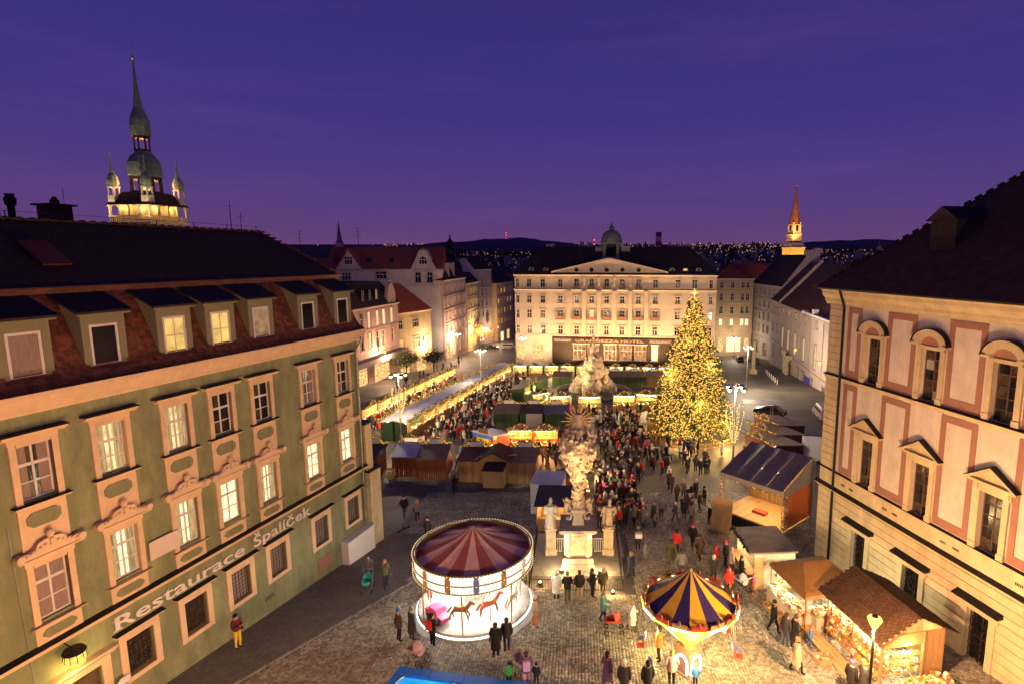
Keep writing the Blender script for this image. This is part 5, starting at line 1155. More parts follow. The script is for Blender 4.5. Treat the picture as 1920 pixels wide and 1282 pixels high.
for s in (-.5, .4): b = MB(); b.tube((s, -.1, 1.7), (s - .1, -1.2, 0), .03, .03, 5); b.build('prop', M['ply'], wpnl)
# flat-roofed cream booth with counter
cb_ = empty('cream_booth', (10.75, 31.2, gz(31)), R(4), 'cream booth with flat brown roof between the stage and brown canopy', 'booth')
b = MB(); b.box(-1.15, 1.2, -1.4, -1.32, .05, 2.25); b.box(1.12, 1.2, -1.32, 1.4, .05, 2.25); b.box(-1.15, 1.12, 1.32, 1.4, .05, 2.25); b.build('walls', M['cloth'], cb_); b = MB(); b.box(-1.2, -1.1, -1.4, 1.4, .05, 1.0); b.box(-1.55, -1.0, -1.4, 1.4, 1.0, 1.06); b.build('counter', M['woodside'], cb_)
b = MB(); b.box(-1.5, 1.3, -1.55, 1.55, 2.3, 2.4); b.build('roof', M['brownsheet'], cb_); b = MB(); b.box(-1.16, -.55, -1.43, -1.405, .05, 2.0); b.build('door', M['ply'], cb_); b = MB(); b.box(-.6, -.5, -1, 1, 2.15, 2.22); b.build('lamp', M['tube_w'], cb_); point(cb_, (-.6, 0, 1.9), 150, (1, .7, .35), .15)
ga, fl = leaf_bulbs(lambda r: (-1.5 + r.gauss(0, .05), r.uniform(-1.5, 1.5), 2.42 + r.gauss(0, .04)), 120, 16, .09, .03, 6, M['leafdark'], M['bulb']); tag(put('garland', ga, cb_), kind='stuff')
# brown canopy stall with pottery
S1_ = empty('pottery_stall', (12.05, 27.3, gz(27.3)), R(13), 'pottery stall under a brown hipped canopy', 'stall')
b = MB(); e = 1.62; b.add([(-e, -e, 2.15), (e, -e, 2.15), (e, e, 2.15), (-e, e, 2.15), (-.7, 0, 2.95), (.7, 0, 2.95)], [(0, 1, 5, 4), (1, 2, 5), (2, 3, 4, 5), (3, 0, 4)]); b.box(-e, e, -e - .01, -e + .01, 1.98, 2.15); b.box(-e - .01, -e + .01, -e, e, 1.98, 2.15); b.build('canopy', mat('brown_canvas', (.20, .095, .03), .85, .15, 2, .1, 10), S1_)
for a in (-1, 1):
    for c in (-1, 1): b = MB(); b.tube((a * 1.52, c * 1.52, 0), (a * 1.52, c * 1.52, 2.15), .035, .035, 6); b.build('post', M['redwood'], S1_)
for (x0, x1, y0, y1) in ((-1.75, -1.0, -1.3, 1.5), (-.9, 1.4, -1.6, -.8)):
    b = MB(); b.box(x0, x1, y0, y1, .02, .86); b.build('table', M['cloth'], S1_); g = put('pottery', goods_mesh(x1 - x0 - .1, y1 - y0 - .1, 170, 11, .04, .1), S1_, ((x0 + x1) / 2, (y0 + y1) / 2, .86)); tag(g, kind='stuff')
b = MB(); b.box(.2, 1.3, -2.3, -1.75, .02, .55); b.build('low_table', M['cloth'], S1_); g = put('pottery', goods_mesh(1.0, .45, 26, 12, .08, .13), S1_, (.75, -2.02, .55)); tag(g, kind='stuff')
for z in (1.0, 1.5): b = MB(); b.box(-1.4, 1.4, 1.2, 1.5, z, z + .03); b.build('shelf', M['wood'], S1_); g = put('pottery', goods_mesh(2.7, .22, 40, 13, .05, .1), S1_, (0, 1.35, z + .03)); tag(g, kind='stuff')
b = MB(); b.ball((-1.0, .8, 1.85), .12, 1); b.ball((.4, -.9, 1.9), .1, 1); b.build('lamp', M['tube_w'], S1_); point(S1_, (-1.0, .6, 1.75), 260, (1, .84, .5), .1); point(S1_, (.5, -.7, 1.8), 260, (1, .84, .5), .1)
# wooden shingled stall
S2_ = empty('wooden_stall', (13.75, 23.7, gz(23.7)), R(12), 'wooden ornament stall with shingled brown roof beside the orange lamp', 'stall')
W2, D2 = 1.55, 1.75
b = MB(); n = 12
for i in range(n): b.box(W2 - .05, W2, -D2 + i * .29, -D2 + i * .29 + .275, .05, 2.35)
b.build('back_boards', M['wood'], S2_)
for x0, x1, nm in ((.55, W2 - .06, 'side_boards'),):
    b = MB()
    for i in range(4): b.box(x0 + i * .24, x0 + i * .24 + .23, -D2, -D2 + .05, .05, 2.4)
    b.build(nm, M['wood'], S2_)
b = MB(); b.box(-W2 + .05, .53, -D2, -D2 + .05, 1.85, 2.4); b.build('gable_board', M['wood'], S2_)
b = MB(); b.box(-W2 - .02, -W2 + .03, -D2, D2, 1.95, 2.35); b.build('fascia', M['woodside'], S2_)
for x, y in ((-W2, -D2), (-W2, D2), (W2, D2), (.5, -D2), (-W2, 0)): b = MB(); b.box(x - .045, x + .045, y - .045, y + .045, .05, 2.4); b.build('post', M['woodside'], S2_)
for s in (-1, 1):
    b = MB(); nrow = 15
    for r_ in range(nrow):
        t0, t1 = r_ / nrow, min(1, (r_ + 1.25) / nrow); xe = W2 + .42
        for q in range(26):
            y0 = -D2 - .35 + q * .162 + (.08 if r_ % 2 else 0); z0 = 2.3 + 1.0 * t0; z1 = 2.3 + 1.0 * t1; j = random.uniform(.015, .03)
            b.add([(s * xe * (1 - t0), y0, z0 + j), (s * xe * (1 - t0), y0 + .158, z0 + j), (s * xe * (1 - t1), y0 + .158, z1), (s * xe * (1 - t1), y0, z1), (s * xe * (1 - t0), y0, z0), (s * xe * (1 - t0), y0 + .158, z0)], [(0, 1, 2, 3), (0, 1, 5, 4)])
    rf = b.build('roof_shingles', mat('shingle_%d' % (s + 2), (.058, .030, .016), .85, .3, 3, island=.25), S2_); tag(rf, kind='stuff')
    b = MB(); b.quad((s * (W2 + .4), -D2 - .33, 2.29), (s * (W2 + .4), D2 + .33, 2.29), (0, D2 + .33, 3.27), (0, -D2 - .33, 3.27)); b.build('roof_deck', M['wood'], S2_)
for z, d_ in ((.55, .5), (.98, .36), (1.38, .26)):
    b = MB(); b.box(-W2 - .25 + (z - .5) * .25, -W2 + .2 + (z - .5) * .25, -D2 + .08, D2 - .08, z, z + .035); b.build('shelf', M['woodside'], S2_); g = put('ornaments', goods_mesh(.38, 2 * D2 - .3, 150, 20 + int(z * 10), .04, .085), S2_, (-W2 - .02 + (z - .5) * .25, 0, z + .035)); tag(g, kind='stuff')
for z in (.6, .98, 1.36):
    b = MB(); b.box(-W2 + .15, .5, -D2 - .02, -D2 + .25, z, z + .03); b.build('shelf', M['wood'], S2_); g = put('ornaments', goods_mesh(1.7, .2, 70, 30 + int(z * 10), .04, .08), S2_, (-.55, -D2 + .12, z + .03)); tag(g, kind='stuff')
b = MB(); b.box(-W2 + .3, W2 - .1, D2 - .3, D2 - .05, .05, 1.6); b.build('inner_cabinet', M['wood'], S2_)
b = MB(); b.box(-1.0, -.92, -1.3, 1.3, 2.12, 2.18); b.build('lamp', M['tube_w'], S2_); point(S2_, (-.95, .8, 1.95), 210, (1, .88, .6), .1); point(S2_, (-.95, -.8, 1.95), 210, (1, .80, .45), .1); point(S2_, (-.3, -D2 - .2, 1.75), 70, (1, .7, .25), .08)
b = MB(); b.box(-.9, 1.2, -D2 - 1.1, -D2 - .4, .02, .62); b.build('front_table', M['cloth'], S2_); g = put('ornaments', goods_mesh(2.0, .6, 120, 44, .05, .1), S2_, (.15, -D2 - .75, .62)); tag(g, kind='stuff')
b = MB()
for i in range(3): b.box(-W2 - .55 - i * .24, -W2 - .33 - i * .24, -3.4, 2.6, .10, .15)
b.box(-W2 - 1.0, -W2 - .3, -3.3, -3.2, .02, .10); b.box(-W2 - 1.0, -W2 - .3, 2.3, 2.4, .02, .10); dk = b.build('boardwalk', M['ply']); dk.matrix_basis = S2_.matrix_basis.copy(); tag(dk, 'low plank boardwalk along the front of the wooden stall', 'boardwalk')
def crate(x, y, rz, label, sd):
    o = empty('crate', (x, y, gz(y) + .03), R(rz), label, 'crate')
    for s in (-1, 1):
        for z in (.03, .15): b = MB(); b.box(-.4, .4, s * .26 - .012, s * .26 + .012, z, z + .1); b.build('slat', M['ply'], o); b = MB(); b.box(s * .4 - .012, s * .4 + .012, -.25, .25, z, z + .1); b.build('slat', M['ply'], o)
    b = MB(); b.box(-.39, .39, -.25, .25, .01, .03); b.build('base', M['ply'], o); g = put('produce', goods_mesh(.68, .4, 40, sd, .05, .08), o, (0, 0, .1)); tag(g, kind='stuff')
crate(10.95, 23.3, 15, 'wooden crate of goods beside the child in blue', 51); crate(10.0, 27.6, 100, 'wooden crate nearest the cream booth at the pottery stall', 52); crate(10.15, 26.6, 102, 'wooden crate second from the cream booth at the pottery stall', 53); crate(10.55, 25.6, 100, 'wooden crate at the corner post of the pottery stall', 54)
# ================================================================== LAMPS
def sodium_lamp(x, y, h, power, label, group=None, col=(1, .50, .22)):
    o = empty('street_lamp', (x, y, gz(y)), 0, label, 'street lamp', group)
    b = MB(); b.lathe([(.11, 0), (.11, .5), (.06, .6), (.05, h - .35), (.08, h - .3)], 10); b.build('pole', M['darkmetal'], o)
    b = MB(); b.lathe([(.09, h - .34), (.26, h), (.24, h + .06), (.12, h + .12)], 10); b.build('glass', M['sodium'], o); b = MB(); b.lathe([(.125, h + .11), (.09, h + .18), (.03, h + .22)], 10); b.build('cap', M['darkmetal'], o)
    point(o, (-.02, 0, h - .55), power, col, .14); return o
sodium_lamp(10.8, 19.2, 4.6, 5200, 'orange glowing street lamp in front of the wooden stall')
sodium_lamp(-9.5, 13.2, 4.6, 3300, 'assumed orange street lamp by the kerb below the camera at left'); sodium_lamp(-9.0, 4.0, 4.6, 2600, 'assumed orange street lamp farther below the camera at left')  # unseen lamps, assumed and added to light the left facade from below
sodium_lamp(9.5, 12.5, 4.6, 4200, 'assumed orange street lamp below the camera at right', col=(1, .62, .33))  # unseen lamp out of frame, likewise added to light the palace front
def ornate_lamp(x, y, h, label, deco_label, power=900, deco=True):
    o = empty('ornate_street_lamp', (x, y, gz(y)), R(20), label, 'street lamp')
    b = MB(); b.lathe([(.22, 0), (.2, .8), (.1, 1.0), (.07, h - .4), (.1, h - .3), (.05, h + .3)], 10); b.build('pole', M['steel'], o)
    for k in range(4):
        t = k * PI / 2 + .3; c, s = math.cos(t), math.sin(t)
        b = MB(); b.path([(0, 0, h - .3), (.35 * c, .35 * s, h + .15), (.75 * c, .75 * s, h + .1), (.85 * c, .85 * s, h - .1)], .03, 5); b.lathe([(.24, h - .12), (.12, h + .06)], 8, (.85 * c, .85 * s, 0)); ar = b.build('arm', M['darkmetal'], o)
        b = MB(); b.ball((.85 * c, .85 * s, h - .22), .15, 1); b.build('globe', M['globe'], ar)
    for k in range(2): point(o, (.85 * math.cos(k * PI + .3), .85 * math.sin(k * PI + .3), h - .6), power, (1, .78, .52), .2)
    if deco:
        b = MB(); c = MB(); r = random.Random(int(y)); z0, z1 = h * .36, h * .80
        for k in range(8):
            t = k * PI / 4; pts = []
            for i in range(11):
                q = i / 10; rad = .06 + .78 * math.sin(min(1, q * 1.15) * PI * .5) ** 1.3 * (1 if q < .85 else 1 - (q - .85) * 1.2); pts.append((rad * math.cos(t), rad * math.sin(t), z0 + (z1 - z0) * q))
            b.path(pts, .012, 4)
            for i in range(46):
                q = r.random() * 10; j = min(9, int(q)); p = Vector(pts[j]).lerp(Vector(pts[j + 1]), q - j); c.ball(p + Vector((r.gauss(0, .03), r.gauss(0, .03), 0)), .03, oct=True)
        dd = b.build('light_tulip', M['gold'], None, (x, y, gz(y))); tag(dd, deco_label, 'light decoration'); tag(c.build('fairy_lights', M['bulb2'], dd), kind='stuff'); point(dd, (0, -1.2, h * .55), 60, (1, .75, .35), .3)
ornate_lamp(-20.8, 63.3, 8.0, 'ornate four-armed street lamp at the near end of the grey row', 'golden tulip-shaped light decoration on the lamp at the grey row')
ornate_lamp(-16.5, 91.7, 8.3, 'ornate street lamp rising from the middle of the grey row', '', deco=False)
ornate_lamp(13.9, 50.0, 8.6, 'ornate street lamp right before the Christmas tree', 'golden tulip-shaped light decoration on the lamp by the tree')
ornate_lamp(-13.2, 127.0, 8.0, 'ornate street lamp at the left corner of the hotel', 'golden tulip-shaped light decoration before the hotel corner', 700)
ornate_lamp(30, 101, 8.0, 'ornate street lamp on the empty right part of the square', '', 3500, deco=False)
ornate_lamp(-33, 150, 7.5, 'ornate street lamp at the mouth of the side street', '', 900, deco=False); ornate_lamp(-31, 182, 7.5, 'ornate street lamp farther down the side street', '', 1100, deco=False); ornate_lamp(43, 158, 6, 'ornate street lamp in the street right of the hotel', '', 900, deco=False)
def wall_lamp(x, y, z, power, label):
    o = empty('wall_lamp', (x, y, z), 0, label, 'lamp'); b = MB(); b.lathe([(.12, -.3), (.2, 0), (.1, .25)], 8); b.build('glass', M['sodium'], o); b = MB(); b.lathe([(.22, .26), (.05, .4)], 8); b.tube((0, 0, .35), (-.9, .1, .5), .03, .03, 5); b.build('bracket', M['darkmetal'], o); point(o, (.9, -.4, -.6), power, (1, .60, .34), .2)
wall_lamp(-39.2, 112, -.5, 2600, 'added wall lamp brightening the rose shop house'); wall_lamp(-36.0, 131, -1.2, 2400, 'glowing wall lamp on the low corner house'); wall_lamp(-35.0, 158, -3.0, 4200, 'glowing wall lamp on the rose terrace house'); wall_lamp(-34, 183, -5, 2500, 'glowing wall lamp on the ornate yellow house'); wall_lamp(42.6, 100, -.5, 2500, 'added wall lamp brightening the near part of the white palace'); wall_lamp(45.0, 118, -1, 3500, 'added wall lamp brightening the white palace'); wall_lamp(-31.5, 214, -8, 3000, 'glowing wall lamp far down the side street')  # palace and rose shop house lamps are added to brighten those walls
def floodlight(x, y, z, target, power, label, col=(1, .60, .27), size=130):
    o = empty('floodlight', (x, y, z), 0, label, 'floodlight'); b = MB(); b.box(-.25, .25, -.12, .12, 0, .35); b.build('housing', M['darkmetal'], o); b = MB(); b.box(-.22, .22, .125, .14, .03, .32); b.build('lens', M['globe'], o)
    l = spot(None, (x, y + .3, z + .3), target, power, col, size, 1.0, .3); return o
floodlight(-12, 129.5, gz(129.5) + .2, (-11, 135, 4), 4200, 'added ground floodlight at the foot of the hotel, far left'); floodlight(26, 124.5, gz(124.5) + .2, (26, 130, 4), 7000, 'added ground floodlight at the foot of the hotel, far right'); floodlight(-3.5, 128.0, gz(128) + .2, (-3, 134, 5), 13500, 'small floodlight over the stalls aimed at the hotel, left'); floodlight(6.5, 126.8, gz(126.8) + .2, (7, 132.6, 5), 17000, 'added small floodlight over the stalls aimed at the hotel, centre'); floodlight(16.5, 125.5, gz(125.5) + .2, (17, 131, 5), 13500, 'added small floodlight over the stalls aimed at the hotel, right')  # all but the left stall floodlight are added to light the hotel front
floodlight(-3.9, 90.5, gz(91) + 1.0, (1.5, 95, 2), 5000, 'assumed floodlight at the left foot of the fountain', (1, .72, .30), 90); floodlight(7.5, 90, gz(91) + 1.0, (2.5, 95, 1), 2400, 'assumed floodlight at the right foot of the fountain', (1, .55, .25), 90)  # fountain floodlights are assumed from the warm light on its rock
# ================================================================== CHRISTMAS TREE
def np_mesh(name, V, F, m):
    n = len(V); me = bpy.data.meshes.new(name); me.vertices.add(n); me.vertices.foreach_set('co', V.astype(np.float32).ravel()); k = F.shape[1]
    me.loops.add(F.size); me.loops.foreach_set('vertex_index', F.ravel().astype(np.int32)); me.polygons.add(len(F)); me.polygons.foreach_set('loop_start', np.arange(0, F.size, k, dtype=np.int32))
    me.update(calc_edges=True); me.materials.append(m); return me
def sprays(P, D, ln, wd, rg, cross=True):
    """thin leaf quads at P along D"""
    n = len(P); D = D / np.linalg.norm(D, axis=1, keepdims=True); U = np.cross(D, rg.normal(size=(n, 3))); U /= np.linalg.norm(U, axis=1, keepdims=True)
    l = ln * rg.uniform(.6, 1.3, (n, 1)); w_ = wd * rg.uniform(.7, 1.3, (n, 1))
    V = np.stack([P - U * w_, P + D * l * .5 - U * w_ * 1.3, P + D * l, P + D * l * .5 + U * w_ * 1.3], 1).reshape(-1, 3); F = np.arange(n * 4).reshape(-1, 4); return V, F
XT = empty('christmas_tree', (12.95, 65.2, gz(65.2)), 0, 'tall spruce Christmas tree covered in golden fairy lights', 'tree')
H = 16.6; r_ = np.random.default_rng(5); P, D, BL = [], [], []
limb = MB()
z = 1.3
while z < H - .3:
    f = 1 - (z - 1.0) / (H - 1.0); rad = 5.2 * f ** .86 * (1.0 if z > 2.5 else .9) + .12; nb = int(9 + 11 * f)
    a0 = r_.uniform(0, 6)
    for k in range(nb):
        a = a0 + 2 * PI * k / nb + r_.normal(0, .12); L = rad * r_.uniform(.74, 1.12); zz = z + r_.normal(0, .12); up = .35 * (1 - f) + .05
        t = np.linspace(.12, 1, max(6, int(L * 7)))
        x = np.cos(a) * L * t; y = np.sin(a) * L * t; h = zz + L * (up * t - .36 * t ** 2 + .12 * t ** 3)
        B_ = np.stack([x, y, h], 1); limb.path([tuple(B_[0]), tuple(B_[len(B_) // 2]), tuple(B_[-1])], .045 * (L / 4 + .2), 4, r1=.012)
        for q in range(len(B_)):
            wdt = (.16 + .42 * (1 - t[q]) * min(1, L / 2.5)) ; m_ = 4
            off = r_.normal(0, 1, (m_, 3)) * np.array([wdt * .6, wdt * .6, .10]); P.append(B_[q] + off)
            D.append(np.stack([np.cos(a) + r_.normal(0, .7, m_), np.sin(a) + r_.normal(0, .7, m_), r_.normal(-.25, .35, m_)], 1))
        m_ = max(5, int(6 + L * 4.6)); q = r_.uniform(.35, 1.04, m_); idx = np.clip((q * (len(B_) - 1)).astype(int), 0, len(B_) - 1); BL.append(B_[idx] + r_.normal(0, 1, (m_, 3)) * np.array([.2, .2, .12]) + np.array([0, 0, .05]))
    z += .27 + .18 * f
P = np.concatenate(P); D = np.concatenate(D); V, F = sprays(P, D, .34, .045, r_)
b = MB(); b.tube((0, 0, -.1), (0, 0, H), .26, .03, 10); b.build('trunk', M['bark'], XT); limb.build('limbs', M['bark'], XT)
tag(put('needles', np_mesh('needles', V, F, M['foliage']), XT), kind='stuff')
BL = np.concatenate(BL); ov, of = np.array(OCT[0]), np.array(OCT[1]); sz_ = r_.uniform(.05, .10, (len(BL), 1, 1)); V = (BL[:, None, :] + ov[None] * sz_).reshape(-1, 3); F = (np.arange(len(BL))[:, None, None] * 6 + of[None]).reshape(-1, 3)
tag(put('fairy_lights', np_mesh('fairy_lights', V, F, M['bulb']), XT), kind='stuff')
b = MB(); st = H + .55
for a in (0, PI / 4, PI / 2, 3 * PI / 4):
    l = .48 if a in (0, PI / 2) else .26; b.obox((0, 0, st), (2 * l, .06, .10), 0, ry=a)
b.build('star', emat('tree_star', (1, .66, .2), 1.6), XT)
for k in range(10):
    zz = 2.2 + k * 1.35; f = 1 - zz / H; a = k * 2.4; point(XT, (4.4 * f * math.cos(a), 4.4 * f * math.sin(a), zz), 1600, (1, .58, .16), .5)
point(XT, (-1.5, -4.6, 1.2), 1100, (1, .56, .16), .5); point(XT, (3.0, -4.0, 1.6), 800, (1, .56, .16), .5)
b = MB()
for k in range(40):
    t = 2 * PI * k / 40; b.box(4.9 * math.cos(t) - .05, 4.9 * math.cos(t) + .05, 4.9 * math.sin(t) - .05, 4.9 * math.sin(t) + .05, 0, 1.0)
for z in (.3, .8): b.lathe([(4.86, z), (4.94, z), (4.94, z + .08), (4.86, z + .08), (4.86, z)], 40)
tag(b.build('tree_fence', M['wood'], None, (12.95, 65.2, gz(65.2))), 'low wooden fence around the foot of the Christmas tree', 'fence')
# other trees
def small_tree(x, y, h, r, m, label, seed, lights=0):
    o = empty('street_tree', (x, y, gz(y)), 0, label, 'tree'); q = np.random.default_rng(seed); b = MB(); b.tube((0, 0, 0), (0, 0, h * .55), .14, .09, 8); tips = []
    for k in range(7):
        a = k * .9; t = (math.cos(a) * r * .6, math.sin(a) * r * .6, h * q.uniform(.6, .85)); b.path([(0, 0, h * .42), (t[0] * .5, t[1] * .5, h * .58), t], .06, 5, r1=.02); tips.append(t)
    b.build('trunk', M['bark'], o); C = np.array(tips + [(0, 0, h * .8)]); n = 2600; c = C[q.integers(0, len(C), n)]; P = c + q.normal(0, 1, (n, 3)) * np.array([r * .33, r * .33, h * .11]); V, F = sprays(P, q.normal(size=(n, 3)), .26, .08, q); tag(put('crown', np_mesh('crown', V, F, m), o), kind='stuff')
    return o
small_tree(-32.6, 184, 8.5, 4.2, M['autumn'], 'golden-leaved street tree at the side street', 3); point(None, (-34, 181, gz(181) + 4), 900, (1, .6, .15), .4).name = 'street_tree_light'
small_tree(-36.3, 116, 5.5, 2.4, M['leafdark'], 'small dark tree before the left shop windows', 4); small_tree(-33.5, 127, 5.0, 2.2, M['leafdark'], 'small dark tree before the low corner house', 5)
# ================================================================== FOUNTAIN
FT = empty('fountain', (2.0, 95.5, gz(95.5)), 0, 'rocky baroque fountain crowned by a standing figure', 'fountain')
r = random.Random(21); items = []
for k in range(3):
    a = k * 2.094 + .5
    for i in range(9):
        t = i / 8; rad = 3.1 * (1 - t * .75); items.append(((rad * math.cos(a) + r.gauss(0, .3), rad * math.sin(a) + r.gauss(0, .3), .6 + t * 4.6), 1.25 * (1 - .35 * t) * r.uniform(.85, 1.2), (1, 1, 1)))
for i in range(26):
    t = r.random(); a = r.uniform(0, 6.3); rad = (3.6 - 2.9 * t) * r.uniform(.6, 1.05); items.append(((rad * math.cos(a), rad * math.sin(a), .6 + t * 6.2), r.uniform(.45, .9), (1, 1, r.uniform(.7, 1.4))))
for i in range(10):   # figures
    a = i * .63 + .2; zz = 2.4 + (i % 3) * 1.5; rad = 2.9 - zz * .32; x, y = rad * math.cos(a), rad * math.sin(a)
    items += [((x, y, zz), (x * 1.05, y * 1.05, zz + .8), .38, .30), ((x * 1.06, y * 1.06, zz + 1.15), .24, (1, 1, 1.15)), ((x * 1.05, y * 1.05, zz + .75), (x * 1.25, y * 1.2, zz + .3), .14, .11), ((x, y, zz), (x * 1.3, y * 1.3, zz - .35), .2, .15)]
items += [((0, 0, 5.2), 1.1, (1, 1, 1.3)), ((0, 0, 6.4), .8, (1, 1, 1.4)), ((0, 0, 6.6), (.05, -.05, 8.4), .55, .42), ((.05, -.05, 8.2), (.05, -.1, 9.3), .42, .40), ((.05, -.15, 9.95), .28, (1, 1, 1.2)), ((.4, -.1, 9.2), (.85, -.3, 9.9), .16, .12), ((-.35, -.1, 9.2), (-.6, -.35, 8.4), .16, .13), ((.85, -.3, 9.9), (.9, -.3, 11.0), .06, .04)]
blobs('rock_and_figures', items, .10, .55, .6, M['stone'], FT)
b = MB(); b.lathe([(6.6, 0), (6.6, .75), (6.75, .8), (6.75, .95), (6.2, .95), (6.2, .3), (0, .3)], 40); b.build('basin', M['stonegrey'], FT)
b = MB(); b.lathe([(6.18, .305), (0, .31)], 40); b.build('basin_floor', mat('basin_floor', (.14, .12, .10), .5, .3, 1), FT)
# ================================================================== PLAGUE COLUMN
PC = empty('baroque_column', (-.2, 32.9, gz(32.9)), 0, 'tall baroque stone column with sunburst and cloud carvings', 'column')
def lz(z): return z - gz(32.9)
b = MB(); b.box(-1.0, 1.0, -1.0, 1.0, .12, lz(-.1)); b.box(-.92, .92, -.92, .92, lz(-.1), lz(.25)); b.build('plinth', M['stonegrey'], PC)
b = MB(); b.box(-.68, .68, -.68, .68, lz(.25), lz(1.85))
for a in range(4): b.obox((.75 * math.cos(a * PI / 2 + PI / 4), .75 * math.sin(a * PI / 2 + PI / 4), lz(1.05)), (.5, .4, 1.6), a * PI / 2 + PI / 4)
b.box(-.5, .5, -.70, -.66, lz(.55), lz(1.55)); b.build('pedestal', M['stone'], PC)
b = MB(); b.box(-1.0, 1.0, -1.0, 1.0, lz(1.85), lz(1.95)); b.box(-1.12, 1.12, -1.12, 1.12, lz(1.95), lz(2.12)); b.build('pedestal_slab', M['stonegrey'], PC)
b = MB(); b.lathe([(.52, 2.12), (.42, 2.3), (.36, 2.6), (.46, 2.85), (.60, 2.95), (.62, 3.1), (.40, 3.2), (.36, 3.4)], 4, (0, 0, lz(0)), a0=PI / 4); b.build('column_base', M['stone'], PC)
for s in (-1, 1):
    b = MB(); pts = []
    for i in range(22):
        t = i / 21 * 4.6; rad = .34 - .055 * t; pts.append((s * (.62 + rad * math.cos(t + 1.2)), 0, lz(2.55) + rad * math.sin(t + 1.2)))
    for off in (-.1, 0, .1): b.path([(p[0], p[1] + off, p[2]) for p in pts], .075, 6)
    b.path([pts[0], (s * .62, 0, lz(3.1)), (s * .5, 0, lz(3.6))], .12, 8); b.build('volute', M['stone'], PC)
    it = [((s * .72, -.05, lz(2.95)), (s * .68, -.05, lz(3.45)), .17, .14), ((s * .68, -.06, lz(3.65)), .12, (1, 1, 1.15)), ((s * .62, -.1, lz(3.4)), (s * .45, -.25, lz(3.2)), .06, .05), ((s * .75, -.05, lz(3.0)), (s * .85, -.3, lz(2.8)), .09, .06), ((s * .8, .05, lz(3.4)), (s * .95, .1, lz(3.65)), .08, .03)]
    blobs('cherub', it, .035, .04, .15, M['stone'], PC)
it = [((0, 0, lz(3.2)), (0, 0, lz(9.0)), .30, .24), ((0, 0, lz(4.9)), (0, 0, lz(6.6)), .32, .88), ((0, 0, lz(6.6)), (0, 0, lz(7.5)), .88, .8)]; r = random.Random(9)
for i in range(520):
    z = r.uniform(3.3, 8.1); e = float(np.interp(z, [3.3, 4.2, 5.0, 5.6, 6.2, 6.9, 7.5, 8.1], [.40, .36, .44, .72, 1.0, 1.16, 1.1, .6])); a = r.uniform(0, 6.3); rad = e * r.uniform(.72, 1.0)
    it.append(((rad * math.cos(a), rad * math.sin(a) * .8, lz(z)), r.uniform(.05, .11) * (1.15 if z > 5.4 else .8), (1, 1, r.uniform(.8, 1.9))))
for i in range(7):
    z = 3.9 + i * .42; a = i * 1.9 - 1.5; e = float(np.interp(z, [3.9, 5.2, 6.6], [.36, .5, .95])); x, y = e * math.cos(a), e * math.sin(a)
    it += [((x, y, lz(z)), (x, y, lz(z + .35)), .14, .11), ((x * 1.05, y * 1.05, lz(z + .5)), .095, (1, 1, 1.1)), ((x, y, lz(z + .3)), (x * 1.3, y * 1.3, lz(z + .15)), .05, .04)]
blobs('cloud_carving', it, .03, .09, .10, M['stone'], PC)
it = [((0, -.1, lz(7.3)), (0, -.1, lz(8.1)), .27, .20), ((0, -.1, lz(8.1)), (0, -.1, lz(8.55)), .21, .17), ((0, -.13, lz(8.85)), .13, (1, 1, 1.2)), ((.2, -.1, lz(8.5)), (.34, -.25, lz(8.1)), .07, .06), ((-.2, -.1, lz(8.5)), (-.34, -.22, lz(8.2)), .07, .06)]
blobs('crowning_figure', it, .035, .04, .15, M['stone'], PC)
b = MB()
for k in range(20):
    t = 2 * PI * k / 20; l = 1.0 if k % 2 == 0 else .78; w_ = .055
    b.prism([(.18 * math.cos(t) - w_ * math.sin(t), lz(8.5) + .18 * math.sin(t) + w_ * math.cos(t)), (.18 * math.cos(t) + w_ * math.sin(t), lz(8.5) + .18 * math.sin(t) - w_ * math.cos(t)), (l * math.cos(t) + .02 * math.sin(t), lz(8.5) + l * math.sin(t) - .02 * math.cos(t)), (l * math.cos(t) - .02 * math.sin(t), lz(8.5) + l * math.sin(t) + .02 * math.cos(t))], .08, .12)
b.build('sun_rays', M['gold'], PC)
# terrace around it
TE = empty('column_terrace', (-.2, 33.0, gz(33)), 0, 'raised stone terrace with iron railing around the baroque column', 'terrace')
b = MB(); b.box(-2.9, 2.7, -3.6, 3.6, -.4, .10); b.box(-3.1, 2.9, -3.85, 3.75, -.5, -.06); b.build('platform', M['stonegrey'], TE)
for i in range(7):
    for j in range(9):
        q = MB(); q.box(-2.86 + i * .8 + .012, -2.86 + (i + 1) * .8 - .012, -3.56 + j * .79 + .012, -3.56 + (j + 1) * .79 - .012, .10, .125); q.build('paving_slab', M['stonegrey'], TE)
b = MB()
def rail(p, q, n):
    p, q = Vector(p), Vector(q)
    for z in (.35, .98): b.tube(p + Vector((0, 0, z)), q + Vector((0, 0, z)), .022, .022, 5)
    for i in range(n + 1): c = p.lerp(q, i / n); b.tube(c + Vector((0, 0, .12)), c + Vector((0, 0, 1.02)), .014, .014, 4)
rail((-2.75, -3.45, 0), (2.55, -3.45, 0), 34); rail((-2.75, -3.45, 0), (-2.75, 3.4, 0), 42); rail((2.55, -3.45, 0), (2.55, 3.4, 0), 42); b.build('railing', M['darkmetal'], TE)
for s in (-1, 1):
    b = MB()
    for z in (1.1, .25): b.tube((s * .9, 1.0, z), (s * 1.55, 1.0, z), .03, .03, 6)
    for i in range(6): b.tube((s * (.95 + i * .12), 1.0, .25), (s * (.95 + i * .12), 1.0, 1.1), .02, .02, 5)
    b.build('white_balustrade', M['white'], TE)
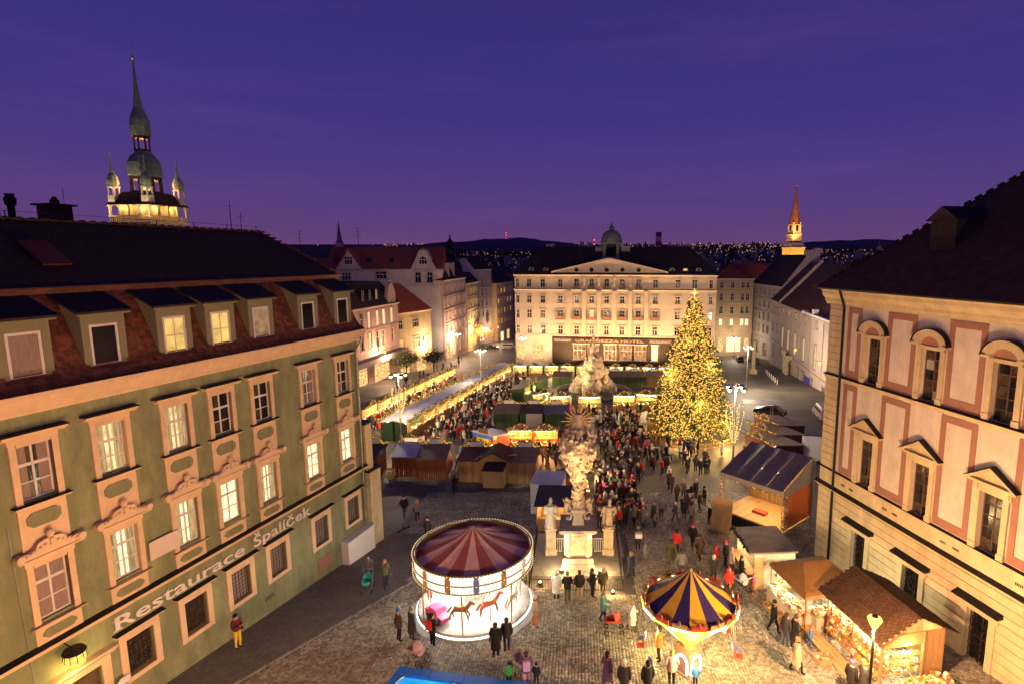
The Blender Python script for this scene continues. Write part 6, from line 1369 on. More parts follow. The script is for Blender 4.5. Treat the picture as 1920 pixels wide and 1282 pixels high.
def statue(x, label, pose, m):
    o = empty('statue', (x, 34.0, gz(34) + .1), R(8 if x < 0 else -10), label, 'statue')
    b = MB(); b.box(-.36, .36, -.34, .34, 0, .5); b.box(-.30, .30, -.28, .28, .5, 1.75); b.box(-.37, .37, -.35, .35, 1.75, 1.88); b.build('pedestal', M['stone'], o); Z = 1.88
    if pose == 0: it = [((0, 0, Z + .05), (0, 0, Z + .8), .36, .30), ((0, 0, Z + .8), (0, 0, Z + 1.45), .30, .27), ((0, 0, Z + 1.45), (0, -.01, Z + 1.62), .14, .09), ((0, -.02, Z + 1.75), .14, (.9, 1, 1.2)), ((.3, 0, Z + 1.4), (.40, -.1, Z + .9), .12, .10), ((.40, -.1, Z + .9), (.28, -.28, Z + .85), .09, .07), ((-.3, 0, Z + 1.4), (-.36, -.08, Z + .9), .12, .10), ((0, 0, Z), (0, 0, Z + .1), .38, .38), ((0, -.02, Z + 1.92), .07, (1, 1, 1))] + [((.30 * math.cos(a), .30 * math.sin(a), Z + .08), (.26 * math.cos(a), .24 * math.sin(a), Z + 1.1), .055, .04) for a in [k * .52 for k in range(12)]]
    else: it = [((-.1, 0, Z + .05), (-.1, -.03, Z + .5), .11, .13), ((.12, .02, Z + .05), (.1, 0, Z + .5), .11, .13), ((-.1, -.03, Z + .5), (0, 0, Z + .95), .14, .2), ((.1, 0, Z + .5), (0, 0, Z + .95), .14, .2), ((0, 0, Z + .9), (.02, 0, Z + 1.35), .25, .27), ((.02, 0, Z + 1.4), (.02, -.02, Z + 1.55), .12, .09), ((.03, -.03, Z + 1.7), .14, (.9, 1, 1.2)), ((.28, 0, Z + 1.35), (.46, -.02, Z + 1.05), .1, .09), ((.46, -.02, Z + 1.05), (.25, -.15, Z + .85), .08, .07), ((-.26, 0, Z + 1.35), (-.42, -.06, Z + 1.0), .1, .09), ((-.42, -.06, Z + 1.0), (-.48, -.2, Z + .75), .08, .06), ((-.35, .12, Z + .1), (-.3, .12, Z + 1.2), .14, .10), ((0, 0, Z), (0, 0, Z + .1), .35, .35)]
    blobs('figure', it, .03, .06, .13, m, o)
statue(-1.95, 'robed white stone statue left of the baroque column', 0, mat('pale_stone', (.62, .56, .46), .85, .15, 4, .3, 16)); statue(1.75, 'sandstone statue of a striding figure right of the column', 1, M['stone'])
def uplight(x, y, dz, power, label, target):
    o = empty('ground_lamp', (x, y, gz(y) + dz), 0, label, 'lamp'); b = MB(); b.lathe([(.14, 0), (.14, .1), (.11, .14)], 10); b.build('housing', M['darkmetal'], o); b = MB(); b.ball((0, 0, .15), .07, 1); b.build('bulb', emat('uplight_%d' % int(x * 10), (1, .72, .3), 14), o); point(o, (0, -.05, .4), power * 2, (1, .62, .24), .1)
    if target: spot(o, (0, 0, .3), (target[0] - x, target[1] - y, target[2] - gz(y) - dz), 2800, (1, .64, .28), 38, .8, .1)
uplight(-1.2, 31.6, .13, 75, 'glowing ground lamp left of the column pedestal', (-.2, 32.9, 6.4)); uplight(1.15, 31.5, .13, 75, 'glowing ground lamp right of the column pedestal', (-.2, 32.9, 6.0)); uplight(-2.35, 30.1, .13, 30, 'glowing ground lamp at the left front corner of the terrace', (-.2, 32.9, 7.0)); uplight(1.75, 29.2, .05, 45, 'glowing ground lamp before the right front of the terrace', (-.2, 32.9, 7.2))
# ================================================================== CAROUSEL
CA = empty('carousel', (-5.6, 27.65, gz(27.65)), 0, 'white-lit carousel with striped conical roof', 'carousel')
c0 = -gz(27.65)
b = MB(); b.lathe([(3.28, .02), (3.28, .20), (2.95, .22)], 14); b.build('step', mat('carousel_step', (.42, .43, .40), .6, .15, 2), CA)
b = MB(); b.lathe([(2.9, .22), (2.95, .30), (2.95, .50), (2.88, .56), (0, .57)], 48); b.build('platform', mat('carousel_floor', (.55, .53, .48), .5, .15, 3), CA)
b = MB(); b.lathe([(2.96, .38), (2.99, .40), (2.99, .44), (2.96, .46)], 48); b.build('platform_light_strip', emat('strip_white', (1, .96, .88), 5), CA)
NS = 14; M['panel_w'] = emat('carousel_panel', (1, .93, .84), 1.2, noise=.25, scale=5); M['stripe_dark'] = mat('canopy_dark_red', (.40, .12, .10), .7, .15, 3); M['stripe_pale'] = mat('canopy_pale_rose', (.80, .52, .42), .7, .1, 3)
M['goldwood'] = mat('gold_wood', (.42, .25, .08), .6, .2, 3)
for k in range(NS):
    t0, t1 = 2 * PI * k / NS + .03, 2 * PI * (k + 1) / NS - .03
    for z0, z1, rr_ in ((2.74, 3.08, 2.97), (3.18, 3.56, 3.02)):
        b = MB(); n = 4; v = []
        for i in range(n + 1):
            t = t0 + (t1 - t0) * i / n; v += [(rr_ * math.cos(t), rr_ * math.sin(t), z0), (rr_ * math.cos(t), rr_ * math.sin(t), z1 + .07 * math.sin(PI * i / n))]
        b.add(v, [(2 * i, 2 * i + 2, 2 * i + 3, 2 * i + 1) for i in range(n)]); b.build('rim_panel', M['panel_w'], CA)
    t = 2 * PI * k / NS; b = MB(); b.obox((3.03 * math.cos(t), 3.03 * math.sin(t), 3.15), (.06, .26, .62), t); b.ball((3.04 * math.cos(t), 3.04 * math.sin(t), 3.52), .10, 1); b.build('shield', GOODS[(k * 2 + 1) % 6] if k % 2 else M['goldwood'], CA)
b = MB(); b.lathe([(2.93, 2.70), (2.93, 3.62), (2.88, 3.62), (2.88, 2.70), (2.93, 2.70)], 56); b.build('rim_frame', M['goldwood'], CA)
for z in (2.72, 3.13, 3.62):
    b = MB(); b.lathe([(3.0, z - .025), (3.06, z), (3.0, z + .025), (2.95, z), (3.0, z - .025)], 56); b.build('rim_moulding', M['goldwood'], CA)
b = MB()
for k in range(112):
    t = 2 * PI * k / 112
    for z in (2.72, 3.13, 3.63): b.ball((3.07 * math.cos(t), 3.07 * math.sin(t), z), .028, oct=True)
tag(b.build('rim_bulbs', M['bulb2'], CA), kind='stuff')
for k in range(20):
    t0, t1 = 2 * PI * k / 20, 2 * PI * (k + 1) / 20; b = MB(); p_ = [(2.90, 3.36), (1.9, 3.70), (.95, 4.08), (.03, 4.62)]; v = []
    for rr_, z in p_: v += [(rr_ * math.cos(t0), rr_ * math.sin(t0), z), (rr_ * math.cos((t0 + t1) / 2), rr_ * math.sin((t0 + t1) / 2), z - .05 * (rr_ > .1)), (rr_ * math.cos(t1), rr_ * math.sin(t1), z)]
    b.add(v, [(i * 3 + j, i * 3 + j + 1, i * 3 + j + 4, i * 3 + j + 3) for i in range(3) for j in range(2)]); b.build('canopy_gore', M['stripe_pale'] if k % 2 else M['stripe_dark'], CA)
b = MB(); b.lathe([(2.86, 2.85), (.3, 3.1)], 40); b.build('ceiling', M['cloth'], CA)
b = MB(); b.lathe([(.55, .57), (.50, 3.1)], 8); b.build('centre_drum', emat('drum_panel', (1, .85, .62), 1.1, noise=.5, scale=4), CA)
b = MB(); b.ball((0, 0, 4.66), .07, 1); b.build('finial', M['gold'], CA)
def horse_mesh(col):
    it = [((-.32, 0, .62), (.30, 0, .66), .17, .16), ((.30, 0, .70), (.52, 0, 1.02), .12, .085), ((.50, 0, 1.04), (.70, 0, .92), .085, .055), ((.25, .07, .6), (.42, .08, .35), .06, .045), ((.42, .08, .35), (.34, .08, .1), .045, .03), ((.25, -.07, .6), (.36, -.08, .32), .06, .045), ((.36, -.08, .32), (.40, -.08, .06), .045, .03), ((-.32, .08, .6), (-.45, .08, .34), .075, .05), ((-.45, .08, .34), (-.36, .08, .06), .045, .03), ((-.32, -.08, .6), (-.5, -.08, .36), .075, .05), ((-.5, -.08, .36), (-.52, -.08, .08), .045, .03), ((-.46, 0, .72), (-.66, 0, .42), .05, .07), ((.47, .04, 1.1), (.46, .05, 1.18), .03, .012), ((.47, -.04, 1.1), (.46, -.05, 1.18), .03, .012)]
    return blobs('horse', it, .03, 0, .1, col, None, None)
hm = [horse_mesh(mat('horse_%d' % i, c, .4, .1, 4)) for i, c in enumerate([(.75, .7, .62), (.35, .16, .08), (.6, .16, .1)])]
for k in range(10):
    t = 2 * PI * k / 10 + .2; rr_ = 2.25
    if k in (2, 6):
        v_ = MB(); cm_ = [mat('ride_car_%d' % k, (.75, .12, .06) if k == 2 else (.8, .12, .28), .35, .1, 3)][0]
        v_.prismx([(-.65, .15), (.65, .15), (.72, .42), (.35, .50), (.22, .72), (-.30, .72), (-.42, .52), (-.70, .48)], -.3, .3)
        ho = v_.build('ride_car', cm_, CA, (rr_ * math.cos(t), rr_ * math.sin(t), .57), t)
        for a in (-.4, .4):
            for s in (-1, 1): b = MB(); b.tube((s * .26, a, .17), (s * .33, a, .17), .15, .15, 12); b.build('wheel', M['darkmetal'], ho)
    else:
        ho = put('horse', hm[k % 3], CA, (rr_ * math.cos(t), rr_ * math.sin(t), .75 + .15 * (k % 3)), t + PI / 2)
        b = MB(); b.obox((0, 0, .80), (.26, .34, .05)); b.build('saddle', GOODS[k % 6], ho)
        b = MB(); b.tube((.03, 0, -.35), (.03, 0, 2.0 - .15 * (k % 3)), .022, .022, 6); b.build('pole', M['gold'], ho)
for k in range(NS // 2):
    t = 4 * PI * k / NS + .2; b = MB(); b.tube((2.8 * math.cos(t), 2.8 * math.sin(t), .56), (2.8 * math.cos(t), 2.8 * math.sin(t), 2.8), .03, .03, 6); b.build('rim_pole', M['gold'], CA)
for k in range(5): t = 2 * PI * k / 5 + .3; point(CA, (1.5 * math.cos(t), 1.5 * math.sin(t), 2.35), 150, (1, .93, .82), .2)
# ================================================================== SWING RIDE
SW = empty('swing_ride', (4.7, 22.7, gz(22.7)), 0, 'children swing ride with yellow and blue striped canopy', 'swing ride')
M['yel'] = mat('canopy_yellow', (.86, .50, .04), .6, .08, 3); M['blu'] = mat('canopy_blue', (.035, .022, .13), .6, .1, 3)
NZ = 16; RZ = 2.0; zr_ = 3.25; za = 4.75
for k in range(NZ):
    t0, t1 = 2 * PI * (k + .5) / NZ, 2 * PI * (k + 1.5) / NZ; b = MB(); v = []
    for rr_, z in ((RZ * .97, zr_ + .12), (1.0, 3.95), (.03, za)): v += [(rr_ * math.cos(t0), rr_ * math.sin(t0), z), (rr_ * math.cos(t1), rr_ * math.sin(t1), z)]
    b.add(v, [(0, 1, 3, 2), (2, 3, 5, 4)]); b.build('canopy_gore', M['yel'] if k % 2 else M['blu'], SW)
    t = 2 * PI * (k + 1) / NZ; b = MB(); b.obox((RZ * 1.0 * math.cos(t), RZ * 1.0 * math.sin(t), zr_ + .12), (.05, .62, .30), t); b.ball((RZ * 1.02 * math.cos(t), RZ * 1.02 * math.sin(t), zr_ + .30), .13, 1, sc=(.5, 1, 1)); b.build('rim_shield', GOODS[0] if k % 2 else M['goldwood'], SW)
    b = MB(); a0, a1 = Vector((RZ * 1.04 * math.cos(t0), RZ * 1.04 * math.sin(t0), zr_ + .02)), Vector((RZ * 1.04 * math.cos(t1), RZ * 1.04 * math.sin(t1), zr_ + .02)); b.tube(a0, a1, .035, .035, 6); b.build('rim_tube', M['tube_y'] if k % 2 else M['tube_w'], SW)
    b = MB(); b.tube((RZ * .98 * math.cos(t), RZ * .98 * math.sin(t), zr_), (.28 * math.cos(t), .28 * math.sin(t), 1.42), .032, .032, 6); b.build('strut_tube', M['tube_w'] if k % 4 == 1 else M['tube_y'], SW)
b = MB(); b.lathe([(.27, 1.35), (1.93, zr_ - .04)], 16); b.build('inverted_cone', M['yel'], SW)
b = MB(); b.ball((0, 0, za + .03), .07, 1); b.build('finial', M['gold'], SW)
b = MB(); b.box(-.42, .42, -.42, .42, .10, 1.22); b.box(-.5, .5, -.5, .5, .04, .12); b.lathe([(.32, 1.22), (.25, 1.5)], 12); b.build('base_housing', M['redband'], SW, rz=R(40))
for a in range(4):
    b = MB(); pts = [(.30 * math.cos(t), -.44, .62 + .34 * math.sin(t)) for t in [PI * i / 10 for i in range(11)]]; b.path([(.30, -.44, .2)] + pts + [(-.30, -.44, .2)], .045, 6); o_ = b.build('arch_light', M['tube_w'], SW, rz=R(40 + 90 * a))
for a in range(4):
    t = R(40 + 45 + 90 * a); b = MB(); b.path([(.4 * math.cos(t), .4 * math.sin(t), .35), (1.5 * math.cos(t), 1.5 * math.sin(t), .06)], .035, 5); b.obox((1.5 * math.cos(t), 1.5 * math.sin(t), .04), (.4, .3, .06), t); b.build('stabiliser', M['steel'], SW)
for k, t in enumerate([2.75, 3.15, 3.6, -.35, .05, .45, 1.6, 5.0]):
    if k > 5: continue
    so_ = MB(); x, y = 2.12 * math.cos(t), 2.12 * math.sin(t); z = 1.0 + .25 * (k % 2)
    so_.obox((x, y, z), (.34, .30, .05), t); so_.obox((x - .15 * math.cos(t), y - .15 * math.sin(t), z + .15), (.05, .30, .3), t); s_ = so_.build('swing_seat', GOODS[5] if k % 2 == 0 else GOODS[0], SW)
    b = MB()
    for dx in (-.15, .15):
        for dy in (-.14, .14): b.tube((x + dx, y + dy, z), (x * .93 + dx * .8, y * .93 + dy * .8, zr_), .008, .008, 4)
    b.build('chain', M['steel'], s_)
point(SW, (0, -1.6, 2.0), 420, (1, .78, .25), .2); point(SW, (-1.4, .8, 1.4), 260, (1, .72, .25), .2); point(SW, (1.4, .8, 1.4), 150, (1, .72, .25), .2)
# ================================================================== BLUE KIOSK ROOF (bottom edge)
BK = empty('blue_kiosk', (-7.75, 21.9, gz(21.9)), R(-9.8), 'blue-glowing kiosk roof at the bottom edge of the view', 'kiosk')
M['bluep'] = mat('blue_panel', (.015, .13, .55), .35, .1, 2, spec=.5)
for k in range(5): b = MB(); b.box(k * 1.5 + .02, k * 1.5 + 1.48, -.48, 0, .72, .80); b.build('border_panel', M['bluep'], BK)
for k in range(3): b = MB(); b.box(0, .46, -.52 - (k + 1) * 1.3 + .02, -.52 - k * 1.3, .72, .80); b.build('border_panel', M['bluep'], BK)
b = MB(); n = 12; v = []
for i in range(n + 1): t = PI * i / n; v += [(.5, -2.4 + 1.9 * math.cos(t), .66 + .42 * math.sin(t)), (7.4, -2.4 + 1.9 * math.cos(t), .66 + .42 * math.sin(t))]
b.add(v, [(2 * i, 2 * i + 1, 2 * i + 3, 2 * i + 2) for i in range(n)]); b.build('glowing_vault', emat('blue_glow', (.03, .42, 1), 1.1, noise=.6, scale=.9), BK, smooth=True)
for k in range(4): b = MB(); b.path([(.5 + k * 2.2, -2.4 + 1.92 * math.cos(PI * i / 12), .67 + .43 * math.sin(PI * i / 12)) for i in range(13)], .03, 5); b.build('vault_rib', M['white'], BK)
b = MB(); b.box(.05, 7.4, -.45, -.35, .05, .72); b.box(.05, .15, -4.2, -.4, .05, .72); b.build('walls', M['white'], BK)
# ================================================================== VEHICLES
def car(x, y, rz, col, label, van=False, s=1.0):
    o = empty('parked_car', (x, y, gz(y)), R(rz), label, 'van' if van else 'car'); P_ = mat('paint_' + label[:12].replace(' ', '_'), col, .25, .03, 2, spec=.6)
    side = [(-2.1, .30), (2.1, .30), (2.15, .62), (2.0, .85), (1.15, .98), (-1.75, 1.0), (-2.1, .9), (-2.15, .6)] if not van else [(-2.4, .3), (2.4, .3), (2.45, .7), (2.3, 1.05), (1.6, 1.2), (-2.35, 1.2), (-2.45, .8)]
    cab = [(1.05, .97), (.35, 1.45), (-1.0, 1.48), (-1.75, .99)] if not van else [(1.65, 1.18), (1.1, 1.95), (-2.3, 2.0), (-2.38, 1.18)]
    def body(prof, hw, hw2, nm, m, par):
        b = MB(); n = len(prof); zt = max(p[1] for p in prof); zb = min(p[1] for p in prof); v = []
        for sgn in (-1, 1):
            for p in prof: q = (p[1] - zb) / (zt - zb); v.append((p[0], sgn * (hw + (hw2 - hw) * q), p[1]))
        b.add(v, [tuple(range(n)), tuple(range(2 * n - 1, n - 1, -1))] + [(i, i + n, (i + 1) % n + n, (i + 1) % n) for i in range(n)]); ob = b.build(nm, m, par)
        bv = ob.modifiers.new('b', 'BEVEL'); bv.width = .06; bv.segments = 2; return ob
    body(side, .86, .82, 'body', P_, o); body(cab, .80, .62, 'cabin', P_, o)
    cx_ = [p for p in cab]; 
    for sgn in (-1, 1):
        b = MB(); q = [((p[0] - (cab[0][0] + cab[-1][0]) / 2) * .86 + (cab[0][0] + cab[-1][0]) / 2, sgn * (.80 + (.62 - .80) * ((p[1] - cab[0][1]) / (cab[1][1] - cab[0][1])) + .012), cab[0][1] + (p[1] - cab[0][1]) * .84 + .04) for p in cab]; b.add(q, [(0, 1, 2, 3)]); b.build('side_window', M['glass'], o)
    b = MB(); b.add([(cab[0][0] - .05 + .03, -.70, cab[0][1] + .08), (cab[0][0] - .02, .70, cab[0][1] + .08), (cab[1][0] + .09, .58, cab[1][1] - .06), (cab[1][0] + .09, -.58, cab[1][1] - .06)], [(0, 1, 2, 3)]); b.build('windscreen', M['glass'], o)
    for ax in (-1.32, 1.32):
        for sgn in (-1, 1):
            b = MB(); b.tube((ax, sgn * .70, .33), (ax, sgn * .90, .33), .33, .33, 16); wh = b.build('wheel', M['darkmetal'], o); b = MB(); b.tube((ax, sgn * .89, .33), (ax, sgn * .915, .33), .2, .2, 10); b.build('rim', M['steel'], wh)
    for sgn in (-1, 1): b = MB(); b.box(2.02, 2.17, sgn * .62 - .16, sgn * .62 + .16, .6, .75); b.build('headlight', M['white'], o); b = MB(); b.box(-2.2, -2.08, sgn * .66 - .12, sgn * .66 + .12, .62, .8); b.build('tail_light', GOODS[0], o)
car(24.2, 61.2, 120, (.03, .03, .035), 'dark car parked behind the purple stage tent'); car(33.4, 76.5, 80, (.55, .45, .46), 'pale van half hidden by the palace corner', True); car(26.8, 78.5, 140, (.02, .02, .025), 'black car parked by the flat white canopy')
car(-29.4, 186, 10, (.02, .03, .025), 'dark car crossing the side street'); car(-24.5, 190, 15, (.6, .55, .5), 'pale van in the side street by the hotel', True); car(42.5, 150, 80, (.05, .03, .03), 'dark car in the street right of the hotel'); car(45, 146, 95, (.3, .28, .27), 'grey car before the white town house')
b = MB(); b.box(-1.5, 1.5, -1, 1, .4, 2.3); tr = b.build('white_trailer', M['white'], None, (24.0, 55.3, gz(55.3)), R(-14)); tag(tr, 'white box trailer beside the palace corner', 'trailer')
for s in (-1, 1): b = MB(); b.tube((0, s * .8, .3), (0, s * 1.0, .3), .3, .3, 12); b.build('wheel', M['darkmetal'], tr)
for k in range(7):
    t = k / 6; x, y = 41.2 - 3.2 * t, 124.5 - 16.5 * t; b = MB(); b.lathe([(.1, 0), (.1, .8), (.13, .85), (.06, 1.0)], 8); tag(b.build('bollard', M['white'], None, (x, y, gz(y))), f'pale bollard before the white palace, {["farthest", "second farthest", "third farthest", "middle", "third nearest", "second nearest", "nearest"][k]} of the row', 'bollard', 'bollards before the white palace')
py = empty('stone_pylon', (38.3, 124.6, gz(124.6)), 0, 'tall cream stone pylon at the right end of the square', 'pylon'); b = MB(); b.box(-.7, .7, -.7, .7, 0, 1.0); b.build('foot', M['cream'], py); b = MB(); b.lathe([(.5, 1.0), (.38, 7.0), (.5, 7.2)], 4, a0=PI / 4); b.build('shaft', M['cream'], py)
# ================================================================== STROLLERS, SCOOTER
def stroller(x, y, rz, col, label, hood=True, classic=False):
    o = empty('stroller', (x, y, gz(y) + .03), R(rz), label, 'stroller'); C_ = mat('stroller_' + str(abs(hash(label)) % 999), col, .7, .1, 4); rw = .2 if classic else .11
    for sx in (-.26, .26):
        for sy in (-.38, .38):
            b = MB(); pts = [(sx, sy + rw * math.cos(t), rw + rw * math.sin(t)) for t in [2 * PI * i / 14 for i in range(15)]]; b.path(pts, .018, 5)
            for i in range(5): t = 2 * PI * i / 5; b.tube((sx, sy, rw), (sx, sy + rw * math.cos(t), rw + rw * math.sin(t)), .006, .006, 3)
            b.build('wheel', M['darkmetal'], o)
    b = MB()
    for sx in (-.24, .24): b.path([(sx, .38, rw), (sx, -.1, .5), (sx, -.55, 1.0)], .014, 5); b.path([(sx, -.38, rw), (sx, .1, .5)], .014, 5)
    b.tube((-.24, -.55, 1.0), (.24, -.55, 1.0), .018, .018, 5); b.build('frame', M['steel'], o)
    b = MB(); n = 8; v = []
    for i in range(n + 1): t = PI + PI * i / n; v += [(.24 * math.cos(t), -.32, .72 + .24 * math.sin(t)), (.24 * math.cos(t), .42, .72 + .22 * math.sin(t))]
    b.add(v, [(2 * i, 2 * i + 2, 2 * i + 3, 2 * i + 1) for i in range(n)] + [tuple(2 * i for i in range(n, -1, -1)), tuple(2 * i + 1 for i in range(n + 1))]); b.build('basket', C_, o)
    if hood:
        b = MB(); v = []
        for j in range(5):
            a = R(-10 + j * 28)
            for i in range(9): t = PI * i / 8; v.append((.25 * math.cos(t), -.05 - .30 * math.sin(t) * math.cos(a) , .72 + .34 * math.sin(t) * math.sin(a)))
        b.add(v, [(j * 9 + i, j * 9 + i + 1, (j + 1) * 9 + i + 1, (j + 1) * 9 + i) for j in range(4) for i in range(8)]); b.build('hood', C_, o)
stroller(-7.4, 23.2, 60, (.45, .30, .33), 'old-fashioned pram with pale pink hood and spoked wheels', True, True); stroller(-2.75, 22.7, 200, (.45, .38, .40), 'pram with pale pink hood below the couple in dark coats'); stroller(-12.0, 29.6, 190, (.06, .40, .38), 'turquoise stroller pushed beside the green building'); stroller(9.0, 29.6, 30, (.5, .5, .5), 'silver-framed stroller before the pottery stall'); stroller(1.6, 25.6, 90, (.6, .10, .06), 'red stroller left of the swing ride'); stroller(9.0, 44.5, 100, (.05, .05, .08), 'dark stroller in the crowd below the tree lamp')
sc = empty('kick_scooter', (-12.6, 38.0, gz(38)), R(60), 'grey electric kick scooter parked by the corner pier', 'scooter')
b = MB(); b.box(-.5, .4, -.07, .07, .10, .15); b.build('deck', M['darkmetal'], sc); b = MB(); b.tube((.42, 0, .12), (.36, 0, 1.15), .025, .025, 6); b.tube((.36, -.22, 1.13), (.36, .22, 1.13), .018, .018, 5); b.build('stem', M['steel'], sc)
for x in (-.5, .45): b = MB(); b.tube((x, -.025, .1), (x, .025, .1), .1, .1, 12); b.build('wheel', M['darkmetal'], sc)
ad = empty('round_sign', (-17.3, 49.0, gz(49)), R(0), 'round yellow and white ring sign behind the red-brown huts', 'sign'); b = MB(); b.lathe([(.55, 0), (.55, .06), (.34, .06), (.34, 0), (.55, 0)], 20); q = b.build('ring', M['yel'], ad, (0, 0, .75)); q.rotation_euler = (PI / 2, 0, 0); b = MB(); b.lathe([(.22, 0), (.22, .06)], 16); q = b.build('hub', M['white'], ad, (0, 0, .75)); q.rotation_euler = (PI / 2, 0, 0); b = MB(); b.box(-.05, .05, .01, .07, 0, .3); b.build('foot', M['darkmetal'], ad)
# ================================================================== PEOPLE
def body_mesh(pose):
    J = {}; E = []
    def j(n, p, r): J[n] = (p, r)
    j('pel', (0, 0, .96), (.15, .12)); j('waist', (0, 0, 1.12), (.155, .12)); j('chest', (0, 0, 1.32), (.19, .13)); j('neck', (0, 0, 1.47), (.06, .06)); j('head', (0, -.015, 1.58), (.088, .10)); j('crown', (0, -.01, 1.69), (.065, .075))
    E += [('pel', 'waist'), ('waist', 'chest'), ('chest', 'neck'), ('neck', 'head'), ('head', 'crown')]
    st = {'walk': (.24, -.2), 'stand': (.02, -.02), 'phone': (0, .03), 'push': (.16, -.14), 'lean': (.05, -.05)}[pose]
    for s, n, k in ((-1, 'l', 0), (1, 'r', 1)):
        dy = -st[k]
        j('hip' + n, (s * .085, 0, .90), (.105, .105)); j('knee' + n, (s * .095, dy * .62 - .02, .50), (.072, .075)); j('ank' + n, (s * .095, dy + (.06 if dy > 0 else .02), .10 + (.05 if dy > .1 else 0)), (.048, .05)); j('toe' + n, (s * .10, dy - .14 + (.05 if dy > 0 else 0), .05 + (.02 if dy > .1 else 0)), (.045, .035))
        E += [('pel', 'hip' + n), ('hip' + n, 'knee' + n), ('knee' + n, 'ank' + n), ('ank' + n, 'toe' + n)]
        if pose == 'walk': el, wr = (s * .25, .05 - dy * .3, 1.13), (s * .25, -.10 + -dy * .7, .93)
        elif pose == 'phone': el, wr = (s * .24, -.02, 1.12), (s * .08, -.28, 1.22)
        elif pose == 'push': el, wr = (s * .24, -.05, 1.14), (s * .20, -.36, 1.04)
        elif pose == 'lean': el, wr = (s * .27, .06, 1.14), (s * .16, -.14, 1.0)
        else: el, wr = (s * .245, .03, 1.13), (s * .235, -.06, .90)
        d = Vector(wr) - Vector(el); hd = Vector(wr) + d.normalized() * .09
        j('sh' + n, (s * .185, 0, 1.405), (.085, .085)); j('el' + n, el, (.066, .066)); j('wr' + n, wr, (.048, .048)); j('ha' + n, tuple(hd), (.042, .032))
        E += [('chest', 'sh' + n), ('sh' + n, 'el' + n), ('el' + n, 'wr' + n), ('wr' + n, 'ha' + n)]
    names = list(J); me = bpy.data.meshes.new('body'); me.from_pydata([J[n][0] for n in names], [(names.index(a), names.index(c)) for a, c in E], [])
    o = bpy.data.objects.new('tmp', me); COL.objects.link(o); sk = o.modifiers.new('s', 'SKIN'); sk.use_smooth_shade = True
    for i, n in enumerate(names): v = me.skin_vertices[0].data[i]; v.radius = J[n][1]; v.use_root = (n == 'pel')
    sb = o.modifiers.new('u', 'SUBSURF'); sb.levels = 1; sb.render_levels = 1
    dg = bpy.context.evaluated_depsgraph_get(); m = bpy.data.meshes.new_from_object(o.evaluated_get(dg)); bpy.data.objects.remove(o)
    # nose, ears, eyes joined to the same mesh
    bm_v = [tuple(v.co) for v in m.vertices]; bm_f = [tuple(p.vertices) for p in m.polygons]; b = MB(); b.add(bm_v, bm_f)
    n0 = len(b.f); b.ball((0, -.115, 1.575), .018, 0, 0, (.8, 1, 1.3)); b.ball((.088, 0, 1.585), .022, 0, 0, (.5, .8, 1.3)); b.ball((-.088, 0, 1.585), .022, 0, 0, (.5, .8, 1.3)); n1 = len(b.f)
    for s in (-1, 1): b.ball((s * .033, -.098, 1.60), .012, 0, 3)
    b.ball((0, -.103, 1.533), .02, 0, 4, (1.2, .5, .35))
    hands = [Vector(J['hal'][0]), Vector(J['har'][0])]; mi = []
    for k, f in enumerate(b.f):
        if k >= n1: mi.append(b.m[k]); continue
        if k >= n0: mi.append(0); continue
        c = sum((Vector(b.v[i]) for i in f), Vector()) / len(f)
        if c.z > 1.475 and abs(c.x) < .13 and c.z > 1.475: mi.append(0)
        elif min((c - h).length for h in hands) < .055: mi.append(0)
        elif c.z < .11: mi.append(3)
        elif c.z < .93 and abs(c.x) < .19: mi.append(2)
        else: mi.append(1)
    b.m = mi; me = b.mesh('body', [M['skin'], M['skin'], M['skin'], M['darkmetal'], GOODS[0]]); me.polygons.foreach_set('use_smooth', [True] * len(me.polygons)); return me
BODY = {p: body_mesh(p) for p in ('walk', 'stand', 'phone', 'push', 'lean')}
def ell(prof, n=14, open_=True):
    b = MB(); o = 0
    for rx, ry, z in prof:
        for i in range(n): t = 2 * PI * i / n; b.v.append((rx * math.cos(t), ry * math.sin(t), z))
    for k in range(len(prof) - 1):
        for i in range(n): a = k * n + i; c = k * n + (i + 1) % n; b.f.append((a, c, c + n, a + n)); b.m.append(0)
    return b
CM = {'jacket': [(.195, .165, .80), (.205, .170, .92), (.185, .155, 1.10), (.205, .150, 1.28), (.19, .125, 1.40), (.09, .085, 1.475)], 'long': [(.235, .215, .46), (.225, .195, .75), (.20, .17, 1.0), (.18, .15, 1.12), (.205, .15, 1.28), (.19, .125, 1.40), (.09, .085, 1.475)]}
CMESH = {k: ell(v).mesh('coat', M['skin'], True) for k, v in CM.items()}
b = MB(); b.lathe([(.100, 1.60), (.108, 1.64), (.105, 1.70), (.075, 1.745), (.02, 1.765)], 12, (0, .0, 0)); b.ball((0, 0, 1.785), .03, 0); HATM = b.mesh('hat', M['skin'], True)
b = MB(); b.ball((0, .018, 1.645), .108, 1, 0, (1, 1.02, 1.0)); b.ball((0, .06, 1.55), .085, 1, 0, (1.05, .6, 1.3)); HAIRM = b.mesh('hair', M['skin'], True)
b = MB(); b.ball((0, .05, 1.60), .135, 1, 0, (1, .75, 1.05)); b.ball((0, .02, 1.49), .13, 1, 0, (1.1, .8, .5)); HOODM = b.mesh('hood', M['skin'], True)
b = MB(); b.obox((0, .22, 1.22), (.30, .15, .42)); b.obox((0, .30, 1.14), (.22, .06, .2)); BAGM = b.mesh('backpack', M['skin'])
b = MB(); pts_ = [(.085 * math.cos(t), .075 * math.sin(t), 1.478 + .01 * math.sin(3 * t)) for t in [2 * PI * i / 10 for i in range(11)]]; b.path(pts_, .032, 5); b.obox((.05, -.135, 1.36), (.07, .03, .22)); SCARFM = b.mesh('scarf', M['skin'], True)
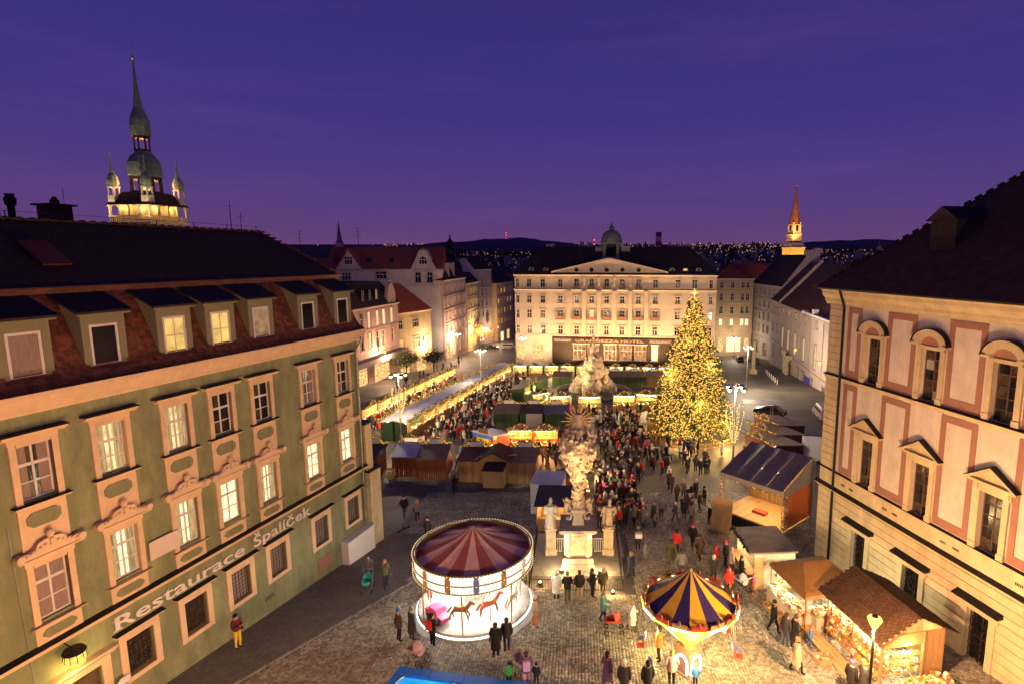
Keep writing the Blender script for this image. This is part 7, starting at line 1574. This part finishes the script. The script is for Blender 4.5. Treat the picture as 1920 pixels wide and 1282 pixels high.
b = MB(); b.obox((.22, .02, .98), (.10, .26, .24)); b.path([(.2, 0, 1.08), (.05, -.14, 1.25), (-.12, -.06, 1.44), (-.06, .13, 1.36), (.18, .06, 1.08)], .012, 4); SBAGM = b.mesh('shoulder_bag', M['skin'])
PAL = {'black': (.012, .012, .014), 'charcoal': (.035, .034, .036), 'navy': (.02, .025, .055), 'brown': (.085, .05, .03), 'burgundy': (.13, .02, .03), 'red': (.55, .035, .025), 'olive': (.09, .09, .04), 'grey': (.17, .165, .165), 'beige': (.40, .31, .21), 'white': (.66, .62, .57), 'pink': (.60, .09, .20), 'blue': (.05, .16, .42), 'green': (.05, .40, .08), 'orange': (.62, .20, .04), 'yellow': (.75, .55, .04), 'teal': (.07, .20, .20), 'purple': (.10, .05, .12), 'lilac': (.55, .33, .55), 'denim': (.05, .07, .12), 'lightpink': (.62, .33, .30), 'hair_brown': (.05, .028, .016), 'hair_black': (.012, .01, .01), 'hair_fair': (.30, .19, .08)}
PM = {k: mat('cloth_' + k, v, .85, .18, 8) for k, v in PAL.items()}
def setm(o, mats):
    for i, m in mats.items(): sl_ = o.material_slots[i]; sl_.link = 'OBJECT'; sl_.material = m
def person(x, y, rz, label, pose='stand', coat='black', trousers='charcoal', head='hat', hc='black', cut='jacket', s=1.0, bag=None, group=None, dz=.03):
    o = put('person', BODY[pose], None, (x, y, gz(y) + dz), R(rz)); o.scale = (s, s, s); setm(o, {1: PM[coat], 2: PM[trousers]}); tag(o, label, 'person', group)
    if cut: setm(put('coat', CMESH[cut], o), {0: PM[coat]})
    me = {'hat': HATM, 'hair': HAIRM, 'hood': HOODM}[head]; setm(put(head, me, o), {0: PM[hc]})
    if bag: setm(put('backpack', BAGM, o), {0: PM[bag]})
    q = int(abs(x * 37 + y * 91)) % 10
    if q < 4 and head != 'hood' and s > .8: setm(put('scarf', SCARFM, o), {0: PM[['burgundy', 'beige', 'grey', 'teal'][q]]})
    if q in (3, 4, 5) and s > .8 and not bag: setm(put('shoulder_bag', SBAGM, o), {0: PM[['brown', 'black', 'burgundy'][q - 3]]})
    return o
# rz = 0 faces the camera (-y); 180 faces away
FG = [(-16.1, 24.3, 70, 'person in maroon jacket and yellow trousers by the green wall', 'phone', 'burgundy', 'yellow', 'hair', 'hair_black', None),
 (-8.7, 24.8, 120, 'person in brown jacket and blue cap left of the carousel', 'stand', 'brown', 'black', 'hat', 'blue', 'jacket'),
 (-8.1, 24.9, 130, 'person in dark coat and grey hat next to the blue cap', 'stand', 'charcoal', 'navy', 'hat', 'grey', 'long'),
 (-7.0, 24.4, 150, 'person with bright red backpack photographing the carousel', 'phone', 'black', 'redx', 'hair', 'hair_black', 'jacket', 'red'),
 (-3.9, 23.6, 175, 'person in long black coat before the carousel, left of a couple', 'stand', 'black', 'black', 'hair', 'hair_brown', 'long'),
 (-3.45, 24.0, 185, 'person in dark jacket and blue trousers, right of the couple', 'stand', 'charcoal', 'navy', 'hair', 'hair_brown', 'jacket'),
 (-2.3, 26.0, 90, 'person in cream jacket, white hat and orange trousers right of the carousel', 'lean', 'beige', 'orange', 'hat', 'white', 'jacket'),
 (-1.35, 28.6, 160, 'person in long white coat and white hat at the terrace railing', 'stand', 'white', 'black', 'hat', 'white', 'long'),
 (-.75, 28.4, 175, 'person in dark jacket and pale hat at the railing', 'lean', 'black', 'olive', 'hat', 'grey', 'jacket'),
 (-.1, 28.6, 185, 'tall person in dark jacket and light trousers at the railing', 'stand', 'charcoal', 'beige', 'hair', 'hair_brown', 'jacket'),
 (.6, 28.8, 120, 'person in black clothes holding something orange at the railing', 'phone', 'black', 'black', 'hair', 'hair_brown', 'jacket'),
 (1.2, 28.9, 200, 'person in olive parka with fur hood before the terrace', 'stand', 'olive', 'brown', 'hood', 'beige', 'jacket'),
 (-11.1, 29.9, 30, 'person in green jacket walking near the turquoise stroller', 'walk', 'olive', 'navy', 'hair', 'hair_fair', 'jacket'),
 (-12.25, 30.5, 0, 'person in grey and white jacket pushing the turquoise stroller', 'push', 'grey', 'denim', 'hair', 'hair_brown', 'jacket'),
 (1.1, 21.5, 150, 'person in long purple-brown coat at the bottom edge', 'walk', 'purple', 'purple', 'hair', 'hair_black', 'long'),
 (1.75, 20.9, 170, 'person with black hair and white scarf at the bottom edge', 'stand', 'charcoal', 'black', 'hat', 'white', 'jacket'),
 (2.7, 20.9, 190, 'dark-haired person cut by the bottom edge left of the swing ride', 'stand', 'black', 'black', 'hair', 'hair_black', 'jacket'),
 (-2.3, 21.5, 190, 'person with lilac backpack by the pram', 'push', 'purple', 'lilac', 'hair', 'hair_brown', 'jacket', 'lilac'),
 (1.1, 26.3, 80, 'person in teal jacket pushing the red stroller', 'push', 'teal', 'navy', 'hat', 'grey', 'jacket'),
 (2.5, 25.6, 90, 'person in long white coat walking left of the swing ride', 'walk', 'white', 'brown', 'hair', 'hair_fair', 'long'),
 (3.5, 23.3, 250, 'person in orange-brown coat standing under the swing ride', 'stand', 'orange', 'black', 'hair', 'hair_brown', 'jacket'),
 (3.8, 21.6, 180, 'person in pale pink jacket below the swing ride', 'lean', 'lightpink', 'black', 'hair', 'hair_fair', 'jacket'),
 (9.4, 25.5, 90, 'person in black jacket and black hat walking to the pottery stall', 'walk', 'black', 'black', 'hat', 'black', 'jacket'),
 (9.6, 24.4, 120, 'person in dark grey coat beside the pottery stall', 'stand', 'charcoal', 'denim', 'hair', 'hair_brown', 'jacket'),
 (9.95, 24.2, 100, 'tall person in black coat and cap beside the pottery stall', 'lean', 'black', 'black', 'hat', 'charcoal', 'long'),
 (9.4, 22.5, 80, 'person in pale fur coat and dark boots by the wooden stall', 'walk', 'beige', 'black', 'hair', 'hair_fair', 'long'),
 (11.0, 20.9, 120, 'person with pink hat at the bottom edge by the street lamp', 'stand', 'black', 'black', 'hat', 'pink', 'jacket'),
 (11.45, 20.8, 100, 'person with red-brown hat at the bottom edge by the street lamp', 'phone', 'charcoal', 'black', 'hat', 'orange', 'jacket'),
 (9.2, 30.4, 90, 'person in black coat at the cream booth counter', 'lean', 'black', 'black', 'hair', 'hair_brown', 'jacket'),
 (8.9, 31.4, 100, 'person in beige jacket and pale hat at the cream booth', 'stand', 'beige', 'brown', 'hat', 'beige', 'jacket'),
 (8.8, 32.4, 80, 'person in dark coat with red hat at the cream booth', 'stand', 'black', 'black', 'hat', 'red', 'jacket'),
 (6.1, 34.1, 170, 'person in bright red jacket among the walkers above the swing ride', 'walk', 'red', 'charcoal', 'hair', 'hair_black', 'jacket'),
 (5.5, 32.6, 170, 'person in long khaki coat next to the red jacket', 'walk', 'olive', 'olive', 'hair', 'hair_brown', 'long'),
 (7.3, 35.0, 10, 'person in black jacket and red and white hat', 'walk', 'black', 'black', 'hat', 'red', 'jacket'),
 (3.7, 34.9, 0, 'person in dark coat carrying a white box', 'phone', 'charcoal', 'black', 'hair', 'hair_brown', 'long'),
 (2.9, 30.9, 150, 'person in long dark coat right of the terrace corner', 'walk', 'navy', 'black', 'hair', 'hair_fair', 'long'),
 (7.4, 33.3, 200, 'person in long dark brown coat walking above the swing ride', 'walk', 'brown', 'black', 'hair', 'hair_brown', 'long'),
 (5.9, 31.2, 190, 'person in grey coat walking behind the swing ride', 'walk', 'grey', 'charcoal', 'hair', 'hair_brown', 'jacket'),
 (7.6, 30.4, 160, 'person in dark grey jacket and white hat behind the swing ride', 'push', 'charcoal', 'charcoal', 'hat', 'white', 'jacket'),
 (8.1, 28.9, 20, 'person with red umbrella-like hood behind the swing ride', 'lean', 'red', 'charcoal', 'hood', 'red', 'jacket'),
 (-13.3, 40.4, 30, 'person in dark clothes on the dim paving left of the carousel', 'walk', 'black', 'denim', 'hair', 'hair_brown', 'jacket'),
 (-12.1, 39.6, 200, 'person in orange hood walking on the dim paving', 'walk', 'grey', 'charcoal', 'hood', 'orange', 'jacket'),
 (-10.6, 45.5, 180, 'person in dark coat in the gap between the huts', 'walk', 'black', 'charcoal', 'hair', 'hair_brown', 'long'),
 (-10.4, 36.2, 0, 'person in dark coat crossing behind the carousel', 'walk', 'charcoal', 'black', 'hair', 'hair_brown', 'jacket')]
for r in FG:
    tr_ = 'black' if r[6] == 'redx' else r[6]
    person(r[0], r[1], r[2], r[3], r[4], r[5], tr_, r[7], r[8], r[9], bag=r[10] if len(r) > 10 else None)
for x, y, rz, lab, c, t_, hc, s in [(-3.05, 21.7, 200, 'child in bright green jacket beside the pram', 'green', 'black', 'navy', .62), (-1.9, 21.7, 170, 'child in dark blue snowsuit at the right of the pram', 'navy', 'navy', 'navy', .6), (4.8, 21.6, 180, 'child in bright blue jacket below the swing ride', 'blue', 'black', 'hair_fair', .62), (10.75, 24.35, 60, 'child in blue jacket by the wooden crate', 'blue', 'blue', 'hair_fair', .62), (9.65, 29.5, 60, 'child in pink snowsuit by the silver stroller', 'pink', 'pink', 'pink', .62), (4.05, 33.4, 0, 'child in checkered grey coat in the open square', 'grey', 'grey', 'hair_fair', .66), (8.4, 33.0, 200, 'child in red coat above the swing ride', 'red', 'red', 'red', .66)]:
    person(x, y, rz, lab, 'stand', c, t_, 'hat', hc, 'jacket', s)
# crowd: zones (x0,x1,y0,y1,count, place phrase)
rc = random.Random(77)
coats = ['black'] * 9 + ['charcoal'] * 7 + ['navy'] * 5 + ['brown'] * 3 + ['burgundy'] * 2 + ['red'] * 3 + ['olive'] * 2 + ['grey'] * 4 + ['beige'] * 3 + ['white'] * 3 + ['pink', 'blue', 'purple', 'teal']
nice = {'charcoal': 'charcoal grey', 'navy': 'navy blue', 'grey': 'light grey'}
def blocked(x, y):
    if abs(x + .2) < 3.1 and 28.9 < y < 37: return True
    if (x - 12.95) ** 2 + (y - 65.2) ** 2 < 5.3 ** 2 or (x - 2) ** 2 + (y - 95.5) ** 2 < 7.2 ** 2: return True
    return any((x - hx) ** 2 + (y - hy) ** 2 < hr * hr for hx, hy, hr in HUTS)
HUTS = [(o.location.x, o.location.y, 1.55 if 'double' not in o.name else 2.7) for o in bpy.data.objects if o.parent is None and o.name.split('.')[0] in ('market_hut', 'double_market_hut', 'gabled_hut', 'orange_booth', 'white_booth', 'lean_to_stall', 'plywood_box')]
ZN = [(1.2, 4.6, 38, 50, 40, 'crowd right of the column'), (2.2, 7.6, 50, 76, 46, 'between the column and Christmas tree'), (4.6, 9.8, 36.5, 50, 20, 'in the square below the tree'), (7.6, 12.6, 50, 60, 16, 'before the Christmas tree fence'), (13.6, 17.6, 47, 58, 8, 'near the tree lamp'), (-8.2, -1.6, 52.6, 58, 16, 'before the orange stalls'), (-12.6, -9.4, 51.5, 66, 20, 'beside the flag stall'), (-18.3, -11.2, 64, 92, 36, 'along the grey-roofed row'), (-27.4, -24.6, 68, 100, 18, 'between shop huts and grey row'), (-5, 12, 76, 80, 14, 'before the fountain ring stalls'), (-10, 22, 123, 128, 8, 'on the hotel pavement'), (31, 41, 128, 145, 5, 'by the street right of hotel')]
tot = 0; placed = []; used = set()
for x0, x1, y0, y1, n, ph in ZN:
    k = tries = 0
    while k < n and tries < n * 30:
        tries += 1; x, y = rc.uniform(x0, x1), rc.uniform(y0, y1)
        if blocked(x, y) or any((x - a) ** 2 + (y - c) ** 2 < .42 ** 2 for a, c in placed): continue
        for _ in range(60):
            c = rc.choice(coats); cut = rc.choice(['jacket', 'jacket', 'long']); hd = rc.choice(['hat', 'hair', 'hair', 'hood'])
            hc = rc.choice(['hair_brown', 'hair_black', 'hair_fair']) if hd == 'hair' else rc.choice(['black', 'grey', 'white', 'burgundy', 'beige', 'red']) if hd == 'hat' else c
            ht = {'hat': f' and {nice.get(hc, hc)} hat', 'hood': ' with hood up', 'hair': {'hair_brown': ', brown hair', 'hair_black': ', black hair', 'hair_fair': ', fair hair'}.get(hc, '')}[hd]
            lab = f"person in {nice.get(c, c)} {'long coat' if cut == 'long' else 'jacket'}{ht}, {ph}"
            if lab not in used: break
        used.add(lab); placed.append((x, y)); k += 1
        person(x, y, rc.uniform(0, 360), lab, rc.choice(['stand', 'stand', 'walk', 'phone', 'lean']), c, rc.choice(['black', 'charcoal', 'denim', 'navy', 'brown']), hd, hc, cut, rc.uniform(.94, 1.05) if rc.random() > .1 else .66, None, f'people {ph}', 0.015 if y > 46 else .03); tot += 1
b = MB(); b.box(-.22, .22, -.16, .16, -.14, .16); tag(b.build('white_box', M['white'], None, (3.7, 34.45, gz(34.5) + 1.2)), 'white box carried by a person in the square', 'box')

# the rest of the market crowd, too many and too small to tell apart: one mass
def crowd_mass():
    src = {}
    for pz in ('stand', 'walk', 'phone'):
        me = BODY[pz]; n = len(me.vertices); co = np.empty(n * 3); me.vertices.foreach_get('co', co); src[pz] = (co.reshape(-1, 3), [tuple(q.vertices) for q in me.polygons], [q.material_index for q in me.polygons])
    keys = ['black', 'charcoal', 'navy', 'brown', 'burgundy', 'red', 'grey', 'beige', 'white', 'denim', 'hair_brown', 'hair_black']; mats_ = [M['skin']] + [PM[k] for k in keys]
    b = MB(); hat = ([tuple(v.co) for v in HAIRM.vertices], [tuple(q.vertices) for q in HAIRM.polygons]); ct = ([tuple(v.co) for v in CMESH['jacket'].vertices], [tuple(q.vertices) for q in CMESH['jacket'].polygons])
    for x0, x1, y0, y1, n in [(2.0, 7.4, 52, 76, 95), (-18.0, -11.2, 62, 118, 170), (-27.2, -24.4, 68, 116, 60), (-12, -9.2, 52, 64, 16), (-34, -30, 75, 150, 26), (-5, 12, 75.5, 79.5, 14), (1.2, 4.6, 38, 52, 55), (7.4, 12.4, 50, 60, 14), (-9, -1.4, 52.4, 58, 22), (9, 30, 122, 127, 20)]:
        k = t = 0
        while k < n and t < n * 25:
            t += 1; x, y = rc.uniform(x0, x1), rc.uniform(y0, y1)
            if blocked(x, y) or any((x - a) ** 2 + (y - c) ** 2 < .4 ** 2 for a, c in placed): continue
            placed.append((x, y)); k += 1; V, F, mi = src[rc.choice(('stand', 'walk', 'phone'))]; a = rc.uniform(0, 6.3); c, s = math.cos(a), math.sin(a); sc_ = rc.uniform(.9, 1.05)
            Rm = np.array([[c, s, 0], [-s, c, 0], [0, 0, 1]]) * sc_; T = np.array([x, y, gz(y)]); cc = 1 + rc.choice([0, 0, 0, 1, 1, 1, 2, 2, 3, 4, 5, 6, 6, 7, 8]); tt = 1 + rc.choice([0, 1, 9]); hh_ = rc.choice([11, 12, 1, 7, 9])
            mp_ = {0: 0, 1: cc, 2: tt, 3: 1, 4: 0}; o = len(b.v); b.v += [tuple(q) for q in V @ Rm + T]; b.f += [tuple(i + o for i in f) for f in F]; b.m += [mp_[m] for m in mi]
            for (vv, ff), m in ((hat, hh_), (ct, cc)): b.add([tuple(q) for q in np.array(vv) @ Rm + T], ff, m)
    tag(b.build('crowd', mats_, smooth=True), 'far market crowd filling the lanes between the huts', 'crowd', kind='stuff')
crowd_mass()
